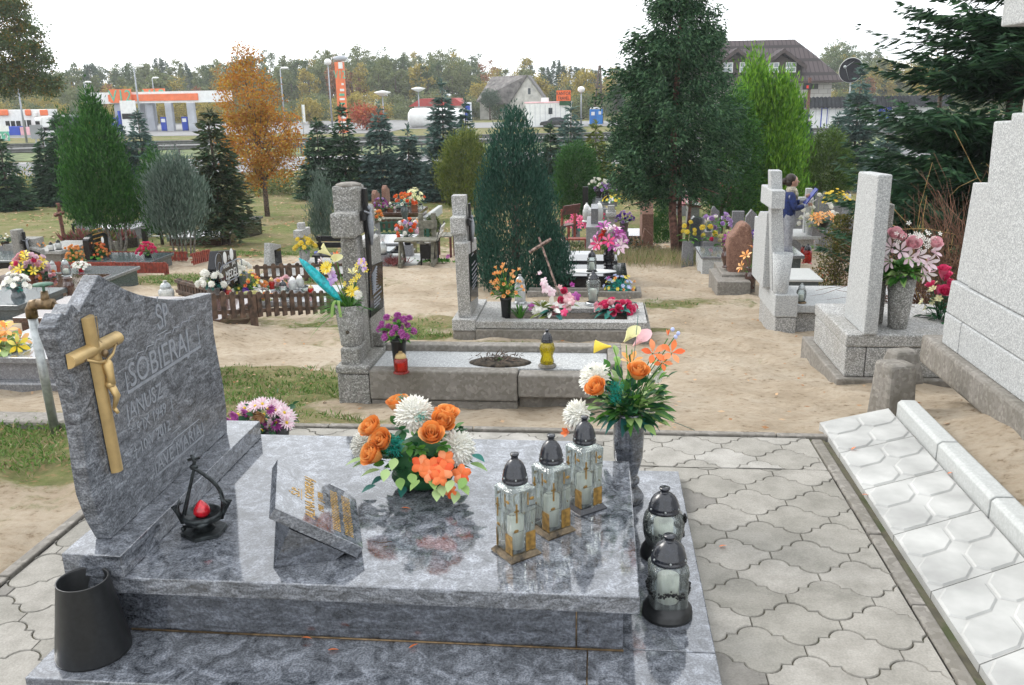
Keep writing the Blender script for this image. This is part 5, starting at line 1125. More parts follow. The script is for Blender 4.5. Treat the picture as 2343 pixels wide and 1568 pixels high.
for px, pp, h, lb, st_, rr, gl, cp in ((623, 664, .17, 'tall red lantern with gold lid standing among the carnations', 'waist', .042, 'glass_red', 'bronze'), (650, 681, .22, 'clear square lantern with dark blue lid, foremost of the lanterns inside the brown fence', 'straight', .055, 'glass_clear', 'plastic_cap'),
     (660, 684, .14, 'small dark patterned lantern touching the blue-lidded one', 'round', .045, 'glass_clear', 'iron_cast'), (671, 666, .19, 'frosted white lantern with pointed white lid right of the blue-lidded one', 'round', .055, 'glass_frost', 'white_paint'), (687, 660, .18, 'frosted white bulbous lantern, farthest right of the white ones inside the brown fence', 'round', .055, 'glass_frost', 'white_paint'), (700, 668, .09, 'low lantern with dark garland at the right inside the brown fence', 'round', .06, 'glass_clear', 'iron_cast'), (712, 674, .12, 'red and gold lantern at the right end inside the brown fence', 'straight', .04, 'glass_red', 'bronze')):
    lantern(onm(px, pp), h, lb, 'grave lanterns', st_, rr, gl, cp, 'metal_grey', seg=12)
# lantern whose top shows above the blue headstone
q_ = W(383, 690); lantern(np.array([q_[0], q_[1], q_[2]]), .27, 'frosted lantern with ribbed grey lid behind the curved top of the blue headstone', 'grave lanterns', 'round', .1, 'glass_frost', 'metal_galv', 'metal_grey', capf=.35)
# open-book stele grave
Y7 = 13.2; P = [(610, 640), (645, 628), (643, 560), (622, 555), (607, 578)]; X7 = atY(618, 640, Y7)[0]
r = T('concrete_grave', 'pale concrete tablet grave with black plaque and crucifix behind the brown fence', 'grave', (X7, Y7, g(X7, Y7)))
Pw = [tuple(atX(a, b, X7)[1:]) for a, b in ((616, 645), (645, 632), (643, 560), (618, 556))]
part(r, 'headstone', 'terrazzo', [], .01, [(Pw, 'x', X7-.1, X7)]); part(r, 'plaque', 'granite_black', [], .003, [([tuple(atX(a, b, X7)[1:]) for a, b in ((631, 612), (645, 605), (641, 567), (627, 573))], 'x', X7+.001, X7+.01)])
crucifix(r, X7+.005, Pw[0][1]+.22, Pw[3][1]-.35, .5); part(r, 'frame', 'terrazzo', [(X7-.15, X7+1.6, Pw[0][0]-.1, Pw[0][0]+.9, g(X7, Y7)-.4, g(X7, Y7)+.04)], .01)
# cross with sunflowers
Y8 = 14.2; q = pb(682, 697, 511, 600, Y8, .12); r = T('concrete_cross', 'short concrete cross with the yellow flowers before it', 'grave', (q[0], Y8, g(q[0], Y8)))
part(r, 'shaft', 'terrazzo', [(q[0], q[1], Y8, Y8+.12, g(q[0], Y8)-.1, q[5])], .01); w = pb(678, 700, 525, 542, Y8, .1); part(r, 'arm', 'terrazzo', [(q[0]-.02, q[1]+.02, Y8-.15, Y8+.3, w[4], w[5])], .01); part(r, 'foot', 'terrazzo', [(q[0]-.1, q[1]+.5, Y8-.2, Y8+.5, g(q[0], Y8)-.3, g(q[0], Y8)+.1)], .01)
vq = atY(701, 594, Y8-.15); cone(r, 'flower_holder', 'terrazzo', vq, .075, .055, .17)
t = posy('large yellow sunflower and chrysanthemums in the holder of the short cross', 'flowers', vq+[0, 0, .15], .2, .2, [('petal_yellow', 'mum', 7, .1)], 'leaf_green', nl=30)
lantern(W(704, 612), .16, 'metal-lidded lantern at the foot of the short cross', 'grave lanterns', 'round', .055, 'glass_frost', 'metal_galv', 'metal_galv', seg=12)
# benches
def bench(label, A, B_, seat_h, dep, mat, back=.0, frame='iron_black', slats=3, group='cemetery benches', face=1, bx=None):
    A = np.array(A, float); B_ = np.array(B_, float); d = B_-A; Lg = math.hypot(d[0], d[1]); a = math.atan2(d[1], d[0]); t = T('bench', label, 'bench', A, a, group)
    for k in range(slats): mb = MB(); y = dep*k/slats; mb.box(0, Lg, y+.006, y+dep/slats-.006, seat_h-.03, seat_h); mb.obj('seat_slat', mat, t, bevel=.003)
    for x in (.1*Lg, .9*Lg): mb = MB(); mb.box(x-.02, x+.02, .01, .05, -.1, seat_h-.031); mb.box(x-.02, x+.02, dep-.05, dep-.01, -.1, seat_h-.031); mb.box(x-.02, x+.02, .051, dep-.051, seat_h-.07, seat_h-.031); mb.obj('leg', frame, t)
    if back:
        for z in (seat_h+back*.45, seat_h+back*.85): mb = MB(); y = dep if face > 0 else -.03; mb.box(0, Lg, y+.02, y+.04, z-.045, z+.045); mb.obj('back_slat', mat, t, bevel=.003)
        for x in (.1*Lg, .9*Lg): mb = MB(); y = dep if face > 0 else -.03; mb.box(x-.02, x+.02, y-.01, y+.019, seat_h-.05, seat_h+back); mb.obj('back_support', frame, t)
    return t
b0 = W(716, 622); bench('black bench with two back slats behind the brown fence, partly hidden by the tall cross', b0, b0+[.62, 0, 0], .27, .28, 'iron_black', .27)
p = W(732, 600); mb = MB(); mb.lathe([(.001, 0), (.06, 0), (.085, .16), (.092, .165), (.085, .19), (.07, .19), (.06, .02)], (0, 0, 0), 16); tag(mb.obj('bucket', 'plastic_blue' if 'plastic_blue' in MAT else 'cloth_blue', loc=p), 'dark blue plastic bucket behind the black bench', 'bucket')

# ---------------------------------------------------------------- cluster between the two crosses
def c5(x, y): return (750.3+.1428*x, 411.5+.1428*y)
ta, za, ya2, *_ = G('granite_grave', 'white-topped polished black granite grave behind the tall mossy cross', 800, 932, 557, 590, 1.1, 'granite_black', 'granite_grey', Y=16.2, lip=.05)
L = ta.location; q = pb(800, 945, 575, 600, 15.9, .28); part(ta, 'lower_step', 'granite_black', [q], .006)
q = pb(867, 893, 575, 600, 15.2, .5); r = T('stone_table', 'small polished granite flower table with a white lantern on it', 'table', (q[0], 15.2, g(q[0], 15.2))); part(r, 'table_top', 'granite_slate', [(q[0], q[1], q[2], q[3], q[5]-.035, q[5])], .004); part(r, 'leg', 'granite_black', [(q[0]+.04, q[1]-.06, q[2]+.06, q[3]-.06, q[4]-.1, q[5]-.036)], .004)
lantern(at(877, 582, q[5]), .24, 'white bulb lantern with pointed lid on the small granite table', 'grave lanterns', 'round', .07, 'glass_frost', 'metal_galv', 'iron_black', seg=14)
lantern(at(861, 554, za), .17, 'small cream glass lantern on the white-topped black grave', 'grave lanterns', 'straight', .045, 'glass_cream', 'metal_galv', 'metal_grey', seg=10)
mb = MB(); n = 260; D = rng.normal(size=(n, 3)); D[:, 2] = np.abs(D[:, 2])+.8; mb.rhombs(rng.normal(0, .07, (n, 3))*[1.5, 1, .1], D, .16, .014, 0); leafm('heather', (.12, .03, .03), (.22, .06, .06), trans=.1)
tag(mb.obj('heather', 'heather', loc=W(903, 607)+[0, 0, .01]), 'dry reddish heather plant at the edge of the white gravel by the A-frame bench', 'plant')
q = W(900, 605); mb = MB(); mb.box(-.55, .45, -.1, .9, -.25, .03); tag(mb.obj('grave_border', 'concrete_white', loc=q, bevel=.01), 'white stone border slab under the heather plant', 'grave')
FG = 'green picket fence runs around the low graves'
fence('picket_fence', 'front run of the dark green picket fence behind the white-topped grave', W(838, 556), W(940, 553), 9, .22, 'wood_green', .07, FG)
fence('picket_fence', 'back run of the dark green picket fence under the grey plank', W(842, 536), W(916, 532), 6, .3, 'wood_green', .07, FG)
fence('picket_fence', 'right run of the dark green picket fence behind the bench backs', W(936, 549), W(984, 548), 5, .36, 'wood_green', .07, FG)
q = W(846, 540); bench('grey weathered plank bench before the brown granite grave', q, q+[1.35, 0, 0], .42, .25, 'wood_grey', 0, 'wood_grey', 2)
tc, zc, yc, *_ = G('granite_grave', 'long reddish brown granite grave with twin curved headstones at the back of the lawn', 852, 958, 487, 503, 1.3, 'granite_brown', 'granite_brown', Y=22.5, lip=.08)
for sh, a, lb in ((852, 438, 'a'), (863, 432, 'b')):
    X_ = atY(sh, 470, 22.8)[0]; h_ = atY(sh, a, 22.8)[2]; part(tc, 'headstone', 'boulder_red', [], .01, [(stele('wave', 22.9 if lb == 'a' else 23.5, 23.4 if lb == 'a' else 24.0, zc-.3, h_), 'x', X_-.04, X_+.07)])
q = pb(955, 975, 488, 500, 23.0, 1.8); r = T('grave_border', 'pale blue-grey stone border of a grave beyond the brown one', 'grave', (q[0], 23, g(q[0], 23))); part(r, 'border', 'concrete_white', [(q[0]-.6, q[1], 23, 23.12, q[4]-.2, q[5]-.1), (q[1]-.12, q[1], 23.12, 25.5, q[4]-.2, q[5]-.1)], .02)
for args in ((871, 487, .22, .3, [('petal_magenta', 'rose', 9, .07), ('petal_lilac', 'rose', 4, .07)], 'leaf_green', 'magenta and lilac flowers in a clay pot on the brown granite grave', (.08, .1, 'terracotta')),
             (949, 481, .26, .36, [('petal_cream', 'lily', 14, .075), ('petal_coral', 'rose', 3, .08)], 'leaf_pale', 'tall cream lilies in a terracotta pot at the end of the brown grave', (.1, .22, 'terracotta')),
             (893, 480, .22, .12, [('petal_lightpink', 'rose', 4, .05)], 'leaf_green', 'green pot plant in the middle of the brown granite grave', (.09, .1, 'terracotta'))):
    posy(args[6], 'flowers', atY(args[0], args[1]+5, 22.9), args[2], args[3], args[4], args[5], pot=args[7], nl=36)
for px, lb in ((881, 'leftmost of the dark-lidded lanterns on the brown granite grave'), (913, 'dark-lidded lantern in the middle of the brown granite grave'), (925, 'dark-lidded lantern left of the tall cream lilies'), (962, 'large grey lantern right of the tall cream lilies')):
    lantern(atY(px, 478 if px < 950 else 487, 23.2), .3, lb, 'grave lanterns', 'round', .09, 'glass_clear', 'iron_black', 'iron_black', seg=10)
vq = atY(927, 506, 20.5); vase('dark grey vase of coral flowers standing in front of the brown grave', vq, .09, .42, 'granite_slate', seg=14)
posy('coral and white flowers in the dark grey vase before the brown grave', 'flowers', vq+[0, 0, .38], .3, .25, [('petal_coral', 'rose', 6, .1), ('petal_orange', 'rose', 4, .08), ('petal_white', 'rose', 3, .08)], 'leaf_teal', nl=30, ll=.16)
posy('peach and white roses in a pot at the left end of the grey plank', 'flowers', atY(858, 511, 18.2), .2, .2, [('petal_orange', 'rose', 9, .07), ('petal_white', 'rose', 5, .06)], 'leaf_green', pot=(.1, .06, 'concrete'), nl=30)
posy('white and peach flowers low behind the green fence', 'flowers', atY(957, 512, 19.5), .16, .1, [('petal_white', 'daisy', 7, .06), ('petal_orange', 'daisy', 3, .06)], 'leaf_green', nl=20)
vq = atY(933, 560, 15.6); posy('bunch of white, peach and lilac flowers above the A-frame bench', 'flowers', vq, .22, .3, [('petal_white', 'mum', 3, .1), ('petal_coral', 'rose', 6, .08), ('petal_lightpink', 'rose', 4, .08), ('petal_lilac', 'mum', 1, .09)], 'leaf_dark', pot=(.08, .14, 'iron_black'), nl=34)
posy('small pot of pale flowers on the slab behind the front green fence', 'flowers', atY(852, 536, 17.2), .12, .08, [('petal_cream', 'tiny', 10, .03)], 'leaf_green', pot=(.06, .06, 'concrete'), nl=24)
q = W(880, 502); bench('thin black iron bench in front of the brown granite grave', q+[0, 0, 0], q+[.95, .1, 0], .25, .15, 'iron_black', .35, 'iron_black', 1)
def shrub(label, c, r, h, mat, n=900, s=.07):
    D = rng.normal(size=(n, 3)); D[:, 2] = np.abs(D[:, 2]); D /= np.linalg.norm(D, axis=1)[:, None]; P = D*[r, r, h]*rng.uniform(.6, 1, (n, 1)); mb = MB(); mb.rhombs(P, D+rng.normal(0, .5, (n, 3)), s, s*.35, 0)
    return tag(mb.obj('shrub', mat, loc=c), label, 'shrub')
leafm('box_green', (.04, .07, .02), (.08, .12, .03), (.14, .16, .05), trans=.1)
shrub('round clipped box shrub beside the sandy path, larger of three', W(990, 524), .21, .36, 'box_green'); shrub('small round box shrub below the larger one by the green fence', W(986, 540), .17, .22, 'box_green'); shrub('small round shrub near the end of the brown granite grave', W(964, 497), .16, .28, 'box_green'); shrub('low round shrub beside the green fence corner post', W(963, 512), .16, .2, 'box_green')
# A-frame picnic bench
def W2(px, py): return np.array(W(px, py))
pa = W2(915, 612); t = T('picnic_bench', 'weathered grey-green A-frame bench with high back boards on the sandy path', 'bench', pa, R(4)); k = .95
for x0 in (0, .56):
    for sgn in (0, 1):
        mb = MB(); yb = -.02 if sgn == 0 else .5; mb.tube([(x0+(.02 if sgn else 0), yb+(.0), -.03), (x0, .16 if sgn == 0 else .3, .42)], .028, 4, 0, False); mb.obj('leg', 'wood_grey', t)
    mb = MB(); mb.box(x0-.03, x0+.03, -.04, .54, .0, .07); mb.obj('foot_rail', 'wood_grey', t)
for k_ in range(3): mb = MB(); mb.box(-.08, .64, -.02+.13*k_, .095+.13*k_, .43, .46); mb.obj('seat_slat', 'wood_grey', t, bevel=.004)
for x0 in (.28, .5): mb = MB(); mb.box(x0+.02, x0+.1, .4, .46, .2, .86); mb.obj('back_post', 'wood_grey', t, bevel=.004)
mb = MB(); mb.box(.3, .62, .37, .4, .6, .74); mb.obj('back_slat', 'wood_grey', t)
q = W2(960, 606); t = T('bench', 'bench with three pale seat slats and a dark box beneath, facing the green fence', 'bench', q, R(2), 'cemetery benches')
for k_ in range(3): mb = MB(); mb.box(.0+.1*k_, .085+.1*k_, .0, .48, .36, .385); mb.obj('seat_slat', 'white_paint' if k_ == 9 else 'wood_pale', t, bevel=.003)
mb = MB(); mb.box(.02, .28, .01, .3, .1, .35); mb.obj('storage_box', 'iron_black', t)
for x, y in ((.03, .02), (.27, .02), (.03, .46), (.27, .46)): mb = MB(); mb.box(x-.012, x+.012, y-.012, y+.012, -.08, .35); mb.obj('leg', 'iron_black', t)
for y in (.03, .44): mb = MB(); mb.tube([(.29, y, .33), (.4, y, .7)], .012, 5); mb.obj('back_support', 'iron_black', t)
for z in (.5, .62): mb = MB(); mb.X = trs((.33+(z-.4)*.3, 0, z), ry_(.3)); mb.box(-.01, .012, 0, .48, -.04, .04); mb.obj('back_slat', 'wood_pale', t)
q = W2(992, 590); t = T('stool', 'low wooden table with reddish legs to the right of the benches', 'table', q)
mb = MB(); mb.box(0, .2, 0, .5, .38, .405); mb.box(.21, .36, 0, .5, .38, .405)
for o_x in (0,): pass
mb.obj('table_top', 'wood_grey', t, bevel=.003)
for x, y in ((.03, .03), (.33, .03), (.03, .46), (.33, .46)): mb = MB(); mb.box(x-.02, x+.02, y-.02, y+.02, -.08, .379); mb.obj('leg', 'wood_maroon', t)
pt_ = W2(1003, 602); t = T('potted_flowers', 'violet petunias growing in the sand below the stool', 'flowers', pt_)
mb = MB(); n = 220; D = rng.normal(size=(n, 3)); D[:, 2] = abs(D[:, 2])*.6; mb.rhombs(rng.normal(0, .12, (n, 3))*[1.3, .5, .1]+[0, 0, .03], D, .06, .03, 0); mb.obj('foliage', 'leaf_green', t)
for k_ in range(11): mb = MB(); daisy(mb, (rng.uniform(-.22, .2), rng.uniform(-.1, .1), rng.uniform(.05, .13)), .045, (rng.normal(0, .4), -.7, .6), 0, 6, .4, .2); mb.obj('blossom', 'petal_violet' if k_ % 3 else 'petal_magenta', t)

# ---------------------------------------------------------------- black grave and the ones behind it
tb_, zb_, yb_, xb0, xb1 = G('granite_grave', 'polished black granite grave with a white oval reflection and black vase, beside the dark yew', 1262, 1436, 632, 662, .98, 'granite_black', 'granite_blackmirror', lip=.055)
part(tb_, 'upper_slab', 'granite_blackmirror', [(xb0+.02, xb1-.12, yb_+.985, yb_+1.5, zb_-.1, zb_+.03)], .004)
q = pb(1206, 1468, 668, 681, float(W(1340, 681)[1]), .35); part(tb_, 'front_kerb', 'concrete', [(q[0], q[1], q[2], q[2]+.06, q[4]-.3, q[5]), (q[1]-.06, q[1], q[2]+.061, q[3], q[4]-.3, q[5]), (q[0], q[1]-.061, q[3]-.05, q[3], q[4]-.3, q[5]-.02)], .008)
mb = MB(); L = tb_.location; c_ = at(1352, 621, zb_); mb.lathe([(.001, 0), (.36, 0), (.36, .004), (.001, .004)], (c_[0]-L.x, c_[1]-L.y, zb_-L.z+.001), 32, sy=.42); mb.obj('painted_reflection', 'white_paint', tb_)  # oval reflection on the polished slab, painted as a flat white disc
lantern(at(1354, 622, zb_), .31, 'clear lantern with dark hearts and black lid on the white oval of the black grave', 'grave lanterns', 'straight', .07, 'glass_clear', 'plastic_cap', 'iron_black', seg=18)
lantern(at(1282, 607, zb_), .26, 'clear lantern with dark hearts half hidden by the yew', 'grave lanterns', 'straight', .065, 'glass_clear', 'plastic_cap', 'iron_black', seg=16)
vq = at(1393, 606, zb_); vase('glossy black turned vase of stargazer lilies on the black grave', vq, .085, .25, 'granite_black', [(.001, 0), (.9, 0), (.9, .06), (.7, .1), (.95, .3), (1, .5), (.95, .58), (1.02, .62), (.95, .66), (.82, .7), (.88, .95), (.9, 1), (.8, 1), (.7, .7)], seg=28)
posy('pink and crimson lilies with red carnations in the glossy black vase', 'flowers', vq+[0, 0, .24], .22, .27, [('petal_magenta', 'lily', 8, .08), ('petal_lightpink', 'lily', 5, .09), ('petal_red', 'mum', 4, .06), ('petal_hotpink', 'lily', 3, .08)], 'leaf_green', nl=44, ll=.1)
vq = at(1287, 626, zb_); mb = MB(); mb.lathe([(.001, 0), (.06, 0), (.09, .018), (.085, .02), (.001, .008)], (0, 0, 0), 20); tag(mb.obj('dish', 'granite_black', loc=vq), 'small shiny black dish at the left edge of the black grave slab', 'dish')
posy('mixed small blue, yellow and teal flowers at the kerb of the black grave', 'flowers', W(1416, 676)+[0, 0, .05], .2, .2, [('petal_blue', 'tiny', 16, .035), ('petal_yellow', 'tiny', 14, .035), ('petal_orange', 'cup', 4, .04), ('petal_magenta', 'tiny', 2, .04)], 'frond_teal', nl=60, ll=.09)
# light speckled double slab
tl_, zl_, yl_, *_ = G('granite_grave', 'light speckled granite grave with lanterns behind the black one', 1268, 1350, 592, 603, .7, 'granite_rough', 'granite_grey', Y=13.7, lip=.04)
for px, py, h, lb, st_, gl in ((1289, 566, .2, 'square clear lantern at the back of the speckled grave', 'straight', 'glass_clear'), (1299, 582, .21, 'clear lantern at the front of the speckled grave', 'straight', 'glass_clear'), (1296, 553, .16, 'round clear lantern behind the speckled grave', 'round', 'glass_clear'), (1317, 558, .19, 'lantern with a gold and black pattern behind the speckled grave', 'round', 'glass_cream'), (1350, 572, .2, 'pair of narrow lanterns at the right edge of the speckled grave', 'straight', 'glass_clear')):
    lantern(W(px, py+(10 if px > 1340 else 6)) if py < 565 or px > 1340 else at(px, py, zl_), h, lb, 'grave lanterns', st_, .05, gl, 'plastic_cap', 'iron_black', seg=10)
shrub('low green ground plant around the back of the speckled grave', W(1310, 575), .55, .14, 'box_green', 700)
vq = W(1317, 556)+[0, .2, 0]; vase('black flower vase behind the speckled grave', vq, .08, .34, 'granite_black', seg=14)
posy('crimson lilies with long green leaves behind the speckled grave', 'flowers', vq+[0, 0, .3], .27, .24, [('petal_hotpink', 'lily', 9, .1)], 'leaf_teal', nl=40, ll=.18)
q = W(1275, 566); t = T('bench', 'small dark red wooden bench with tilted back, right of the yew', 'bench', q, R(-38), 'cemetery benches')
mb = MB(); mb.box(-.1, .12, 0, .5, .42, .45); mb.obj('seat', 'wood_maroon', t); mb = MB(); mb.X = trs((.15, 0, .78), ry_(.25)); mb.box(-.012, .012, 0, .55, -.1, .1); mb.obj('back_slat', 'wood_maroon', t)
for x, y in ((-.07, .04), (.1, .04), (-.07, .46), (.1, .46)): mb = MB(); mb.box(x-.02, x+.02, y-.02, y+.02, -.15, .419 if x < 0 else .8); mb.obj('leg', 'wood_red', t)
q = W(1275, 578); t = T('plank_bench', 'low red plank standing before the small dark red bench', 'bench', q); mb = MB(); mb.box(-.05, .6, 0, .2, .24, .27); mb.obj('seat', 'wood_red', t)
for x in (0, .54): mb = MB(); mb.box(x, x+.05, .02, .18, -.1, .239); mb.obj('leg', 'wood_red', t)
# slate stele with plinth, concrete cross
Yq = 17.0; X_ = atY(1352, 530, Yq)[0]; r = T('granite_grave', 'pale grey granite headstone with a rounded wavy top beside a box shrub', 'grave', (X_, Yq, g(X_, Yq)))
part(r, 'headstone', 'granite_grey', [], .005, [([(Yq, atY(1352, 530, Yq)[2]), (Yq+.9, atY(1352, 530, Yq)[2]), (Yq+.9, atY(1358, 480, Yq)[2]), (Yq+.5, atY(1358, 478, Yq)[2]), (Yq+.25, atY(1358, 471, Yq)[2]), (Yq, atY(1358, 478, Yq)[2])], 'x', X_, X_+.14)])
q = pb(1341, 1362, 520, 548, Yq-.4, 1.5); part(r, 'plinth', 'granite_rough', [(q[0], q[1]+.05, q[2], q[3], q[4]-.5, q[5])], .008)
Yq = 16.2; q = pb(1390, 1406, 471, 560, Yq, .12); r = T('concrete_cross', 'grey speckled concrete cross seen at an angle, behind the stargazer lilies', 'grave', (q[0], Yq, g(q[0], Yq)))
part(r, 'shaft', 'terrazzo', [(q[0], q[1], Yq, Yq+.12, q[4]-.5, q[5])], .008); w = pb(1384, 1409, 486, 495, Yq-.02, .16); part(r, 'arm', 'terrazzo', [(q[0]-.03, q[1]+.03, Yq-.13, Yq+.32, w[4], w[5])], .008)
shrub('yellow-green box shrub between the wavy headstone and the concrete cross', W(1372, 552), .28, .42, 'box_green', 900)
posy('bright red flowers in front of the yellow-green box shrub', 'flowers', W(1368, 540)+[0, .5, .3], .2, .16, [('petal_hotpink', 'rose', 6, .08)], 'leaf_green', nl=20)
tv, zv, *_ = G('granite_grave', 'pale granite grave with a purple flower pot under the tall dark tree', 1400, 1478, 540, 552, 1.0, 'granite_rough', 'granite_grey', Y=17.6)
posy('violet pansies in a silver vase under the tall dark tree', 'flowers', atY(1428, 530, 17.3), .2, .14, [('petal_lilac', 'rose', 7, .06), ('petal_violet', 'rose', 6, .06)], 'leaf_green', nl=24, pot=(.09, .2, 'metal_grey'))
posy('dusty pink flowers in the pots beside the concrete cross', 'flowers', atY(1413, 545, 16.9), .16, .12, [('petal_magenta', 'daisy', 5, .06)], 'leaf_green', nl=20, pot=(.1, .1, 'terracotta'))
Yq = 17.3; X_ = atY(1480, 540, Yq)[0]; r = T('granite_grave', 'tall dark brown headstone with a curved side under the branches', 'grave', (X_, Yq, g(X_, Yq)))
zt_ = atY(1480, 467, Yq)[2]; part(r, 'headstone', 'boulder_red', [], .006, [([(Yq-.2, g(X_, Yq)-.1), (Yq+.95, g(X_, Yq)-.2), (Yq+.95, zt_-.1), (Yq+.7, zt_-.02), (Yq+.3, zt_), (Yq, zt_-.2), (Yq-.1, zt_-.6)], 'x', X_-.1, X_+.12)])
q = pb(1462, 1486, 523, 552, 16.6, .1); part(r, 'foot_stone', 'boulder_red', [], .01, [([(q[0], q[4]-.2), (q[1]+.1, q[4]-.2), (q[1]+.05, q[4]+.1), (q[0]+.1, q[5])], 'y', 16.6, 16.72)])
# far tiered graves
tf, zf2, *_ = G('granite_grave', 'tiered grey granite grave with two black vases at the far end of the path', 1355, 1408, 466, 478, 1.4, 'granite_rough', 'granite_grey', Y=24.0)
q = pb(1350, 1380, 453, 465, 25.5, .8); part(tf, 'upper_slab', 'granite_grey', [q], .01); q = pb(1357, 1400, 478, 488, 22.6, .7); part(tf, 'lower_slab', 'granite_grey', [(q[0], q[1], q[2], q[3], q[4]-.4, q[5])], .01)
for px, pp, m_, lb, lv in ((1370, 453, 'petal_white', 'white flowers', 'back'), (1386, 465, 'petal_lilac', 'lilac-pink flowers', 'front')):
    vq = atY(px, pp, 24.5); vase('black vase of the '+lb+' on the tiered far grave', vq, .1, .33, 'granite_black', seg=12); posy(lb+' in a black vase on the tiered grave at the far end', 'flowers', vq+[0, 0, .3], .3, .22, [(m_, 'rose', 7, .09), ('petal_white', 'rose', 2, .07)], 'leaf_green', nl=18)
posy('yellow flowers standing by the tall dark tree, right of the far vases', 'flowers', atY(1404, 460, 24), .35, .15, [('petal_yellow', 'daisy', 7, .09)], 'leaf_green', nl=20)
for px, pp, h, lb in ((1342, 503, .4, 'left of two tall white lanterns beside the black post'), (1347, 503, .33, 'right of two tall white lanterns beside the black post'), (1371, 505, .45, 'large clear lantern behind the wavy grey headstone')): lantern(atY(px, pp+4, 19), h, lb, 'grave lanterns', 'round', .09, 'glass_frost', 'white_paint', 'white_paint', seg=10)
q = W(1339, 520); mb = MB(); mb.box(-.07, .07, -.07, .07, -.1, 1.05); tag(mb.obj('post', 'iron_black', loc=q, bevel=.01), 'black square post in front of the small thuja', 'post')
for px, h, lb in ((1370, .12, 'low clear lantern near'), ): pass
# leaning wooden cross
c0 = W(1288, 690); c1 = atY(1233, 543, c0[1]+.35); t = T('wooden_cross', 'old peeling wooden cross leaning against the dark yew', 'cross', c0)
v = c1-c0; mb = MB(); mb.tube([(0, 0, -.05), tuple(v)], .017, 4, 0, False); mb.obj('upright', 'wood_old', t)
a_ = atY(1211, 578, c1[1]-.06)-c0; b_2 = atY(1261, 547, c1[1]-.05)-c0; mb = MB(); mb.tube([tuple(a_), tuple(b_2)], .022, 4, 0, False); mb.obj('crossbar', 'wood_old', t)
# dead-leaf heap and dry grass by the trunks
def heap(name, label, c, rx, ry, h, mats, n, s, cat):
    a = rng.uniform(0, 2*PI, n); q = rng.uniform(0, 1, n)**.5; x = rx*q*np.cos(a); y = ry*q*np.sin(a); z = h*(1-q**2)*rng.uniform(.3, 1, n)
    mb = MB(); D = rng.normal(size=(n, 3)); D[:, 2] = abs(D[:, 2]); mb.rhombs(np.stack([x, y, z], 1), D, s*rng.uniform(.6, 1.3, n), s*.3, rng.integers(0, len(mats), n)); return tag(mb.obj(name, mats, loc=c), label, cat)
heap('leaf_heap', 'heap of dry leaves and faded wreath greenery beside the path', W(1440, 583), .75, .5, .35, ['leaf_fallen', 'leaf_dark', 'blade_dry', 'leaf_fallen2'], 1700, .07, 'leaves')
mb = MB(); n = 5200; x = rng.normal(0, .8, n); y = rng.normal(0, .5, n); c_ = W(1505, 598); D = np.stack([rng.normal(0, .5, n), rng.normal(0, .5, n), np.ones(n)], 1); mb.rhombs(np.stack([x, y, g(c_[0]+x, c_[1]+y)-c_[2]], 1), D, rng.uniform(.08, .3, n), .009, (rng.random(n) < .8).astype(int)); kind(mb.obj('dry_grass', ['blade', 'blade_dry'], loc=c_), 'stuff')

# ---------------------------------------------------------------- right side
Y3 = float(W(1773, 765)[1]); r = T('terrazzo_grave', 'white-grey terrazzo cross grave on the right with two cone holders and long slab', 'grave', (atY(1773, 765, Y3)[0], Y3, g(1.8, Y3))); L = r.location
zt3 = atY(1800, 675, Y3)[2]; b3 = at(1728, 655, zt3); dep3 = min(1.25, max(.9, b3[1]-Y3))
q = pb(1773, 1826, 675, 727, Y3, dep3); part(r, 'head_block', 'terrazzo_light', [q], .012); q2 = pb(1773, 1821, 728, 765, Y3+.01, dep3-.02); part(r, 'foot_course', 'terrazzo', [(q2[0]+.0, q2[1], q2[2], q2[3], q2[4]-.6, q[4]-.005)], .012)
q3 = pb(1826, 1864, 717, 757, Y3+.12, .9); x9 = atY(2170, 690, Y3+.2)[0]; part(r, 'side_course', 'terrazzo', [(q[1]+.004, x9, Y3+.13, Y3+.95, q3[4]-.6, q3[5])], .01)
q3 = pb(1830, 1930, 698, 716, Y3+.1, .9); part(r, 'slab', 'terrazzo_light', [(q[1]+.004, x9, Y3+.08, Y3+1.0, q3[4]+.001, q3[5])], .008)
Yt = Y3+.18; s0 = pb(1768, 1798, 600, 680, Yt, .13); s1 = pb(1753+9, 1788, 391, 436, Yt, .13)
part(r, 'cross_shaft', 'terrazzo_light', [], .008, [([(s0[0], zt3), (s0[1], zt3), (s1[1], s1[5]), (s1[0], s1[5])], 'y', Yt, Yt+.15)])
a_ = pb(1768, 1798, 437, 480, Y3-.0, .55); part(r, 'cross_arm', 'terrazzo_light', [(s1[0]-.005, s1[1]+.015, Y3+.02, Y3+.6, a_[4], a_[5])], .01)
X_ = s0[0]-.04; P = [atX(a, b, X_) for a, b in ((1766, 520), (1744, 498), (1737, 500))]
part(r, 'headstone', 'terrazzo_light', [], .008, [([(Y3+.32, zt3), (Y3+.98, zt3), (Y3+1.0, atX(1738, 498, X_)[2]), (Y3+.85, atX(1738, 496, X_)[2]), (Y3+.72, atX(1745, 488, X_)[2]+.02), (Y3+.32, atX(1760, 486, X_)[2])], 'x', X_-.03, X_+.07)])
c_ = atY(1786, 680, Y3+.06); cone(r, 'flower_holder', 'terrazzo_light', (c_[0], Y3+.09, zt3), .098, .068, atY(1786, 580, Y3+.09)[2]-zt3, 28)
c_ = atY(1737, 660, Y3+1.1); cone(r, 'flower_holder', 'terrazzo_light', (c_[0], Y3+1.0, zt3), .085, .06, atY(1736, 556, Y3+1.0)[2]-zt3, 24)
lantern(at(1833, 694, q3[5])+[0, .02, 0], .2, 'small clear lantern with grey pointed lid on the white-grey terrazzo slab', 'grave lanterns', 'round', .05, 'glass_clear', 'metal_galv', 'bronze_dark', seg=14)
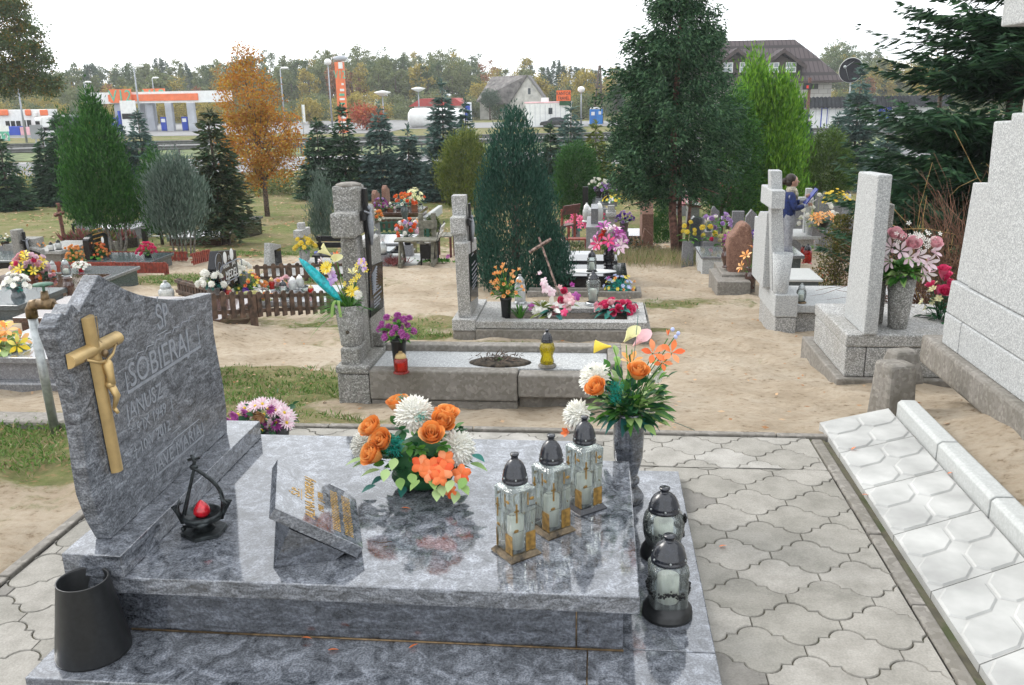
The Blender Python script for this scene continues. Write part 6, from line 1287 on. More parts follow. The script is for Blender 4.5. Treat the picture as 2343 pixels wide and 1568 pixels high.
# slab headstone grave at right
Y5 = 6.15; r = T('terrazzo_grave', 'tall plain terrazzo headstone seen edge-on, standing on a two-course base at right', 'grave', (atY(1936, 868, Y5)[0], Y5, g(1.9, Y5))); L = r.location
zt5 = atY(2000, 766, Y5)[2]; q = pb(1936, 2078, 766, 796, Y5, .95); part(r, 'base_top', 'terrazzo', [(q[0], q[1]+.5, q[2], q[3], q[4]+.002, zt5)], .012); part(r, 'base', 'terrazzo', [(q[0]+.006, q[0]+.145, q[2]+.005, q[3]-.01, q[4]-.22, q[4]-.002), (q[0]+.15, q[1]+.48, q[2]+.005, q[3]-.01, q[4]-.22, q[4]-.002)], .01)
part(r, 'footing', 'concrete', [(q[0]-.05, q[1]+.5, q[2]-.04, q[3]+.15, -1, q[4]-.222)], .012)
s0 = pb(1978, 2011, 700, 768, Y5-.02, .5); s1 = pb(1981, 2013, 404, 440, Y5-.02, .5)
part(r, 'headstone', 'terrazzo_light', [], .012, [([(Y5-.02, zt5-.0), (Y5+.50, zt5), (Y5+.47, s1[5]-.01), (Y5+.0, s1[5]+.01)], 'x', s0[0]+.004, s0[1]+.002)])
s2 = pb(2013, 2040, 470, 735, Y5+.25, .3); part(r, 'side_pillar', 'terrazzo_old', [(s2[0]+.005, s2[1], Y5+.3, Y5+.62, zt5, s2[5])], .01)
cv = atY(2058, 751, Y5+.15); hv = atY(2060, 636, Y5+.18)[2]-zt5; cone(r, 'flower_holder', 'terrazzo_old', (cv[0], Y5+.2, zt5), .096, .064, hv, 30)
pv = np.array([cv[0], Y5+.2, zt5+hv-.02]); t = T('flower_bouquet', 'bouquet of pale pink roses, lilies and white blossom in a grey cone holder at right', 'flowers', pv)
def P5(px, py, dy=0.): return atY(px, py, Y5+.15+dy)-pv
def bl(fn, name, mat, *a, **k):
    mb = MB(); fn(mb, *a, **k); return mb.obj(name, mat, t)
for px, py, rr in ((2046, 540, .055), (2088, 563, .06), (2138, 560, .05), (2062, 545, .04)): bl(rose, 'rose', 'petal_pink', P5(px, py), rr, (rng.normal(0, .4), -.7, .7))
for px, py, d in ((2040, 567, (-.6, -.5, .2)), (2108, 605, (.5, -.8, -.2)), (2116, 622, (.3, -.8, -.5)), (2037, 598, (-.7, -.6, -.1)), (2130, 575, (.7, -.5, .2)), (2100, 588, (.2, -.9, .1)), (2060, 575, (-.1, -.9, .3)), (2080, 590, (0, -.9, .1)), (2120, 600, (.4, -.9, 0))): bl(cup, 'lily', 'petal_lightpink', P5(px, py), .055, d, n=6, op=.6)
for k_ in range(34): px, py = rng.choice([2062, 2104, 2120, 2092]), 0; px = px+rng.normal(0, 10); py = {True: 550}.get(px > 2080, 535)+rng.normal(0, 12); bl(daisy, 'small_blossom', 'petal_white', P5(px, py, rng.uniform(-.05, .1)), .018, (rng.normal(0, .4), -.7, .5), n=5, w=.28)
mb = MB()
for k_ in range(120): a = rng.uniform(0, 2*PI); d = np.array([math.cos(a)*1.2, math.sin(a), rng.uniform(-.05, 1.5)]); leaf(mb, d*.05+[0, 0, .02], d, rng.uniform(.09, .15), .05, rng.choice([0, 0, 1]), .4, rng.uniform(-.6, .6))
mb.obj('foliage', ['leaf_green', 'leaf_pale'], t)
# broken block beside the white path
q = W(2040, 930); mb = MB(); mb.X = trs((0, 0, 0), rz_(.3)); mb.frus(-.09, .09, -.1, .12, -.15, .27, .01, .03); mb.frus(-.0, .2, .0, .2, .12, .31, .03, .05)
tag(mb.obj('broken_block', 'concrete', loc=(1.66, 4.82, -.05), bevel=.02), 'mossy broken concrete block stump at the far end of the white path', 'block')
# monument
X0 = 2.02; r = T('monument', 'large pale stepped terrazzo monument, cut off by the right edge of the frame', 'monument', (X0, 4.0, 0)); L = r.location
part(r, 'foundation', 'concrete', [(X0, 3.7, 1.2, 5.5, .02, .2)], .02)
XM = 2.07
def om(*pp): return [tuple(float(c) for c in atX(a, b, XM)[1:]) for a, b in pp]
o_ = om((2153, 793), (2162, 713), (2175, 640), (2213, 418), (2251, 418), (2266, 278), (2305, 276), (2307, 259), (2328, 258), (2331, 240), (2345, 100))
z_a = o_[1][1]; z_b = o_[2][1]
yE = o_[0][0]
part(r, 'lower_course', 'terrazzo_light', [], .008, [([(1.2, .201), (yE-.245, .201), (o_[1][0]-.25, z_a-.003), (1.2, z_a-.003)], 'x', XM, XM+1.4), ([(yE-.24, .201), (yE, .201), (o_[1][0], z_a-.003), (o_[1][0]-.245, z_a-.003)], 'x', XM, XM+1.4)])
part(r, 'middle_course', 'terrazzo_light', [], .008, [([(1.2, z_a), (o_[1][0], z_a), (o_[2][0], z_b-.003), (1.2, z_b-.003)], 'x', XM+.004, XM+1.3)])
part(r, 'side_pier', 'terrazzo_light', [], .008, [([(o_[2][0]-.2, z_b), (o_[2][0], z_b), (o_[3][0], o_[3][1]), (o_[4][0], o_[4][1])], 'x', XM+.03, XM+1.1)])
yc_ = o_[4][0]
part(r, 'main_block', 'terrazzo_light', [], .01, [([(1.6, z_b), (o_[2][0]-.205, z_b), (yc_-.004, o_[4][1]), (o_[5][0], o_[5][1]), (o_[6][0], o_[6][1]), (o_[7][0], o_[7][1]), (o_[8][0], o_[8][1]), (1.9, o_[8][1])], 'x', XM+.015, XM+1.0)])
o2 = om((2329, 255), (2345, 85)); yx = o2[0][0]
part(r, 'cross_shaft', 'terrazzo_light', [], .01, [([(yx-.6, o_[8][1]), (yx, o_[8][1]), (yx-.06, o_[8][1]+1.6), (yx-.5, o_[8][1]+1.6)], 'x', XM+.016, XM+.7)])
a_ = om((2316, 72), (2320, 6)); part(r, 'cross_arm', 'terrazzo_light', [(XM+.0, XM+.7, a_[0][0]-1.3, a_[0][0]+.15, a_[0][1]+.03, a_[1][1]+.03)], .01)
posy('crimson roses with grey-green foliage behind the monument corner', 'flowers', atY(2150, 735, 6.6), .13, .32, [('petal_hotpink', 'rose', 5, .06), ('petal_cream', 'tiny', 8, .04)], 'leaf_dark', nl=50, ll=.1, bare=1)
# boulder grave
Yb = float(W(1700, 668)[1]); P = [(1672, 640), (1724, 642), (1727, 560), (1722, 520), (1706, 511), (1694, 520), (1686, 533), (1672, 547), (1666, 575), (1666, 610)]
q0 = atY(1700, 640, Yb); r = T('boulder_grave', 'reddish brown natural boulder headstone on grey steps', 'grave', (q0[0], Yb, g(q0[0], Yb)))
Pw = [(atY(a, b, Yb)[0], atY(a, b, Yb)[2]) for a, b in P]; mb = MB(); L = r.location; mb.prism([(a-L.x, b-L.z) for a, b in Pw], 'y', .1, .42); o = mb.obj('boulder', 'boulder_red', r, bevel=.05, seg=3)
q = pb(1650, 1704, 640, 680, Yb-.5, .5)
for i_, (a, b, c, d) in enumerate(((1652, 1712, 628, 642), (1641, 1700, 645, 662))): q = pb(a, b, c, d+6, Yb-.05-.3*i_, .9); part(r, 'step', 'concrete', [(q[0], q[1]+.1, q[2], q[3], q[4]-.3, q[5])], .01)
for px, py, lb in ((1662, 612, 'brown turned vase at the left foot of the boulder headstone'), (1716, 660, 'brown turned vase at the right foot of the boulder headstone')): vase(lb, atY(px, py, Yb-.15 if px > 1700 else Yb+.25), .075, .28, 'granite_brown', seg=16)
posy('orange lily with thin stalks in the right brown vase of the boulder', 'flowers', atY(1716, 625, Yb-.15), .13, .3, [('petal_orange', 'lily', 3, .06)], 'leaf_green', nl=22, bare=1)
posy('yellowish sprig of leaves at the left foot of the boulder', 'flowers', W(1646, 640), .12, .1, [('petal_yellow', 'tiny', 2, .03)], 'leaf_olive', nl=22)
# slate stele left of it
Yq = float(W(1600, 592)[1]); q = pb(1580, 1600, 497, 578, Yq, .1); r = T('granite_grave', 'dark slate headstone with a rough-hewn right side near the three trunks', 'grave', (q[0], Yq, g(q[0], Yq)))
w = pb(1580, 1614, 497, 582, Yq+.1, .2); part(r, 'headstone', 'granite_slate', [], .01, [([(w[0], w[4]), (w[0]+.18, w[4]), (w[0]+.19, w[5]-.02), (w[0]+.05, w[5]+.0), (w[0], w[5]-.06)], 'y', Yq+.1, Yq+.3)])
part(r, 'rough_side', 'granite_rough', [], .03, [([(w[0]+.182, w[4]), (w[1], w[4]), (w[1]-.02, w[5]-.1), (w[0]+.25, w[5]-.03), (w[0]+.192, w[5]-.02)], 'y', Yq+.1, Yq+.32)]); q = pb(1567, 1604, 572, 586, Yq-.25, .6); part(r, 'foot', 'concrete', [(q[0], q[1], q[2], q[3], q[4]-.3, q[5])], .01)
tg_, zg_, *_ = G('granite_grave', 'low pale grey box grave with a smooth slab, left of the boulder', 1605, 1668, 588, 617, .95, 'terrazzo_light', 'granite_grey', Y=13.6, lip=.04, over=.02)
for px, py, m_, kd, lb, n_b, rr in ((1620, 545, 'petal_yellow', 'mum', 'yellow spider chrysanthemum right of the dark slate headstone', 2, .11), (1574, 545, 'petal_yellow', 'mum', 'yellow spider chrysanthemum left of the dark slate headstone', 3, .1), (1660, 565, 'petal_cream', 'rose', 'large cream rose with green leaves behind the pale box grave', 2, .1), (1677, 560, 'petal_magenta', 'lily', 'purple-pink lily beside the large cream rose', 2, .12), (1640, 575, 'petal_hotpink', 'rose', 'salmon pink rose low behind the pale box grave', 2, .08), (1730, 560, 'petal_violet', 'lily', 'violet and white flowers behind the boulder headstone', 5, .09)):
    posy(lb, 'flowers', atY(px, py+8, 14.8), .16, .3, [(m_, kd, n_b, rr)]+([('petal_lightpink', 'lily', 3, .08)] if m_ == 'petal_violet' else []), 'leaf_green', nl=14, bare=1, ll=.14)
# stones further back under the thujas
def stone(label, xl, xr, pt, pm, Y, shape='round', mat='granite_grey', th=.12, foot=1):
    a = pb(xl, xr, pt, pm, Y, th); r = T('headstone', label, 'grave', (a[0], Y, g(a[0], Y))); w = a[1]-a[0]
    part(r, 'stone', mat, [], .006, [([(a[0]+(y_-0)*w, z_) for y_, z_ in [(p[0], p[1]) for p in stele(shape, 0, 1, a[4], a[5])]], 'y', Y, Y+th)])
    if foot: part(r, 'foot', 'granite_rough', [(a[0]-.1, a[1]+.1, Y-.1, Y+th+.1, a[4]-.5, a[4]+.06)], .01)
    return r, a
stone('grey rounded headstone between thuja trunks, left of a pair', 1626, 1645, 473, 545, 19.5, 'wave'); stone('darker grey headstone between thuja trunks, right of a pair', 1675, 1702, 484, 545, 19, 'flat', 'granite_rough')
stone('small tilted grey stone just left of the rounded one', 1617, 1627, 510, 535, 19.3, 'slant', 'granite_slate'); stone('worn grey stone in shade behind the white-grey cross', 1706, 1730, 480, 560, 18.2, 'gable', 'granite_rough')
# graves behind the person
stone('light grey headstone with a slanted shoulder right of the person', 1811, 1840, 462, 545, 17.4, 'slant', 'granite_grey', .14)
Yq = 16.6; q = pb(1842, 1856, 432, 545, Yq, .13); r = T('concrete_cross', 'light concrete cross with a cone holder beside pale chrysanthemums, right of the person', 'grave', (q[0], Yq, g(q[0], Yq))); part(r, 'shaft', 'terrazzo_light', [(q[0], q[1], Yq, Yq+.13, q[4]-.2, q[5])], .008); w = pb(1829, 1862, 452, 467, Yq, .13); part(r, 'arm', 'terrazzo_light', [(w[0], w[1], Yq+.002, Yq+.128, w[4], w[5])], .008)
part(r, 'slab', 'terrazzo_light', [pb(1812, 1878, 541, 549, Yq-.4, .9)], .01); part(r, 'foot', 'terrazzo', [pb(1838, 1862, 549, 563, Yq-.3, .6)], .01); c_ = atY(1852, 541, Yq-.2); cone(r, 'flower_holder', 'terrazzo_light', c_, .09, .07, .27, 16)
stone('pale grey headstone behind the thin double trunk', 1863, 1889, 438, 530, 20.5, 'notch', 'granite_grey'); stone('grey granite headstone with a peaked top under the yellow flowers', 1888, 1926, 462, 535, 17.5, 'notch', 'granite_grey', .2)
posy('pale globe chrysanthemums on green stems beside the light concrete cross', 'flowers', atY(1868, 520, 16.3), .35, .5, [('petal_white', 'mum', 7, .1)], 'leaf_olive', nl=60, ll=.12, bare=1); posy('orange lilies low at the pale globe chrysanthemums', 'flowers', atY(1882, 522, 16.0), .2, .12, [('petal_orange', 'lily', 5, .1)], 'leaf_dark', nl=20, pot=(.12, .12, 'iron_black'))
posy('bright yellow daffodils on top of the peaked granite headstone', 'flowers', atY(1911, 468, 17.8), .28, .22, [('petal_yellow', 'daisy', 16, .08)], 'leaf_green', nl=30); lantern(atY(1938, 460, 19), .22, 'small dark-lidded lantern right of the yellow daffodils', 'grave lanterns', 'round', .08, 'glass_frost', 'iron_black', 'iron_black', seg=10)
lantern(W(1846, 604), .34, 'red glass lantern with black lid on the sandy ground behind the terrazzo cross', 'grave lanterns', 'straight', .08, 'glass_red', 'plastic_cap', 'wax_red', seg=12); lantern(W(1841, 585), .24, 'dark lantern standing behind the red one', 'grave lanterns', 'straight', .085, 'glass_red', 'plastic_cap', 'iron_black', seg=12)
posy('low violet flowers on the ground behind the olive bush', 'flowers', W(1880, 570), .4, .12, [('petal_lilac', 'tiny', 16, .05)], 'leaf_green', nl=30)
G('granite_grave', 'dark granite slab mirroring the sky at the feet of the person', 1800, 1842, 585, 612, .8, 'granite_slate', 'granite_grey', Y=12.2, lip=.05); G('granite_grave', 'white polished slab with a green edge under the oak twig', 1792, 1884, 640, 652, .7, 'granite_slate', 'concrete_white', Y=10.4, lip=.03)
for i_, (xl, xr, pt, pm, Y, lb) in enumerate(((1920, 1960, 500, 510, 18, 'slate slab behind the big edge-on headstone'), (1550, 1585, 440, 452, 26, 'flower-decked grave glimpsed left between the dark trunks'), (1640, 1675, 445, 455, 27, 'flower-decked grave glimpsed right between the dark trunks'), (1575, 1605, 470, 480, 23, 'reddish low grave glimpsed behind the three trunks'))): G('granite_grave', lb, xl, xr, pt, pm, 1.0, 'granite_rough', ['granite_grey', 'granite_grey', 'granite_grey', 'granite_brown'][i_], Y=Y)
for px, py, Y, m_, lb in ((1560, 438, 26.3, 'petal_coral', 'orange and red flowers in shade between the dark trunks'), (1590, 470, 23.2, 'petal_pink', 'pink flowers on the reddish low grave in shade'), (1655, 443, 27.3, 'petal_hotpink', 'red and violet flowers in shade under the thujas'), (1640, 520, 18.5, 'petal_lilac', 'lilac flowers at the foot of the shaded headstones'), (1695, 470, 24, 'petal_coral', 'coral flowers glimpsed behind the shaded headstones')): posy(lb, 'flowers', atY(px, py, Y), .35, .25, [(m_, 'rose', 7, .11), ('petal_white', 'rose', 2, .1)], 'leaf_green', nl=20)
# fallen oak twig
t0_ = W(1845, 652); mb = MB(); mb.tube([(-.35, 0, .03), (-.1, .05, .12), (.2, .1, .17), (.42, .1, .2)], [.008, .006, .004, .002], 5)
n = 90; P = np.stack([rng.uniform(-.3, .45, n), rng.normal(.05, .1, n), rng.uniform(0, .22, n)], 1); mb.rhombs(P, rng.normal(size=(n, 3)), .07, .035, rng.integers(1, 3, n)); tag(mb.obj('oak_twig', ['bark', 'leaf_fallen', 'petal_coral'], loc=t0_), 'broken oak twig with russet leaves lying before the olive bush', 'twig')
# graves under the trees at the left back
th1, zz, *_ = G('granite_grave', 'low brown granite grave with a light top inside the iron-railed plot', 380, 500, 543, 552, 1.1, 'granite_brown', 'granite_grey', Y=18.7, lip=.05)
posts = [(333, 553), (365, 541), (530, 548), (560, 525), (577, 518)]; t = T('post_railing', 'low railing of black posts and thin grey rails around the brown grave', 'fence', W(333, 553)); L = np.array(t.location); pts = [W(*p) for p in posts]
for p in pts: mb = MB(); mb.box(-.05, .05, -.05, .05, -.05, .32); o = mb.obj('post', 'iron_black', t); o.location = p-L
for i_, j_ in ((0, 1), (0, 2), (2, 3), (3, 4)):
    for z in (.12, .24): mb = MB(); mb.tube([pts[i_]-L+[0, 0, z], pts[j_]-L+[0, 0, z]], .012, 4); mb.obj('rail', 'metal_galv', t)
G('granite_grave', 'grey stepped grave half hidden behind the big left thuja', 300, 345, 508, 517, 1.2, 'granite_rough', 'granite_grey', Y=21.5); posy('peach roses in a vase beside the big left thuja', 'flowers', atY(329, 492, 21.7), .2, .35, [('petal_pink', 'rose', 7, .09)], 'leaf_green', nl=14, pot=(.1, .15, 'concrete'))
G('granite_grave', 'dark grave under the spruce with a small white ornament', 515, 560, 510, 521, 1.2, 'granite_black', 'granite_slate', Y=20.5)
stone('pale headstone left of the big thuja foliage', 171, 181, 469, 540, 20, 'flat', 'granite_grey'); G('granite_grave', 'grey slab grave behind the thuja trunks', 175, 300, 524, 535, 1.0, 'granite_rough', 'granite_grey', Y=20)
q = W(166, 545); bench('black bench with two slats seen behind the left thuja', q, q+[.4, 0, 0], .35, .3, 'iron_black', .3)
q = W(150, 565); t = T('wooden_cross', 'slanting rusty brown wooden cross on the lawn at left', 'cross', q); a_ = atY(132, 465, q[1])-q; mb = MB(); mb.tube([(0, 0, -.1), tuple(a_)], .05, 4, 0, False); mb.obj('upright', 'wood_rust', t); mb = MB(); a_ = atY(125, 493, q[1]-.04)-q; b_2 = atY(149, 485, q[1]-.04)-q; mb.tube([tuple(a_), tuple(b_2)], .045, 4, 0, False); mb.obj('crossbar', 'wood_rust', t)
t = T('grave_border', 'old concrete-edged grave bed with red-leaved plants on the lawn at left', 'grave', W(128, 572)); q = pb(128, 265, 551, 572, float(W(200, 572)[1]), 1.0); part(t, 'border', 'concrete', [(q[0], q[1], q[2], q[2]+.1, q[4]-.2, q[5]-.02), (q[0], q[1], q[3]-.1, q[3], q[4]-.4, q[5]-.05)], .01)
part(t, 'bed', 'soil', [(q[0], q[1], q[2]+.1, q[3]-.1, q[4]-.3, q[5]-.08)], 0)
n = 1500; mb = MB(); P = np.stack([rng.uniform(q[0], q[1], n), rng.uniform(q[2]+.1, q[3]-.1, n), np.full(n, q[5]-.07)], 1)-np.array(t.location); D = rng.normal(size=(n, 3)); D[:, 2] = abs(D[:, 2])+.5; mb.rhombs(P, D, rng.uniform(.08, .3, n), .04, rng.integers(0, 2, n)); mb.obj('plants', ['heather', 'box_green'], t)
# plots in the near left lawn
G('granite_grave', 'concrete step slab below the hot pink roses inside the red fence', 190, 300, 618, 628, .5, 'concrete', 'concrete', Y=13.45)

# ---------------------------------------------------------------- person reading beside the cross
pf = np.array([atY(1797, 600, 14.4)[0], 14.4, 0.]); hd = atY(1796, 418, 14.4)[2]; gz = g(pf[0], 14.4); H = float(hd+.11-gz); pf[2] = gz
k = H/1.6; pr = T('person', 'person in dark blue jacket and light grey jeans, holding a blue clipboard', 'person', pf)
def skin(name, chain, mat, parent, sub=2):
    vs_, es_, rs_ = [], [], []
    idx = {}
    for ch in chain:
        pv_ = None
        for nm, p, r_ in ch:
            if nm not in idx: idx[nm] = len(vs_); vs_.append([c*k for c in p]); rs_.append(r_ if isinstance(r_, tuple) else (r_, r_))
            if pv_ is not None: es_.append((pv_, idx[nm]))
            pv_ = idx[nm]
    me = bpy.data.meshes.new(name); me.from_pydata(vs_, es_, []); o = bpy.data.objects.new(name, me); col.objects.link(o); o.parent = parent
    sm = o.modifiers.new('s', 'SKIN'); sm.use_smooth_shade = True
    for i_, v_1 in enumerate(me.skin_vertices[0].data): v_1.radius = (rs_[i_][0]*k, rs_[i_][1]*k); v_1.use_root = (i_ == 0)
    s2 = o.modifiers.new('u', 'SUBSURF'); s2.levels = sub; s2.render_levels = sub
    me.materials.append(MAT[mat]); return o
# faces +x (to the right of the picture)
body = skin('body', [[('pel', (0, 0, .86), (.1, .13)), ('wa', (0, 0, 1.0), (.095, .12)), ('ch', (0, 0, 1.17), (.11, .145)), ('ne', (-.01, 0, 1.33), (.06, .075)), ('nk', (.005, 0, 1.4), .045), ('hd', (.02, 0, 1.46), .05)],
    [('ch', 0, 0), ('shn', (-.01, -.15, 1.28), .055), ('eln', (.05, -.2, 1.06), .045), ('wrn', (.24, -.12, 1.1), .032), ('han', (.29, -.08, 1.115), .028)],
    [('ch', 0, 0), ('shf', (-.01, .15, 1.28), .055), ('elf', (.06, .2, 1.07), .045), ('wrf', (.24, .1, 1.16), .032), ('haf', (.3, .06, 1.18), .028)],
    [('pel', 0, 0), ('hn', (.0, -.08, .8), (.08, .08)), ('kn', (.02, -.09, .46), .055), ('an', (-.01, -.09, .08), .038), ('tn', (.13, -.1, .03), .035)],
    [('pel', 0, 0), ('hf', (.0, .08, .8), (.08, .08)), ('kf', (.03, .09, .46), .055), ('af', (.02, .09, .08), .038), ('tf', (.16, .1, .03), .035)]], 'denim_grey', pr)
skin('jacket', [[('p', (0, 0, .84), (.125, .15)), ('w', (0, 0, 1.0), (.115, .145)), ('c', (0, 0, 1.17), (.13, .165)), ('n', (-.01, 0, 1.33), (.07, .085))], [('c', 0, 0), ('s', (-.01, -.16, 1.27), .07), ('e', (.05, -.21, 1.06), .06), ('r', (.22, -.13, 1.1), .045)], [('c', 0, 0), ('t', (-.01, .16, 1.27), .07), ('f', (.06, .21, 1.07), .06), ('q', (.22, .11, 1.16), .045)]], 'cloth_blue', pr)
mb = MB(); mb.X = np.diag([k, k, k, 1.])
mb.ell((.03, 0, 1.5), (.088, .072, .108), 0, 18, 12); mb.ell((.07, 0, 1.455), (.05, .042, .05), 0, 12, 8); mb.tube([(.112, 0, 1.515), (.138, 0, 1.488), (.116, 0, 1.482)], [.008, .014, .01], 6); mb.ell((.108, 0, 1.462), (.014, .02, .005), 1, 8, 4); mb.ell((.108, 0, 1.453), (.013, .02, .006), 1, 8, 4); mb.ell((.02, -.072, 1.49), (.018, .01, .028), 0, 8, 6)
for s in (-1, 1): mb.ell((.103, s*.028, 1.517), (.01, .012, .007), 2, 8, 4); mb.ell((.106, s*.028, 1.531), (.01, .017, .004), 3, 8, 4)
mb.obj('head', ['skin', 'petal_pink', 'white_paint', 'hair'], pr)
mb = MB(); mb.X = np.diag([k, k, k, 1.]); mb.ell((-.005, 0, 1.535), (.1, .084, .098), 0, 18, 12); mb.ell((-.03, 0, 1.49), (.075, .08, .08), 0, 12, 8); mb.ell((-.11, 0, 1.5), (.05, .045, .06), 0, 12, 8); mb.obj('hair', 'hair', pr)
mb = MB(); mb.X = np.diag([k, k, k, 1.]); mb.lathe([(.07, 1.32), (.085, 1.36), (.075, 1.41), (.06, 1.42)], (.01, 0, 0), 14); mb.tube([(.07, -.03, 1.38), (.1, -.05, 1.3), (.1, -.04, 1.2)], [.03, .032, .02], 7); mb.obj('scarf', 'scarf', pr)
def hand(c, sgn, d):
    mb = MB(); mb.X = np.diag([k, k, k, 1.]); c = np.array(c); mb.ell(c, (.034, .024, .03), 0, 10, 6)
    for i_ in range(4): y = -.024+.016*i_; L_ = [.045, .055, .05, .04][i_]; mb.tube([c+[.02, y*.6, .012-y*.2], c+[.02+L_*.5, y, .018], c+[.018+L_*.85, y, -.004], c+[.01+L_*.7, y, -.02]], [.008, .0078, .007, .006], 6)
    mb.tube([c+[.0, -.02*sgn, .015], c+[.025, -.032*sgn, .03], c+[.048, -.03*sgn, .026]], [.0095, .009, .007], 6); mb.obj('hand', 'skin', pr)
hand((.3, -.08, 1.118), 1, 0); hand((.3, .05, 1.25), -1, 0)
for i_, y in enumerate((-.1, .1)): mb = MB(); mb.X = np.diag([k, k, k, 1.]); mb.ell((.07+.03*i_, y, .035), (.13, .045, .04), 0, 12, 8); mb.obj('shoe', 'iron_black', pr)
q = pf+np.array([.33, -.02, 1.2])*k
mb = MB(); mb.X = trs((0, 0, 0), ry_(-.95)@rx_(0)); mb.box(-.15*k, .17*k, -.11*k, .11*k, -.006, .008); mb.box(-.14*k, .16*k, -.1*k, .1*k, -.012, -.0062, 1); tag(mb.obj('clipboard', ['plastic_blue', 'paper'], loc=q+np.array([0, 0, .04])), 'bright blue clipboard with white papers in the hands of the person', 'clipboard')
mb = MB(); mb.tube([(.0, 0, 0), (.05, -.02, .05)], .006, 5); tag(mb.obj('pen', 'paper', loc=q+np.array([.03, -.05, -.04])), 'thin pen held against the blue clipboard', 'pen')

# ---------------------------------------------------------------- trees
for nm, a, b, c in (('fol_spruce', (.018, .05, .026), (.035, .085, .04), (.06, .12, .055)), ('fol_blue', (.035, .08, .065), (.07, .13, .11), (.12, .19, .165)), ('fol_fir', (.009, .034, .016), (.018, .06, .026), (.04, .1, .036)),
                    ('fol_thuja', (.014, .06, .012), (.03, .11, .018), (.06, .16, .028)), ('fol_bright', (.04, .13, .008), (.1, .25, .014), (.2, .38, .03)), ('fol_yew', (.01, .045, .03), (.02, .075, .05), (.04, .11, .075)),
                    ('fol_juniper', (.06, .1, .075), (.1, .15, .115), (.17, .22, .18)), ('fol_gold', (.06, .09, .012), (.11, .15, .02), (.18, .2, .04)), ('fol_cypress', (.01, .038, .018), (.026, .075, .032), (.08, .16, .07)), ('fol_brownish', (.04, .06, .025), (.03, .07, .03), (.1, .09, .04)),
                    ('leaf_autumn', (.32, .1, .015), (.42, .19, .02), (.4, .28, .04)), ('leaf_oak', (.04, .07, .015), (.08, .1, .02), (.2, .12, .03)), ('leaf_yellow', (.2, .17, .03), (.33, .26, .05), (.42, .34, .08)), ('leaf_forest', (.06, .095, .045), (.09, .13, .055), (.13, .17, .075)), ('leaf_forest2', (.1, .13, .05), (.15, .18, .07), (.2, .22, .09)),
                    ('leaf_rust', (.2, .07, .03), (.28, .12, .05), (.3, .18, .08)), ('leaf_pine', (.04, .075, .05), (.055, .095, .06), (.08, .12, .07)), ('leaf_sumac', (.3, .04, .02), (.4, .08, .03), (.35, .18, .04))):
    leafm(nm, a, b, c, trans=.12 if nm.startswith('fol') else .25, rough=.7)
leafm('leaf_olive2', (.05, .07, .015), (.1, .11, .02), (.2, .15, .03), trans=.15); leafm('fol_gold2', (.035, .075, .014), (.07, .13, .024), (.12, .19, .035), trans=.12); plain('twig', (.12, .06, .035), .9, 0, .4, 30); plain('twig_gold', (.3, .2, .07), .8, 0, .3, 30)
plain('orange_panel', (.72, .16, .05), .5, 0, .08, 1); plain('blue_panel', (.01, .05, .4), .5, 0, .1, 2); plain('green_panel', (.1, .42, .28), .5, 0, .1, 2); plain('steel_blue_grey', (.38, .4, .44), .6, 0, .08, 1)
plain('paint_black', (.01, .012, .02), .2, 0, .1, 1, coat=1); plain('glass_dark', (.04, .05, .06), .08, 0, .1, 1); plain('steel_dark', (.035, .045, .05), .25, .6, .1, 1); plain('leaf_yellow2', (.6, .3, .03), .5, 0, .1, 1); plain('red_tile', (.35, .04, .035), .7, 0, .1, 2); plain('dark_trim', (.045, .03, .028), .7, 0, .15, 3)
def tree(label, base, trunks, crown, crown_mat, bark='bark', name='conifer_tree', group=None, cat='tree'):
    base = [float(q) for q in base]; t = T(name, label, cat, base, 0, group)
    if trunks:
        mb = MB()
        for pts, r_ in trunks: mb.tube(pts, r_, 8)
        mb.obj('trunk', bark, t)
    crown.obj('crown', crown_mat, t)
    return t
